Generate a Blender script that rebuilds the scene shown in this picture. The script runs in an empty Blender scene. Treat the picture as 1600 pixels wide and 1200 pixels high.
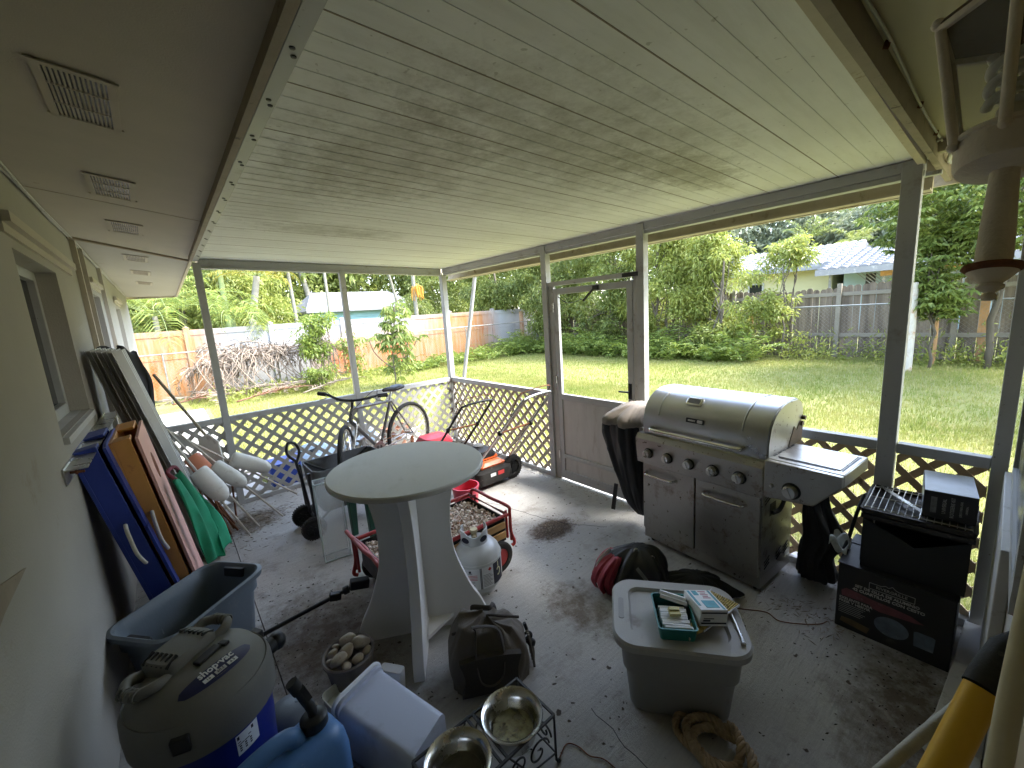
import bpy, math, random
import numpy as np
from mathutils import Vector, Matrix, Euler, noise
R = math.radians
PI = math.pi
random.seed(7)
sc = bpy.context.scene
COL = sc.collection

# ---------------- camera, world, sun, exposure ----------------
cam = bpy.data.cameras.new("camera")
camo = bpy.data.objects.new("camera", cam)
COL.objects.link(camo)
cam.sensor_width = 36.0
cam.lens = 646.6 / 1600 * 36
cam.clip_start = 0.03
cam.clip_end = 400
_r = Vector((0.76259096, -0.64350881, -0.0659655))
_u = Vector((0.16235443, 0.0916869, 0.98246351))
_f = Vector((0.62617575, 0.75992758, -0.17439611))
mw = Matrix((_r, _u, -_f)).transposed().to_4x4()
mw.translation = (0.9696, 0.0, 1.6)
camo.matrix_world = mw
sc.camera = camo

SUN_EL, SUN_AZ = R(52), R(130)          # azimuth measured from +Y towards +X
w = bpy.data.worlds.new("World")
sc.world = w
w.use_nodes = True
nt = w.node_tree
nt.nodes.clear()
sky = nt.nodes.new("ShaderNodeTexSky")
sky.sky_type = 'NISHITA'
sky.sun_disc = False
sky.sun_elevation = SUN_EL
sky.sun_rotation = SUN_AZ
sky.air_density = 1.0
sky.dust_density = 1.0
sky.ozone_density = 0.6
hs = nt.nodes.new("ShaderNodeHueSaturation")
hs.inputs['Saturation'].default_value = 0.8
bg = nt.nodes.new("ShaderNodeBackground")
bg.inputs['Strength'].default_value = 0.15
wo = nt.nodes.new("ShaderNodeOutputWorld")
nt.links.new(sky.outputs[0], hs.inputs['Color'])
nt.links.new(hs.outputs[0], bg.inputs['Color'])
nt.links.new(bg.outputs[0], wo.inputs[0])
sl = bpy.data.lights.new("sun", 'SUN')
sl.energy = 1.5
sl.angle = R(22)
sl.color = (1.0, 0.96, 0.88)
so = bpy.data.objects.new("sun", sl)
COL.objects.link(so)
sd = Vector((math.sin(SUN_AZ) * math.cos(SUN_EL), math.cos(SUN_AZ) * math.cos(SUN_EL), math.sin(SUN_EL)))
so.rotation_euler = sd.to_track_quat('Z', 'Y').to_euler()
sc.view_settings.view_transform = 'Standard'
sc.view_settings.look = 'None'
sc.view_settings.exposure = 3.42
sc.view_settings.gamma = 1.0
sc.view_settings.use_curve_mapping = False
sc.cycles.max_bounces = 8
sc.cycles.diffuse_bounces = 6
sc.cycles.transparent_max_bounces = 12
sc.cycles.sample_clamp_indirect = 8
sc.cycles.use_denoising = True

# ---------------- materials ----------------
class NT:
    def __init__(s, name):
        s.m = bpy.data.materials.new(name)
        s.m.use_nodes = True
        s.t = s.m.node_tree
        s.b = s.t.nodes["Principled BSDF"]
        s.out = s.t.nodes["Material Output"]
    def n(s, typ, **k):
        x = s.t.nodes.new(typ)
        for a, v in k.items():
            setattr(x, a, v)
        return x
    def l(s, a, b):
        s.t.links.new(a, b)
    def noise(s, vec, scale, detail=4, rough=.6):
        x = s.n("ShaderNodeTexNoise")
        x.inputs['Scale'].default_value = scale
        x.inputs['Detail'].default_value = detail
        x.inputs['Roughness'].default_value = rough
        if vec: s.l(vec, x.inputs['Vector'])
        return x.outputs['Fac']
    def ramp(s, fac, lo, hi, v0=0., v1=1.):
        x = s.n("ShaderNodeMapRange")
        x.inputs['From Min'].default_value = lo
        x.inputs['From Max'].default_value = hi
        x.inputs['To Min'].default_value = v0
        x.inputs['To Max'].default_value = v1
        x.clamp = True
        s.l(fac, x.inputs['Value'])
        return x.outputs[0]
    def mix(s, fac, a, b):
        x = s.n("ShaderNodeMix", data_type='RGBA')
        if isinstance(fac, (int, float)): x.inputs[0].default_value = fac
        else: s.l(fac, x.inputs[0])
        for i, c in ((6, a), (7, b)):
            if isinstance(c, (tuple, list)): x.inputs[i].default_value = (*c[:3], 1)
            else: s.l(c, x.inputs[i])
        return x.outputs[2]
    def math(s, op, a, b=None):
        x = s.n("ShaderNodeMath", operation=op)
        for i, c in ((0, a), (1, b)):
            if c is None: continue
            if isinstance(c, (int, float)): x.inputs[i].default_value = c
            else: s.l(c, x.inputs[i])
        return x.outputs[0]
    def bump(s, h, strength, dist=.01):
        x = s.n("ShaderNodeBump")
        x.inputs['Strength'].default_value = strength
        x.inputs['Distance'].default_value = dist
        s.l(h, x.inputs['Height'])
        s.l(x.outputs[0], s.b.inputs['Normal'])
    def coord(s, scale=(1, 1, 1), rot=(0, 0, 0)):
        tc = s.n("ShaderNodeTexCoord")
        mp = s.n("ShaderNodeMapping")
        mp.inputs['Scale'].default_value = scale
        mp.inputs['Rotation'].default_value = rot
        s.l(tc.outputs['Object'], mp.inputs[0])
        return mp.outputs[0]
    def xyz(s, vec):
        x = s.n("ShaderNodeSeparateXYZ")
        s.l(vec, x.inputs[0])
        return x.outputs

def mat(name, col, rough=.6, metal=0., var=.18, vs=6., bump=.15, bs=60., spots=None, spots2=None,
        stretch=(1, 1, 1), bd=.004, coat=0., sheen=0., alpha=1., trans=0., rvar=.1):
    """plain surface with tone variation, optional stains of their own colour, and fine bump"""
    k = NT(name)
    v = k.coord(stretch)
    f = k.noise(v, vs, 5, .65)
    c = tuple(col)
    dark = tuple(x * (1 - var) for x in c); light = tuple(min(1, x * (1 + var)) for x in c)
    o = k.mix(k.ramp(f, .3, .7), dark, light)
    for sp in (spots, spots2):
        if sp:
            scol, ssc, th = sp[:3]
            soft = sp[3] if len(sp) > 3 else .06
            f2 = k.noise(v, ssc, 6, .7)
            o = k.mix(k.ramp(f2, th, th + soft), o, scol)
    k.l(o, k.b.inputs['Base Color'])
    k.b.inputs['Metallic'].default_value = metal
    k.l(k.ramp(f, .3, .7, max(0, rough - rvar), min(1, rough + rvar)), k.b.inputs['Roughness'])
    if coat: k.b.inputs['Coat Weight'].default_value = coat
    if alpha < 1: k.b.inputs['Alpha'].default_value = alpha
    if trans: k.b.inputs['Transmission Weight'].default_value = trans
    if bump: k.bump(k.noise(v, bs, 3), bump, bd)
    return k.m

def leafmat(name, c1, c2, c3, scale=2.0, transl=.42, rough=.5):
    k = NT(name)
    v = k.coord()
    f = k.noise(v, scale, 3, .6)
    g = k.noise(v, scale * 9, 2, .5)
    o = k.mix(k.ramp(f, .35, .65), c1, c2)
    o = k.mix(k.ramp(g, .52, .68), o, c3)
    k.l(o, k.b.inputs['Base Color'])
    k.b.inputs['Roughness'].default_value = rough
    tr = k.n("ShaderNodeBsdfTranslucent")
    k.l(o, tr.inputs[0])
    mx = k.n("ShaderNodeMixShader")
    mx.inputs[0].default_value = transl
    k.l(k.b.outputs[0], mx.inputs[1]); k.l(tr.outputs[0], mx.inputs[2])
    k.l(mx.outputs[0], k.out.inputs[0])
    return k.m

# ---------------- mesh builder ----------------
I4 = Matrix.Identity(4)
def TR(loc=(0, 0, 0), rot=(0, 0, 0)):
    return Matrix.Translation(loc) @ Euler(rot).to_matrix().to_4x4()
class MB:
    def __init__(s): s.v = []; s.f = []
    def add(s, vs, fs, m=None):
        b = len(s.v)
        for p in vs:
            p = Vector(p)
            s.v.append(tuple(m @ p) if m is not None else tuple(p))
        s.f += [tuple(i + b for i in q) for q in fs]
        return s
    def box(s, x0, x1, y0, y1, z0, z1, m=None):
        vs = [(x, y, z) for z in (z0, z1) for y in (y0, y1) for x in (x0, x1)]
        return s.add(vs, [(0, 2, 3, 1), (4, 5, 7, 6), (0, 1, 5, 4), (2, 6, 7, 3), (0, 4, 6, 2), (1, 3, 7, 5)], m)
    def bx(s, c, size, rot=(0, 0, 0), m=None):
        a, b, d = (x / 2 for x in size)
        t = TR(c, rot)
        return s.box(-a, a, -b, b, -d, d, m @ t if m is not None else t)
    def bar(s, p0, p1, w, h, up=(0, 0, 1), m=None):
        p0, p1 = Vector(p0), Vector(p1)
        d = (p1 - p0); L = d.length; d.normalize()
        up = Vector(up); x = d.cross(up)
        if x.length < 1e-4: x = d.cross(Vector((1, 0, 0)))
        x.normalize(); z = x.cross(d)
        t = Matrix((x, d, z)).transposed().to_4x4(); t.translation = p0
        return s.box(-w / 2, w / 2, 0, L, -h / 2, h / 2, m @ t if m is not None else t)
    def tube(s, pts, r, n=8, closed=False, m=None, cap=True, flat=1.):
        pts = [Vector(p) for p in pts]; N = len(pts)
        rs = r if isinstance(r, (list, tuple)) else [r] * N
        vs = []; fs = []; prev = None
        for i, p in enumerate(pts):
            if closed: d = pts[(i + 1) % N] - pts[i - 1]
            else: d = pts[min(i + 1, N - 1)] - pts[max(i - 1, 0)]
            if d.length < 1e-9: d = Vector((0, 0, 1))
            d.normalize()
            if prev is None:
                a = Vector((0, 0, 1)) if abs(d.z) < .9 else Vector((1, 0, 0))
                x = d.cross(a).normalized()
            else:
                x = prev - d * prev.dot(d)
                x = x.normalized() if x.length > 1e-6 else d.cross(Vector((0, 0, 1))).normalized()
            prev = x; y = d.cross(x)
            for j in range(n):
                t = 2 * PI * j / n
                vs.append(p + (x * math.cos(t) + y * math.sin(t) * flat) * rs[i])
        for i in range(N if closed else N - 1):
            for j in range(n):
                a = i * n + j; b = i * n + (j + 1) % n
                c = ((i + 1) % N) * n + (j + 1) % n; e = ((i + 1) % N) * n + j
                fs.append((a, b, c, e))
        if not closed and cap:
            fs.append(tuple(range(n))[::-1]); fs.append(tuple((N - 1) * n + j for j in range(n)))
        return s.add(vs, fs, m)
    def lathe(s, prof, n=32, m=None, cap=True, sx=1., sy=1.):
        vs = []; fs = []
        for (r, z) in prof:
            for j in range(n):
                t = 2 * PI * j / n
                vs.append((r * math.cos(t) * sx, r * math.sin(t) * sy, z))
        for i in range(len(prof) - 1):
            for j in range(n):
                fs.append((i * n + j, i * n + (j + 1) % n, (i + 1) * n + (j + 1) % n, (i + 1) * n + j))
        if cap:
            if prof[0][0] > 1e-5: fs.append(tuple(range(n))[::-1])
            if prof[-1][0] > 1e-5: fs.append(tuple((len(prof) - 1) * n + j for j in range(n)))
        return s.add(vs, fs, m)
    def prism(s, poly, z0, z1, m=None):
        n = len(poly)
        vs = [(x, y, z0) for x, y in poly] + [(x, y, z1) for x, y in poly]
        fs = [tuple(range(n))[::-1], tuple(range(n, 2 * n))]
        fs += [(i, (i + 1) % n, n + (i + 1) % n, n + i) for i in range(n)]
        return s.add(vs, fs, m)
    def loft(s, rings, m=None, cap0=True, cap1=True):
        n = len(rings[0]); vs = [p for rg in rings for p in rg]; fs = []
        for i in range(len(rings) - 1):
            for j in range(n):
                fs.append((i * n + j, i * n + (j + 1) % n, (i + 1) * n + (j + 1) % n, (i + 1) * n + j))
        if cap0: fs.append(tuple(range(n))[::-1])
        if cap1: fs.append(tuple((len(rings) - 1) * n + j for j in range(n)))
        return s.add(vs, fs, m)
    def sph(s, c, r, n=12, k=8, m=None, jit=0.):
        if not isinstance(r, (tuple, list)): r = (r, r, r)
        rings = []
        for i in range(1, k):
            t = PI * i / k
            rings.append([(c[0] + r[0] * math.sin(t) * math.cos(2 * PI * j / n) * (1 + random.uniform(-jit, jit)),
                           c[1] + r[1] * math.sin(t) * math.sin(2 * PI * j / n) * (1 + random.uniform(-jit, jit)),
                           c[2] - r[2] * math.cos(t)) for j in range(n)])
        return s.loft(rings, m)
    def sheet(s, fn, nu, nv, m=None, th=0.):
        """grid surface fn(u,v); optional thickness along z handled by solidify on the object"""
        vs = [fn(i / nu, j / nv) for j in range(nv + 1) for i in range(nu + 1)]
        fs = [(j * (nu + 1) + i, j * (nu + 1) + i + 1, (j + 1) * (nu + 1) + i + 1, (j + 1) * (nu + 1) + i) for j in range(nv) for i in range(nu)]
        return s.add(vs, fs, m)

def rrect(hx, hy, rad, z=0., n=6, cx=0., cy=0.):
    """rounded rectangle ring"""
    pts = []
    for qx, qy, a0 in ((1, 1, 0), (-1, 1, 90), (-1, -1, 180), (1, -1, 270)):
        for i in range(n + 1):
            a = R(a0 + 90 * i / n)
            pts.append((cx + qx * (hx - rad) + rad * math.cos(a), cy + qy * (hy - rad) + rad * math.sin(a), z))
    return pts
def sring(ax, ay, z, e=2.5, n=48, cx=0., cy=0., fn=None):
    pts = []
    for j in range(n):
        t = 2 * PI * j / n
        c, s_ = math.cos(t), math.sin(t)
        x = ax * math.copysign(abs(c) ** (2 / e), c); y = ay * math.copysign(abs(s_) ** (2 / e), s_)
        k = 1 + (fn(t, z) if fn else 0)
        pts.append((cx + x * k, cy + y * k, z))
    return pts
def arc(c, r, a0, a1, n, plane='xz'):
    o = []
    for i in range(n + 1):
        a = R(a0 + (a1 - a0) * i / n)
        p, q = r * math.cos(a), r * math.sin(a)
        o.append({'xz': (c[0] + p, c[1], c[2] + q), 'xy': (c[0] + p, c[1] + q, c[2]), 'yz': (c[0], c[1] + p, c[2] + q)}[plane])
    return o
def bez(p, n=12):
    """Catmull-Rom through the points"""
    p = [Vector(a) for a in p]; q = [p[0] * 2 - p[1]] + p + [p[-1] * 2 - p[-2]]; o = []
    for i in range(1, len(q) - 2):
        for k in range(n):
            t = k / n
            o.append(.5 * ((2 * q[i]) + (q[i + 1] - q[i - 1]) * t + (2 * q[i - 1] - 5 * q[i] + 4 * q[i + 1] - q[i + 2]) * t * t + (3 * q[i] - q[i - 1] - 3 * q[i + 1] + q[i + 2]) * t ** 3))
    o.append(p[-1]); return o

def finish(o, smooth, bevel, subsurf, solid):
    me = o.data
    if smooth is not None and len(me.polygons):
        me.polygons.foreach_set('use_smooth', [True] * len(me.polygons))
        if smooth < 170: me.set_sharp_from_angle(angle=R(smooth))
    if solid:
        md = o.modifiers.new('solid', 'SOLIDIFY'); md.thickness = abs(solid); md.offset = 0 if solid > 0 else -1
    if bevel:
        md = o.modifiers.new('bevel', 'BEVEL'); md.width = bevel; md.segments = 2; md.limit_method = 'ANGLE'; md.angle_limit = R(40)
    if subsurf:
        md = o.modifiers.new('sub', 'SUBSURF'); md.levels = subsurf; md.render_levels = subsurf
def tag(o, label=None, cat=None, group=None, kind=None):
    if label: o['label'] = label
    if cat: o['category'] = cat
    if group: o['group'] = group
    if kind: o['kind'] = kind
    return o
def obj(name, b, m, parent=None, smooth=35, bevel=0., subsurf=0, solid=0., label=None):
    me = bpy.data.meshes.new(name)
    me.from_pydata(b.v, [], b.f); me.validate(); me.update()
    ms = m if isinstance(m, (list, tuple)) else [m]
    for x in ms: me.materials.append(x)
    o = bpy.data.objects.new(name, me); COL.objects.link(o)
    if parent: o.parent = parent
    finish(o, smooth, bevel, subsurf, solid)
    if label: o['label'] = label
    return o
def root(name, label, cat, loc=(0, 0, 0), rz=0., group=None, rot=None):
    o = bpy.data.objects.new(name, None); COL.objects.link(o)
    o.empty_display_size = .1
    o.location = loc; o.rotation_euler = rot if rot else (0, 0, rz)
    return tag(o, label, cat, group)
def bigmesh(name, V, F, m, parent=None, smooth=False):
    """numpy arrays: V (n,3), F (k,4) or (k,3)"""
    me = bpy.data.meshes.new(name)
    k = F.shape[1]
    me.vertices.add(len(V)); me.vertices.foreach_set('co', np.asarray(V, dtype=np.float32).ravel())
    me.loops.add(F.size); me.loops.foreach_set('vertex_index', F.astype(np.int32).ravel())
    me.polygons.add(len(F)); me.polygons.foreach_set('loop_start', np.arange(0, F.size, k, dtype=np.int32))
    me.polygons.foreach_set('loop_total', np.full(len(F), k, dtype=np.int32))
    me.update(calc_edges=True)
    me.materials.append(m)
    o = bpy.data.objects.new(name, me); COL.objects.link(o)
    if parent: o.parent = parent
    return o
def text(name, s_, size, m, parent, M, ext=.0004, align='CENTER', bold=0., sx=1.):
    cu = bpy.data.curves.new(name, 'FONT'); cu.body = s_; cu.size = size; cu.align_x = align; cu.align_y = 'CENTER'
    cu.extrude = ext; cu.offset = bold; cu.resolution_u = 2
    t = bpy.data.objects.new('tmp', cu); COL.objects.link(t)
    bpy.context.view_layer.update()
    dg = bpy.context.evaluated_depsgraph_get()
    me = bpy.data.meshes.new_from_object(t.evaluated_get(dg))
    bpy.data.objects.remove(t); bpy.data.curves.remove(cu)
    me.name = name
    me.transform(Matrix.Diagonal((sx, 1, 1, 1))); me.transform(M)
    me.materials.clear(); me.materials.append(m)
    o = bpy.data.objects.new(name, me); COL.objects.link(o)
    if parent: o.parent = parent
    return o
def frame(o, x, y):
    """matrix whose local X,Y run along the given vectors"""
    x = Vector(x).normalized(); y = Vector(y).normalized(); z = x.cross(y).normalized(); y = z.cross(x)
    t = Matrix((x, y, z)).transposed().to_4x4(); t.translation = Vector(o); return t
def copyt(o, loc, rz=0., label=None, scale=1.):
    c = o.copy(); COL.objects.link(c); c.location = loc; c.rotation_euler = (0, 0, rz)
    if scale != 1.: c.scale = (scale,) * 3
    if label: c['label'] = label
    for ch in o.children:
        d = ch.copy(); COL.objects.link(d); d.parent = c
        for g in ch.children:
            e = g.copy(); COL.objects.link(e); e.parent = d
    return c
# ---------------- materials of the place ----------------
M = {}
M['stucco'] = mat('stucco', (.36, .335, .295), .9, var=.08, vs=1.2, bump=.5, bs=140, bd=.004, spots=((.30, .26, .20), 2.2, .64, .1))
M['soffit'] = mat('soffit', (.45, .40, .325), .9, var=.1, vs=1.5, bump=.3, bs=220, bd=.002, spots=((.26, .21, .15), 3., .66, .1))
M['wingsoffit_lawnlit'] = mat('wing_soffit', (.50, .45, .32), .9, var=.08, vs=1.5, bump=.3, bs=220, bd=.002)  # light bounced off the lawn put into the colour as a yellow tint
M['white'] = mat('white_aluminium', (.40, .40, .395), .45, var=.07, vs=3, bump=.04, bs=90, spots=((.29, .27, .24), 7, .58, .12), spots2=((.20, .18, .15), 34, .655, .03))
M['whitedirty'] = mat('grimy_aluminium', (.42, .41, .39), .55, var=.12, vs=4, bump=.06, bs=90, spots=((.25, .23, .19), 11, .58, .1))
M['brownwood'] = mat('painted_fascia', (.27, .22, .165), .75, var=.2, vs=8, bump=.3, bs=40, spots=((.09, .07, .05), 14, .6, .08))
M['tanwood'] = mat('tan_fascia', (.48, .42, .31), .7, var=.15, vs=5, bump=.2, bs=50, spots=((.25, .19, .11), 8, .6, .08))
M['latgrey'] = mat('grey_lattice', (.40, .385, .35), .8, var=.15, vs=9, bump=.3, bs=70, spots=((.28, .25, .21), 20, .6, .06))
M['latmid'] = mat('greyed_wood_lattice', (.47, .41, .32), .8, var=.2, vs=9, bump=.3, bs=70, spots=((.28, .23, .17), 16, .58, .08))
M['lattan'] = mat('bare_wood_lattice', (.62, .46, .29), .8, var=.2, vs=9, bump=.3, bs=70, spots=((.24, .16, .09), 20, .6, .06))
M['black'] = mat('black_plastic', (.012, .012, .013), .5, var=.3, vs=14, bump=.1, bs=120)
M['rubber'] = mat('black_rubber', (.018, .017, .016), .85, var=.3, vs=18, bump=.3, bs=90, spots=((.09, .075, .06), 20, .62, .1))
M['darkmetal'] = mat('dark_metal', (.03, .03, .03), .4, .6, var=.3, vs=20, bump=.1)
M['steel'] = mat('steel', (.58, .57, .55), .32, 1., var=.12, vs=10, bump=.05, bs=200)
M['rust'] = mat('rust', (.16, .06, .025), .9, var=.4, vs=20, bump=.5, bs=90)
M['glassdark'] = mat('window_glass', (.015, .018, .02), .12, var=.1, bump=0)

# concrete floor: pale slab with brushed bands, dark grime patches and specks
def concrete():
    k = NT('worn_concrete'); v = k.coord()
    big = k.noise(v, .9, 5, .6); mid = k.noise(v, 4.5, 6, .7); fine = k.noise(v, 55, 4, .7)
    st = k.noise(k.coord((5, 60, 5), (0, 0, R(20))), 1.6, 5, .7)
    o = k.mix(k.ramp(big, .35, .65), (.36, .35, .335), (.50, .49, .47))
    o = k.mix(k.math('MULTIPLY', k.ramp(st, .45, .75), .45), o, (.25, .245, .235))
    o = k.mix(k.math('MULTIPLY', k.ramp(mid, .54, .70), .55), o, (.15, .125, .10))
    sp = k.noise(v, 26, 2, .4)
    o = k.mix(k.ramp(sp, .70, .74), o, (.055, .042, .032))
    # grime bands: along the bar table's left and before the boxes at the right
    X, Y, Z = k.xyz(v)
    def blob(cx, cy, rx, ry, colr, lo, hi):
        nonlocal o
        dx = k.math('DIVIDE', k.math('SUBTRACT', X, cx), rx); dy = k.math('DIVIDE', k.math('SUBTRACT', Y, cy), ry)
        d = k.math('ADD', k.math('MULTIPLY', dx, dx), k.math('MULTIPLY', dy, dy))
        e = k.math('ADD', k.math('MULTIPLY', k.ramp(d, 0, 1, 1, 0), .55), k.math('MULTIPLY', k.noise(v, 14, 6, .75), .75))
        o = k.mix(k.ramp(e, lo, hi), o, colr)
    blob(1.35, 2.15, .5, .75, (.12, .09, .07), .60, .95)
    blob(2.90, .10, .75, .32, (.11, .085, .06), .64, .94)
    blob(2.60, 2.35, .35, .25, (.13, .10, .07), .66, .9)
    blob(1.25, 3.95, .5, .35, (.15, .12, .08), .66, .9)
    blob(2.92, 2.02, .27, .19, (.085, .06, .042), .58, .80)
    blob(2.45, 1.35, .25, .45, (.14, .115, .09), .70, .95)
    k.l(o, k.b.inputs['Base Color'])
    k.l(k.ramp(mid, .3, .7, .75, .95), k.b.inputs['Roughness'])
    k.bump(k.math('ADD', k.math('MULTIPLY', fine, .6), k.math('MULTIPLY', st, 1.2)), .6, .008)
    return k.m
M['concrete'] = concrete()
def lawnmat():
    k = NT('lawn'); v = k.coord()
    a = k.noise(v, .5, 5, .6); b = k.noise(v, 3.2, 6, .7); c = k.noise(v, 40, 4, .7)
    o = k.mix(k.ramp(a, .3, .7), (.22, .235, .06), (.31, .30, .10))
    o = k.mix(k.math('MULTIPLY', k.ramp(b, .5, .68), .75), o, (.36, .325, .14))
    o = k.mix(k.math('MULTIPLY', k.ramp(c, .45, .75), .6), o, (.12, .16, .035))
    k.l(o, k.b.inputs['Base Color']); k.b.inputs['Roughness'].default_value = .9
    k.bump(c, 1., .03)
    return k.m
M['lawn'] = lawnmat()
M['grass'] = leafmat('grass_blades', (.22, .27, .055), (.34, .34, .10), (.44, .40, .17), 1.2, .4, .6)

# ---------------- the ground ----------------
def ground():
    # lawn sheet from the slab to the horizon, gently uneven beyond the yard
    xs = sorted(set([-120, -60, -30, -15, -8] + [x * .5 for x in range(-8, 40)] + [22, 26, 32, 45, 70, 120, 200]))
    ys = sorted(set([-60, -30, -15, -8] + [y * .5 for y in range(-10, 40)] + [22, 26, 32, 45, 70, 120, 200]))
    V = [(x, y, -.055 + .03 * noise.noise((x * .35, y * .35, 0)) - .03) for y in ys for x in xs]
    n = len(xs)
    F = [(j * n + i, j * n + i + 1, (j + 1) * n + i + 1, (j + 1) * n + i) for j in range(len(ys) - 1) for i in range(n - 1)]
    b = MB(); b.add(V, F)
    return tag(obj('lawn', b, M['lawn'], smooth=180), kind='structure')
ground()
b = MB()
b.box(1.135, 3.78, -6, 4.6, -.25, 0)
b.box(.3, 1.131, -6, 4.6, -.25, -.002)
tag(obj('patio_floor', b, M['concrete'], bevel=.002), kind='structure')
b = MB(); b.box(.3, 1.4, 4.61, 11, -.25, -.03)
tag(obj('side_path', b, M['concrete']), kind='structure')

def grassblades():
    rs = np.random.RandomState(3)
    segs = []
    def patch(n, x0, x1, y0, y1, hmin, hmax, wdt):
        x = rs.uniform(x0, x1, n); y = rs.uniform(y0, y1, n)
        keep = ~((x < 3.8) & (y < 4.62)) & ~((x < 1.5) & (y < 11))
        x = x[keep]; y = y[keep]; n = len(x)
        h = rs.uniform(hmin, hmax, n); a = rs.uniform(0, 2 * PI, n); lean = rs.uniform(0, .9, n) * h
        wd = wdt * rs.uniform(.7, 1.3, n); b = rs.uniform(0, 2 * PI, n)
        z0 = np.full(n, -.09)
        P0 = np.stack([x - wd * np.cos(a), y - wd * np.sin(a), z0], 1)
        P1 = np.stack([x + wd * np.cos(a), y + wd * np.sin(a), z0], 1)
        P2 = np.stack([x + lean * np.cos(b), y + lean * np.sin(b), z0 + .03 + h], 1)
        segs.append(np.stack([P0, P1, P2], 1).reshape(-1, 3))
    patch(60000, 3.7, 8, -1.5, 8, .02, .05, .0035)
    patch(60000, 1.2, 8, 4.6, 13.3, .02, .055, .005)
    patch(80000, 7, 13.4, -2, 13.3, .02, .05, .007)
    V = np.concatenate(segs); F = np.arange(len(V)).reshape(-1, 3)
    o = bigmesh('grass', V, F, M['grass'])
    tag(o, 'short yellow green lawn grass across the back yard', 'grass', kind='stuff')
grassblades()

# ---------------- house ----------------
XW = .58
H = root('house', 'beige stucco house with wide vented eaves wrapping the patio', 'house', (XW, 0, 0))
def hp(name, b, m, par=None, **k):
    o = obj(name, b, m, par or H, **k)
    if (par or H) is H: o.location = (-XW, 0, 0)
    return o
WIN = [(2.52, 3.40, 1.20, 1.97), (4.95, 5.55, 1.10, 1.98), (7.3, 8.1, 1.10, 1.98)]
b = MB()
ys = [-.02]
for y0, y1, z0, z1 in WIN:
    b.box(.30, XW, ys[-1], y0, -.25, 2.36)
    b.box(.30, XW, y0, y1, -.25, z0); b.box(.30, XW, y0, y1, z1, 2.36)
    ys.append(y1)
b.box(.30, XW, ys[-1], 10.4, -.25, 2.36)
b.box(.30, XW, -2.0, -.02, -.25, 2.36)
hp('wall', b, M['stucco'])
for i, (y0, y1, z0, z1) in enumerate(WIN):
    b = MB(); X = .475
    for a in ((y0, y0 + .05, z0, z1), (y1 - .05, y1, z0, z1)): b.box(X - .02, X + .025, *a)
    b.box(X - .02, X + .025, y0 + .05, y1 - .05, z1 - .05, z1); b.box(X - .02, X + .03, y0 + .05, y1 - .05, z0, z0 + .06)
    b.box(X - .015, X + .035, y0 + .03, y0 + .055, z0 + .03, z1 - .03)
    b.box(X - .015, X + .018, (y0 + y1) / 2 - .015, (y0 + y1) / 2 + .015, z0 + .06, z1 - .05) if i else None
    wn = hp('window', b, M['white'], bevel=.003)
    b = MB(); b.box(X - .012, X - .004, y0 + .05, y1 - .05, z0 + .06, z1 - .05); obj('pane', b, M['glassdark'], wn)
    b = MB(); b.prism([(X + .03, z0 - .03), (XW + .02, z0 - .035), (XW + .02, z0 - .005), (X + .03, z0 + .004)], 0, y1 - y0, Matrix(((1, 0, 0, 0), (0, 0, 1, y0), (0, 1, 0, 0), (0, 0, 0, 1))))
    obj('sill', b, M['whitedirty'], wn)
    # storm shutter header track above
    b = MB(); b.box(XW + .001, XW + .035, y0 - .12, y1 + .55 if i == 0 else y1 + .1, z1 + .075, z1 + .115); b.box(XW + .001, XW + .012, y0 - .12, y1 + .55 if i == 0 else y1 + .1, z1 + .04, z1 + .115)
    hp('shutter_track', b, M['soffit'])
# lower shutter track with wing nut studs, under the first window
b = MB(); b.box(XW + .001, XW + .006, 2.35, 3.95, 1.03, 1.10); b.box(XW + .006, XW + .075, 2.35, 3.95, 1.088, 1.093)
tr = hp('shutter_track', b, M['steel'], label='lower steel shutter track with bolts below the window')
for i in range(7):
    b = MB(); y = 2.45 + i * .23
    b.tube([(XW + .006, y, 1.06), (XW + .05, y, 1.055)], .006, 6); b.tube([(XW + .022, y, 1.06), (XW + .03, y, 1.06)], .012, 6)
    obj('bolt', b, M['rust'], tr)
# vertical conduit strips on the wall
for y, wdt in ((4.26, .05), (4.62, .03), (5.85, .04)):
    b = MB(); b.box(XW + .001, XW + .03, y, y + wdt, .05, 2.29)
    hp('wall_strip', b, M['soffit'])
# sloping soffit along the wall, wing soffit at the right
def zs(x): return 2.212 + .135 * (1.25 - x)
b = MB()
seam = [(-2, -2), (3.30, 4.20)]
def sof(y0l, y0r, y1l, y1r, m, nm):
    b = MB()
    x0, x1 = XW - .2, 1.25
    P = [(x0, y0l), (x1, y0r), (x1, y1r), (x0, y1l)]
    V = [(x, y, zs(x)) for x, y in P] + [(x, y, zs(x) + .03) for x, y in P]
    b.add(V, [(0, 3, 2, 1), (4, 5, 6, 7), (0, 1, 5, 4), (1, 2, 6, 5), (2, 3, 7, 6), (3, 0, 4, 7)])
    hp(nm, b, m)
sof(-1.0, -1.0, 4.20, 4.60, M['soffit'], 'soffit')
sof(4.21, 4.61, 10.9, 9.0, M['stucco'], 'soffit')
b = MB(); b.bar((XW, 4.20, zs(XW) - .008), (1.25, 4.60, zs(1.25) - .008), .03, .016); hp('soffit_batten', b, M['brownwood'])
b = MB(); b.bar((XW, 2.92, zs(XW) + .0), (1.25, 3.0, zs(1.25) + .0), .004, .003); hp('soffit_seam', b, M['brownwood'])
b = MB(); b.box(1.25, 1.272, 4.5, 9.0, 2.19, 2.34); b.bar((XW - .1, 10.9, 2.34), (1.25, 9.0, 2.24), .03, .10); hp('fascia', b, M['tanwood'])
b = MB()
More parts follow.
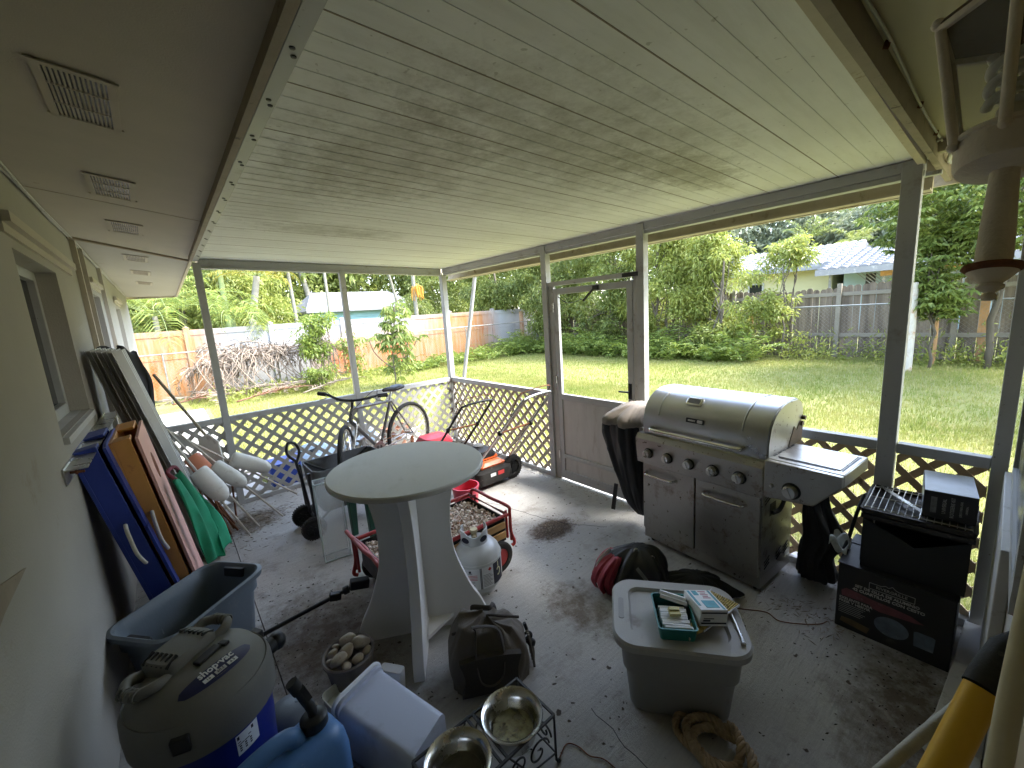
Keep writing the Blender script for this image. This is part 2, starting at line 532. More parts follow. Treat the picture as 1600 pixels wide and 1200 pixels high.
b.tube(bez([(XW + .01, y, zs(XW) - .012 + .006 * math.sin(y * 5)) for y in np.arange(0, 10.2, .6)], 4), .007, 6)
b.tube(bez([(XW + .025, y, zs(XW) - .02 + .009 * math.sin(y * 3.1 + 1)) for y in np.arange(1.2, 10.2, .6)], 4), .005, 6)
hp('wall_cable', b, M['whitedirty'], smooth=180)
for y in (1.72, 2.64, 3.56, 4.9, 6.0, 7.2):
    V_ = root('tmp', None, None) if 0 else None
    b = MB(); xc = .905; L, W_ = .135, .33
    t = frame((xc, y, zs(xc) - .004), (1, .02, -.135), (0, 1, 0))
    for i in range(14):
        b.bx((-L / 2 + .006 + i * (L - .012) / 13, 0, 0), (.0028, W_ - .01, .006), (0, .35, 0), t)
    b2 = MB()
    for sx_, sy_, cx, cy in ((L + .03, .018, 0, W_ / 2), (L + .03, .018, 0, -W_ / 2), (.018, W_ + .018, L / 2, 0), (.018, W_ + .018, -L / 2, 0), (L, .004, 0, .06), (L, .004, 0, -.06)):
        b2.bx((cx, cy, -.001), (sx_, sy_, .004), (0, 0, 0), t)
    f_ = hp('soffit_vent', b2, M['soffit'])
    obj('louvre', b, M['soffit'], f_)
    b3 = MB(); b3.bx((0, 0, .0045), (L, W_, .002), (0, 0, 0), t); obj('backing', b3, M['darkmetal'], f_)
# wing soffit + eave fascia beam at the right of the patio cover
b = MB(); b.box(1.25, 3.60, -1.0, .285, 2.19, 2.22); b.box(3.60, 4.25, -1.0, .42, 2.21, 2.24); hp('wing_soffit', b, M['wingsoffit_lawnlit'])
b = MB(); b.box(1.25, 4.25, .262, .285, 2.115, 2.19); hp('wing_fascia', b, M['brownwood'])
b = MB(); b.box(3.60, 3.64, -.9, .262, 2.14, 2.19); b.box(4.25, 4.28, -1.0, .45, 2.1, 2.24); hp('wing_beam', b, M['tanwood'])
b = MB(); b.tube(bez([(1.3, .250, 2.178), (1.9, .25, 2.168), (2.4, .246, 2.178), (3.0, .25, 2.166), (3.58, .25, 2.176)], 6), .004, 6)
b.tube(bez([(3.5, .25, 2.17), (3.66, .3, 2.185), (3.95, .36, 2.19), (4.2, .38, 2.2)], 6), .008, 6)
b.tube(bez([(3.62, .2, 2.19), (3.9, .25, 2.15), (4.2, .2, 2.195)], 6), .008, 6)
cab = hp('eave_cable', b, M['whitedirty'], smooth=180)
for x in (2.42, 2.98, 3.4):
    b = MB(); b.bx((x, .252, 2.172), (.007, .012, .02), (.3, .4, .5)); obj('staple', b, M['rust'], cab)
# wing wall (very close to the lens plane, seen edge on) and its ledge
b = MB(); b.box(2.35, 3.62, -.36, -.075, -.25, 2.2); b.box(.30, 2.35, -2.6, -1.6, -.25, 2.4)
b.box(2.20, 2.35, -2.6, -.36, -.25, 2.4)
hp('wing_wall', b, M['stucco'])
b = MB(); b.prism([(2.78, .075), (2.90, .045), (3.25, .022), (3.58, .006), (3.58, -.072), (2.62, -.072)], 0, .06)
b.box(2.78, 3.58, -.074, -.045, .06, .80)
hp('ledge', b, M['whitedirty'], bevel=.003)
b = MB(); b.box(2.42, 3.5, -.072, -.062, .80, .86); b.box(2.42, 3.5, -.072, -.062, 1.75, 1.8); b.box(2.42, 2.47, -.0725, -.0625, .86, 1.75); b.box(3.45, 3.5, -.0725, -.0625, .86, 1.75)
wn = hp('window', b, M['white'])
b = MB(); b.box(2.47, 3.45, -.074, -.070, .86, 1.75); obj('pane', b, M['glassdark'], wn)
b = MB(); b.box(-3.0, 6.0, -4.0, .26, 2.42, 2.5); b.box(-3.0, 1.24, .26, 10.9, 2.42, 2.5)
hp('roof', b, M['soffit'])  # unseen flat slab, added to block light above the eaves

# ---------------- patio cover ----------------
PC = root('patio_cover', 'white aluminium patio roof of long grooved panels stained with mildew', 'patio roof', (2.45, 2.4, 2.14))
def pc(name, b, m, **k):
    o = obj(name, b, m, PC, **k); o.location = -PC.location; return o
def panelmat():
    k = NT('ribbed_panel'); v = k.coord()
    f = k.noise(v, 2.2, 5, .65)
    st = k.noise(k.coord((1.2, 9, 1)), 1.5, 6, .7)
    o = k.mix(k.ramp(f, .3, .7), (.70, .70, .66), (.78, .78, .75))
    o = k.mix(k.math('MULTIPLY', k.ramp(st, .45, .7), .35), o, (.52, .51, .46))
    X, Y, Z = k.xyz(v)
    # mildew patch with ragged outline where water sits above the seams
    def pt(cx, cy, rx, ry, lo=.62, hi=1.0, amt=.6):
        nonlocal o
        dx = k.math('DIVIDE', k.math('SUBTRACT', X, cx), rx); dy = k.math('DIVIDE', k.math('SUBTRACT', Y, cy), ry)
        d = k.math('ADD', k.math('MULTIPLY', dx, dx), k.math('MULTIPLY', dy, dy))
        e = k.math('ADD', k.math('MULTIPLY', k.ramp(d, 0, 1, 1, 0), .5), k.math('MULTIPLY', k.noise(v, 9, 8, .8), .8))
        o = k.mix(k.math('MULTIPLY', k.ramp(e, lo, hi), amt), o, (.21, .185, .13))
    pt(2.35, 1.05, 1.2, .55, .60, 1.0, .65); pt(1.75, 1.7, .6, .9, .66, 1.0); pt(2.9, 1.0, .7, .25, .64, .9); pt(2.0, 2.9, .8, .35, .68, 1.0, .6); pt(2.2, 1.5, 1.4, .9, .64, 1.1, .5); pt(1.5, 2.3, .4, 1.2, .68, 1.1, .4)
    sp = k.noise(v, 38, 2, .5)
    o = k.mix(k.math('MULTIPLY', k.ramp(sp, .71, .74), .4), o, (.22, .20, .15))
    k.l(o, k.b.inputs['Base Color']); k.b.inputs['Roughness'].default_value = .6
    k.bump(k.noise(v, 150, 3), .3, .001)
    return k.m
M['panel'] = panelmat()
b = MB(); y = .325; k_ = 0
bounds = [.325] + [.61 + .305 * i for i in range(13)]
bounds = [y for y in bounds if y < 4.4] + [4.44]
seams = MB()
for i in range(len(bounds) - 1):
    a, c = bounds[i] + .002, bounds[i + 1] - .002
    b.box(1.27, 3.66, a, c, 2.142, 2.19)
    if i: seams.box(1.27, 3.655, bounds[i] - .0018, bounds[i] + .0018, 2.1412, 2.1425)
    wd = c - a
    for q in (.25, .5, .75):
        if wd > .2: b.box(1.272, 3.658, a + wd * q - .003, a + wd * q + .003, 2.1409, 2.1421)
b.box(1.25, 4.0, .30, 4.62, 2.19, 2.21)
pc('ceiling_panel', b, M['panel'], smooth=None)
pc('panel_seam', seams, M['brownwood'])
b = MB(); b.box(1.262, 1.30, .32, 4.44, 2.118, 2.141)
edge = pc('edge_channel', b, M['white'], bevel=.002)
b = MB(); b.box(1.240, 1.2615, .28, 4.44, 2.118, 2.165); pc('fascia', b, M['brownwood'])
for i in range(15):
    b = MB(); y = .52 + i * .255
    for d in (0, .03):
        b.lathe([(.0, -.004), (.006, -.003), (.007, 0)], 8, TR((1.279 + d * .3, y + d, 2.1185)))
    obj('screw', b, M['darkmetal'], edge)
b = MB(); b.box(1.30, 3.62, 4.405, 4.475, 2.092, 2.1385); b.box(1.30, 3.62, 4.415, 4.465, 2.062, 2.092); b.box(1.3, 3.62, 4.40, 4.405, 2.086, 2.094)
pc('far_beam', b, M['white'], bevel=.003)
b = MB(); b.box(3.635, 3.69, .30, 4.40, 2.090, 2.1385); b.box(3.645, 3.68, .30, 4.40, 2.064, 2.090)
b.box(3.690, 3.72, .25, 4.45, 2.068, 2.086)
pc('side_beam', b, M['white'], bevel=.003)
b = MB(); b.box(1.27, 3.66, .300, .324, 2.112, 2.15); pc('near_trim', b, M['tanwood'])
b = MB(); b.box(3.93, 3.96, .30, 4.75, 2.035, 2.19); b.box(3.86, 3.93, .30, 4.75, 2.039, 2.049); b.box(1.3, 3.93, 4.72, 4.75, 2.11, 2.19)
pc('gutter', b, M['tanwood'])
PC.location.z += .03; PC.rotation_euler = (0, .025, 0)

# ---------------- screen enclosure ----------------
SE = root('screen_enclosure', 'white aluminium post frame around the patio with diagonal lattice below the rail', 'patio frame', (3.66, 4.44, 0))
def se(name, b, m, **k):
    o = obj(name, b, m, SE, **k); o.location = -SE.location; return o
def post(x, y, s=.05, z0=0., z1=2.06, wdt=None):
    b = MB(); b.box(x - s / 2, x + s / 2, y - (wdt or s) / 2, y + (wdt or s) / 2, z0, z1)
    return se('post', b, M['white'], bevel=.003)
post(1.285, 4.44, .054, wdt=.058, z1=2.17); post(2.47, 4.44, .05, wdt=.058, z1=2.12)
post(3.657, 4.437, .062, z1=2.066, wdt=.068); post(3.657, 2.69, .062, wdt=.06, z1=2.137); post(3.657, 1.72, .062, wdt=.06, z1=2.137); post(3.657, .339, .062, wdt=.07, z1=2.137); post(3.64, -.03, .05, z1=2.187)
b = MB(); b.box(3.685, 3.70, .32, .35, 0, 2.1); b.box(3.655, 3.668, 4.462, 4.476, 0, 2.1)
se('screen_spline', b, M['white'])
def rail(p0, p1):
    b = MB(); b.bar(p0, p1, .05, .05); se('rail', b, M['white'], bevel=.003)
    b = MB(); b.bar((p0[0], p0[1], .02), (p1[0], p1[1], .02), .05, .04)
    return se('bottom_rail', b, M['white'], bevel=.003)
Z_R = .81
rail((1.3125, 4.44, Z_R), (2.445, 4.44, Z_R)); rail((2.495, 4.44, Z_R), (3.635, 4.44, Z_R)); rail((.60, 4.44, Z_R), (1.2575, 4.44, Z_R))
rail((3.66, 4.415, Z_R), (3.66, 2.72, Z_R)); rail((3.66, 1.69, Z_R), (3.66, .37, Z_R)); rail((3.66, .30, Z_R), (3.64, -.005, Z_R))
def lattice(x0, x1, z0, z1, pitch, wdt, t, m, label=None):
    """diagonal strips clipped to a rectangle; t maps local (x, z) plane"""
    b = MB()
    wx = wdt * 1.4142 / 2
    for s_, off in ((1, 0), (-1, .0062)):
        c = x0 - (z1 - z0) - pitch
        while c < x1 + (z1 - z0) + pitch:
            # line x = c + s*(z-z0)
            def poly():
                P = [(c - wx, z0), (c + wx, z0), (c + wx + s_ * (z1 - z0), z1), (c - wx + s_ * (z1 - z0), z1)]
                for (ax, lim, sg) in ((0, x0, 1), (0, x1, -1)):
                    Q = []
                    for i in range(len(P)):
                        p, q = P[i - 1], P[i]
                        ip, iq = sg * (p[0] - lim) >= 0, sg * (q[0] - lim) >= 0
                        if ip != iq:
                            tt = (lim - p[0]) / (q[0] - p[0]); Q.append((lim, p[1] + tt * (q[1] - p[1])))
                        if iq: Q.append(q)
                    P = Q
                    if not P: return None
                return P
            P = poly()
            if P and len(P) > 2:
                b.prism(P, off, off + .006, t)
            c += pitch
    o = se('lattice_panel', b, m, smooth=None)
    if label: o['label'] = label
TF = Matrix(((1, 0, 0, 0), (0, 0, 1, 4.436), (0, 1, 0, 0), (0, 0, 0, 1)))       # far side: local x->x, y->z
TS = Matrix(((0, 0, 1, 3.655), (1, 0, 0, 0), (0, 1, 0, 0), (0, 0, 0, 1)))       # right side: local x->y
for a, c in ((.6, 1.257), (1.313, 2.445), (2.495, 3.634)): lattice(a, c, .04, .785, .125, .034, TF, M['latgrey'])
lattice(2.721, 4.414, .04, .785, .125, .034, TS, M['latmid'], 'greyed wood lattice left of the screen door')
lattice(.371, 1.689, .04, .785, .125, .034, TS, M['lattan'], 'bare tan wood lattice behind the grill')
lattice(-.004, .299, .04, .785, .125, .034, TS, M['lattan'], 'narrow tan lattice piece at the house corner')
b = MB(); b.box(3.638, 3.682, 1.751, 2.659, 1.785, 1.82)
se('door_header', b, M['whitedirty'], bevel=.003)
b = MB(); b.box(3.645, 3.675, 2.60, 2.659, .0, 1.785); b.box(3.645, 3.675, 1.751, 1.79, 0, 1.785)
se('door_jamb', b, M['whitedirty'], bevel=.003)

# ---------------- screen door ----------------
SD = root('screen_door', 'grimy white screen door with solid kick panel between the lattice and the grill', 'screen door', (3.655, 2.595, 0))
def sdp(name, b, m, par=None, **k):
    o = obj(name, b, m, par or SD, **k)
    if not par: o.location = -SD.location
    return o
y0, y1 = 1.795, 2.595
b = MB()
b.box(3.642, 3.672, y0, y0 + .05, .02, 1.76); b.box(3.642, 3.672, y1 - .05, y1, .02, 1.76)
b.box(3.642, 3.672, y0 + .05, y1 - .05, 1.71, 1.76); b.box(3.640, 3.672, y0 + .05, y1 - .05, .775, .83); b.box(3.640, 3.672, y0 + .05, y1 - .05, .02, .10); b.box(3.636, 3.672, y0 + .05, y1 - .05, .225, .262)
sdp('door_frame', b, M['white'], bevel=.003)
b = MB(); b.box(3.652, 3.660, y0 + .05, y1 - .05, .10, .225); b.box(3.652, 3.660, y0 + .05, y1 - .05, .262, .775)
sdp('kick_panel', b, mat('grimy_kick_panel', (.50, .48, .45), .5, var=.1, vs=3, bump=.08, spots=((.34, .29, .24), 5, .56, .2), stretch=(1, 3, .6)))
b = MB(); b.tube([(3.635, 1.83, .93), (3.60, 1.83, .93)], .006, 6); b.tube([(3.602, 1.81, .93), (3.602, 1.90, .928)], .007, 8); b.bx((3.639, 1.825, .93), (.006, .03, .12))
sdp('handle', b, M['darkmetal'])
b = MB(); b.tube([(3.632, 2.13, 1.735), (3.625, 2.17, 1.70), (3.622, 2.24, 1.64)], .010, 8); b.bx((3.63, 2.12, 1.735), (.02, .05, .035))
b.tube(bez([(3.63, 2.26, 1.655), (3.62, 2.4, 1.63), (3.63, 2.53, 1.69)], 6), .003, 5)
sdp('door_closer', b, M['black'])
b = MB(); b.bx((3.628, 1.80, 1.80), (.02, .13, .03)); sdp('closer_bracket', b, M['black'])
for z in (.25, .95, 1.6):
    b = MB(); b.tube([(3.637, 2.60, z - .04), (3.637, 2.60, z + .04)], .008, 8); sdp('hinge', b, M['steel'])

# slanted downspout pole outside the far corner
dp = root('downspout', 'slanted white round pole standing outside beside the lattice corner', 'pole', (3.98, 4.70, 0))
b = MB(); b.tube([(-.02, .12, 0), (-.02, .05, .4), (.13, -.30, 2.07)], .024, 12); obj('pipe', b, M['white'], dp, smooth=60)
b = MB(); b.bx((.13, -.30, 2.07), (.09, .09, .03)); b.lathe([(.04, 0), (.04, .02), (.026, .025)], 14, TR((-.02, .12, -.09))); obj('bracket', b, M['white'], dp)
# ---------------- vegetation builders ----------------
def leafset(C, D, L, W_, rs, droop=.3):
    """C centres (n,3), D directions (n,3), L lengths, W widths -> folded diamond leaves"""
    n = len(C)
    D = D / (np.linalg.norm(D, axis=1, keepdims=True) + 1e-9)
    up = rs.normal(size=(n, 3)); side = np.cross(D, up); side /= (np.linalg.norm(side, axis=1, keepdims=True) + 1e-9)
    nrm = np.cross(side, D)
    L = np.broadcast_to(L, n)[:, None]; W_ = np.broadcast_to(W_, n)[:, None]
    mid = C + D * L * .5; tip = C + D * L; tip[:, 2] -= (L[:, 0] * droop)
    V = np.stack([C, mid + side * W_ * .5 - nrm * W_ * .12, tip, mid - side * W_ * .5 - nrm * W_ * .12], 1).reshape(-1, 3)
    return V
def quads(V): return np.arange(len(V)).reshape(-1, 4)
LM = {
 'ficus': leafmat('ficus_leaf', (.11, .15, .035), (.20, .245, .055), (.36, .38, .11), 1.1),
 'lime': leafmat('lime_leaf', (.19, .24, .045), (.31, .345, .075), (.48, .48, .14), 1.2),
 'umbrella': leafmat('umbrella_leaf', (.11, .16, .035), (.22, .28, .06), (.38, .42, .12), 1.4),
 'fern': leafmat('fern_leaf', (.12, .18, .03), (.22, .29, .05), (.36, .40, .09), 1.6),
 'far': leafmat('far_leaf', (.13, .16, .09), (.21, .24, .14), (.32, .34, .21), .7),
 'palm': leafmat('palm_leaf', (.12, .18, .035), (.24, .30, .06), (.44, .44, .10), 1.5),
 'palmyellow': leafmat('yellowing_palm_leaf', (.20, .20, .03), (.30, .27, .03), (.45, .34, .05), 2.),
 'dead': mat('dead_frond', (.22, .175, .135), .9, var=.35, vs=4, bump=0, spots=((.33, .28, .22), 7, .54, .1), spots2=((.14, .07, .05), 5, .58, .1)),
 'deadred': mat('red_brown_frond', (.20, .095, .06), .85, var=.35, vs=8, bump=0, spots=((.34, .22, .16), 12, .55, .1)),
 'bark': mat('bark', (.12, .10, .075), .95, var=.25, vs=6, bump=.6, bs=30, stretch=(1, 1, .3)),
 'palmtrunk': mat('ringed_palm_trunk', (.22, .205, .165), .9, var=.2, vs=5, bump=.5, bs=18, stretch=(.3, .3, 2), spots=((.2, .17, .12), 10, .6, .1)),
 'greentrunk': mat('green_palm_trunk', (.20, .25, .10), .8, var=.2, vs=5, bump=.4, bs=18, stretch=(.3, .3, 2)),
}
def limb(b, p, q, r0, r1, rs, k=6, wob=.12):
    p, q = Vector(p), Vector(q); L = (q - p).length; pts = []
    for i in range(k + 1):
        t = i / k; w = wob * L * math.sin(t * PI)
        pts.append(p.lerp(q, t) + Vector(rs.uniform(-w, w, 3)) * .5)
    b.tube(pts, [r0 + (r1 - r0) * i / k for i in range(k + 1)], 7)
def tree(name, label, cat, base, h, rx, ry, z0, lm, seed, ncl=90, nl=110, ll=.11, lw=.045, crad=.33, trunk=.09, group=None, stems=1, gap=0., droop=.35, rosette=False, kind=None):
    rs = np.random.RandomState(seed)
    t = root(name, label, cat, base, 0, group)
    cl = []
    while len(cl) < ncl:
        p = rs.uniform(-1, 1, 3)
        q = p[0] ** 2 + p[1] ** 2 + (p[2] * .95) ** 2
        if q > 1 or q < .12 * (1 - gap): continue
        P = np.array([p[0] * rx, p[1] * ry, z0 + (h - z0) * (p[2] + 1) / 2])
        if noise.noise(Vector(P * .9) + Vector((seed, 0, 0))) < -.12 + gap * .3: continue
        cl.append(P)
    cl = np.array(cl)
    b = MB()
    for s_ in range(stems):
        bx, by = (rs.uniform(-.3, .3, 2) * (1 if stems > 1 else 0)) * rx
        top = Vector((bx * 1.5 + rs.uniform(-.15, .15), by * 1.5, h * .72))
        limb(b, (bx, by, -.12), top, trunk, trunk * .4, rs, 8, .06)
        for i in range(9 // stems + 3):
            c = cl[rs.randint(ncl)]; f = rs.uniform(.25, .9)
            limb(b, Vector((bx, by, 0)).lerp(top, f), c, trunk * .38, .008, rs)
    obj('trunk', b, LM['bark'], t, smooth=180)
    Vs = []
    for c in cl:
        n = int(nl * rs.uniform(.6, 1.3)); cr = crad * rs.uniform(.6, 1.25)
        if rosette:
            m = max(4, n // 8)
            cc = c + rs.normal(size=(m, 3)) * cr * .55
            for q in cc:
                az = np.linspace(0, 2 * PI, 9)[:8] + rs.uniform(0, 6); tilt = rs.uniform(-.5, .15)
                D = np.stack([np.cos(az), np.sin(az), np.full(8, tilt)], 1)
                Vs.append(leafset(np.repeat(q[None], 8, 0), D, ll * rs.uniform(.7, 1.2), lw, rs, droop))
        else:
            off = rs.normal(size=(n, 3)); off /= np.linalg.norm(off, axis=1, keepdims=True) + 1e-9
            off *= (rs.uniform(0, 1, n) ** .45)[:, None] * cr * np.array([1, 1, .75])
            D = off + rs.normal(size=(n, 3)) * cr * .5; D[:, 2] -= cr * .15
            Vs.append(leafset(c + off, D, ll * rs.uniform(.6, 1.3, n), lw * rs.uniform(.7, 1.2, n), rs, droop))
    V = np.concatenate(Vs)
    bigmesh('crown', V, quads(V), lm, t)
    return t
def frond(b, V, base, az, el, L, rs, ll=.35, n=34, droop=1.1, lw=.022, leafdroop=.45, r=.012, start=.15, mess=.09):
    """arching feather frond; rachis into b, leaflets into V"""
    base = np.array(base, float); pts = [base.copy()]; p = base.copy(); e = el
    k = 14
    for i in range(k):
        p = p + np.array([math.cos(az) * math.cos(e), math.sin(az) * math.cos(e), math.sin(e)]) * L / k
        e -= droop * (i + 1) / (k * k / 2) ; pts.append(p.copy())
    if b is not None: b.tube([tuple(x) for x in pts], [r * (1 - .8 * i / k) for i in range(k + 1)], 5)
    P = np.array(pts)
    s_ = np.linspace(start, 1, n); idx = s_ * k
    i0 = np.minimum(idx.astype(int), k - 1); fr = (idx - i0)[:, None]
    Q = P[i0] * (1 - fr) + P[i0 + 1] * fr; T = P[i0 + 1] - P[i0]; T /= np.linalg.norm(T, axis=1, keepdims=True)
    S = np.cross(T, [0, 0, 1.]); S /= np.linalg.norm(S, axis=1, keepdims=True) + 1e-9
    ln = ll * np.sin(np.clip(s_ * 1.0 + .12, 0, 1) * PI) ** .55
    for sg in (1, -1):
        D = S * sg + T * .55 + np.array([0, 0, .18]) + rs.normal(size=(n, 3)) * mess
        V.append(leafset(Q, D, np.maximum(ln, .06), lw, rs, leafdroop))
def palm(name, label, base, h, nf, L, seed, lm=None, tm=None, lean=(0, 0), tr=.07, ll=.4, z0=None, group=None, extra=None, clump=1, droop=1.4, nfr=34, azr=None):
    rs = np.random.RandomState(seed)
    t = root(name, label, 'palm tree', base, 0, group)
    b = MB(); fb = MB(); V = []
    for c in range(clump):
        ox, oy = (rs.uniform(-.5, .5, 2) if clump > 1 else (0, 0)); hh = h * (rs.uniform(.6, 1.1) if clump > 1 else 1)
        tp = (ox + lean[0], oy + lean[1], hh)
        b.tube(bez([(ox, oy, -.1), (ox + lean[0] * .35, oy + lean[1] * .35, hh * .5), tp], 8), [tr * 1.15 - tr * .35 * i / 16 for i in range(17)], 10)
        for i in range(nf):
            az = (2 * PI * i / nf + rs.uniform(-.3, .3)) if azr is None else rs.uniform(*azr)
            frond(fb, V, tp, az, rs.uniform(.1, 1.2), L * rs.uniform(.75, 1.15), rs, ll, nfr, droop * rs.uniform(.8, 1.3))
    obj('trunk', b, tm or LM['palmtrunk'], t, smooth=180)
    o = obj('frond_stalk', fb, LM['greentrunk'], t, smooth=180)
    VV = np.concatenate(V); bigmesh('crown', VV, quads(VV), lm or LM['palm'], t)
    if extra: extra(t, rs)
    return t

# ---------------- fences ----------------
def vinylmat():
    k = NT('rust_stained_vinyl'); v = k.coord(); X, Y, Z = k.xyz(v)
    n1 = k.noise(v, .8, 5, .6); n2 = k.noise(k.coord((6, 1, .7)), 1.6, 5, .65)
    base = k.mix(k.ramp(n1, .3, .7), (.31, .31, .315), (.37, .37, .37))
    # sprinkler rust: orange fading up, strongest low down and at both ends of the run
    def zone(x0, x1, soft):
        return k.math('MULTIPLY', k.ramp(X, x0 - soft, x0 + soft), k.ramp(X, x1 - soft, x1 + soft, 1, 0))
    za = zone(-12, -1.0, .5); zb = zone(1.7, 8.2, .5)
    ha = k.ramp(k.math('ADD', Z, k.math('MULTIPLY', n1, .9)), 1.9, 2.9, 1, 0)
    hb = k.ramp(k.math('ADD', Z, k.math('MULTIPLY', n1, .9)), 1.2, 2.0, 1, 0)
    rise = k.ramp(X, 4.2, 5.8); hb2 = k.math('MAXIMUM', hb, k.math('MULTIPLY', rise, k.ramp(Z, 1.5, 1.9, 1, 0)))
    m1 = k.math('ADD', k.math('MULTIPLY', za, ha), k.math('MULTIPLY', zb, hb2))
    m1 = k.math('MULTIPLY', m1, k.ramp(n2, .25, .6, .55, 1))
    o = k.mix(k.math('MULTIPLY', m1, .95), base, (.37, .165, .042))
    hot = k.math('MULTIPLY', m1, k.ramp(k.math('ADD', n1, k.math('MULTIPLY', n2, .5)), .72, .92))
    lowz = k.ramp(Z, .9, 1.35, 1, 0)
    o = k.mix(k.math('MULTIPLY', hot, k.math('ADD', .25, k.math('MULTIPLY', lowz, .7))), o, (.37, .075, .007))
    k.l(o, k.b.inputs['Base Color']); k.b.inputs['Roughness'].default_value = .5
    return k.m
M['vinyl'] = vinylmat()
VF = root('white_fence', 'white vinyl privacy fence with orange rust stains at the end of the yard', 'fence', (3, 13.5, 0))
def vf(name, b, m=None, **k): o = obj(name, b, m or M['vinyl'], VF, **k); return o
px = [-8.2, -5.8, -3.4, -.9, 1.46, 3.36, 5.35, 7.35, 9.3, 11.3, 13.7]
for i, x in enumerate(px):
    b = MB(); b.box(x - 3 - .065, x - 3 + .065, -.065, .065, -.15, 1.70); b.lathe([(.10, 1.70), (.10, 1.715), (.0, 1.75)], 4, TR((x - 3, 0, 0), (0, 0, PI / 4)))
    vf('post', b)
b = MB(); c = MB()
for a, d in zip(px[:-1], px[1:]):
    a += .065 - 3; d -= .065 + 3
    n = max(1, round((d - a) / .2)); s_ = (d - a) / n
    for i in range(n): b.box(a + i * s_ + .0008, a + (i + 1) * s_ - .0008, -.018, .018, .0, 1.52)
    c.box(a, d, -.035, .035, 1.52, 1.66); c.box(a, d, -.035, .035, -.02, .12); c.box(a, d, -.030, .030, .95, 1.02)
vf('board_panel', b, smooth=None); vf('rail', c)

def woodmat():
    k = NT('weathered_pickets'); v = k.coord(); X, Y, Z = k.xyz(v)
    n1 = k.noise(k.coord((1, 7, .6)), 1., 3, .5); n2 = k.noise(k.coord((8, 30, 1.4)), 1.2, 6, .7); n3 = k.noise(v, 2.5, 5, .7)
    o = k.mix(k.ramp(n1, .35, .65), (.13, .10, .075), (.28, .225, .17))
    o = k.mix(k.math('MULTIPLY', k.ramp(n2, .45, .7), .7), o, (.11, .09, .075))
    o = k.mix(k.math('MULTIPLY', k.ramp(n3, .58, .72), k.ramp(Z, .2, 1.0, .85, .1)), o, (.42, .29, .20))
    k.l(o, k.b.inputs['Base Color']); k.b.inputs['Roughness'].default_value = .95
    k.bump(n2, .6, .02)
    return k.m
M['picket'] = woodmat()
M['orangeboard'] = mat('orange_board', (.50, .28, .13), .85, var=.2, vs=4, bump=.3, bs=20, stretch=(4, 4, 1))
M['oldrail'] = mat('weathered_rail', (.27, .24, .195), .95, var=.25, vs=3, bump=.4, bs=30, spots=((.2, .17, .14), 6, .55, .1), stretch=(1, .2, 1))
WF = root('wooden_fence', 'weathered grey wooden picket fence along the right side of the yard', 'fence', (13.9, 4, 0))
rs = np.random.RandomState(5)
b = MB(); y = -7.0; hi = []
while y < 14.0:
    w_ = .135; h_ = 1.66 + rs.uniform(-.03, .03) + .04 * math.sin(y * 1.3) - (.18 if y < -.3 and False else 0)
    dx = rs.uniform(-.008, .008); g = rs.uniform(.0, .007)
    poly = [(-w_ / 2, -.14), (w_ / 2, -.14), (w_ / 2, h_ - .04), (w_ / 2 - .035, h_), (-w_ / 2 + .035, h_), (-w_ / 2, h_ - .04)]
    tm = TR((dx, y - 4, 0), (rs.uniform(-.012, .012), 0, 0)) @ Matrix(((0, 0, 1, 0), (1, 0, 0, 0), (0, 1, 0, 0), (0, 0, 0, 1)))
    if abs(y - .29) < .075 : hi.append((poly, tm))
    else: b.prism(poly, 0, .018, tm)
    y += w_ + g
obj('picket', b, M['picket'], WF, smooth=None)
b = MB()
for p_, t_ in hi: b.prism(p_, 0, .018, t_)
if hi: obj('picket', b, M['orangeboard'], WF, smooth=None, label='orange stained picket')
for z in (.42, 1.42):
    b = MB(); b.box(-.045, -.009, -11, 10, z, z + .09); obj('rail', b, M['oldrail'], WF)
for y in (-6, -3.6, -1.2, .75, 2.75, 5.2, 7.6, 10):
    b = MB(); b.box(-.14, -.047, y - 4 - .045, y - 4 + .045, -.1, 1.72); obj('post', b, M['oldrail'], WF)

M['galv'] = mat('galvanised_wire', (.30, .30, .28), .5, .7, var=.2, vs=10, bump=0, spots=((.22, .12, .07), 8, .6, .1))
def chain(name, label, p0, p1, h, posts, pitch=.085):
    p0, p1 = Vector(p0), Vector(p1); d = p1 - p0; L = d.length; d.normalize()
    t = root(name, label, 'fence', p0, math.atan2(d.y, d.x))
    b = MB(); b.tube([(0, 0, h), (L, 0, h)], .017, 8); obj('top_rail', b, M['galv'], t, smooth=60)
    for s_ in posts:
        b = MB(); b.tube([(s_, 0, -.1), (s_, 0, h + .03)], .022, 8); obj('post', b, M['galv'], t, smooth=60)
    b = MB(); wv = .0013; x = -h
    T = Matrix(((1, 0, 0, 0), (0, 0, 1, 0), (0, 1, 0, 0), (0, 0, 0, 1)))
    while x < L:
        for s_, off in ((1, -.022), (-1, -.019)):
            a0, a1 = (x, x + h) if s_ == 1 else (x + h, x)
            z0, z1 = 0., h
            P = [(a0, z0), (a1, z1)]
            def clip(P, lim, sg):
                (xa, za), (xb, zb) = P
                if sg * (xa - lim) < 0 and sg * (xb - lim) < 0: return None
                if sg * (xa - lim) < 0: q = (lim - xa) / (xb - xa); return [(lim, za + q * (zb - za)), (xb, zb)]
                if sg * (xb - lim) < 0: q = (lim - xa) / (xb - xa); return [(xa, za), (lim, za + q * (zb - za))]
                return P
            P = clip(P, 0, 1)
            if P: P = clip(P, L, -1)
            if P: b.prism([(P[0][0] - wv, P[0][1]), (P[0][0] + wv, P[0][1]), (P[1][0] + wv, P[1][1]), (P[1][0] - wv, P[1][1])], off, off + .003, T)
        x += pitch
    obj('wire_mesh', b, M['galv'], t, smooth=None)
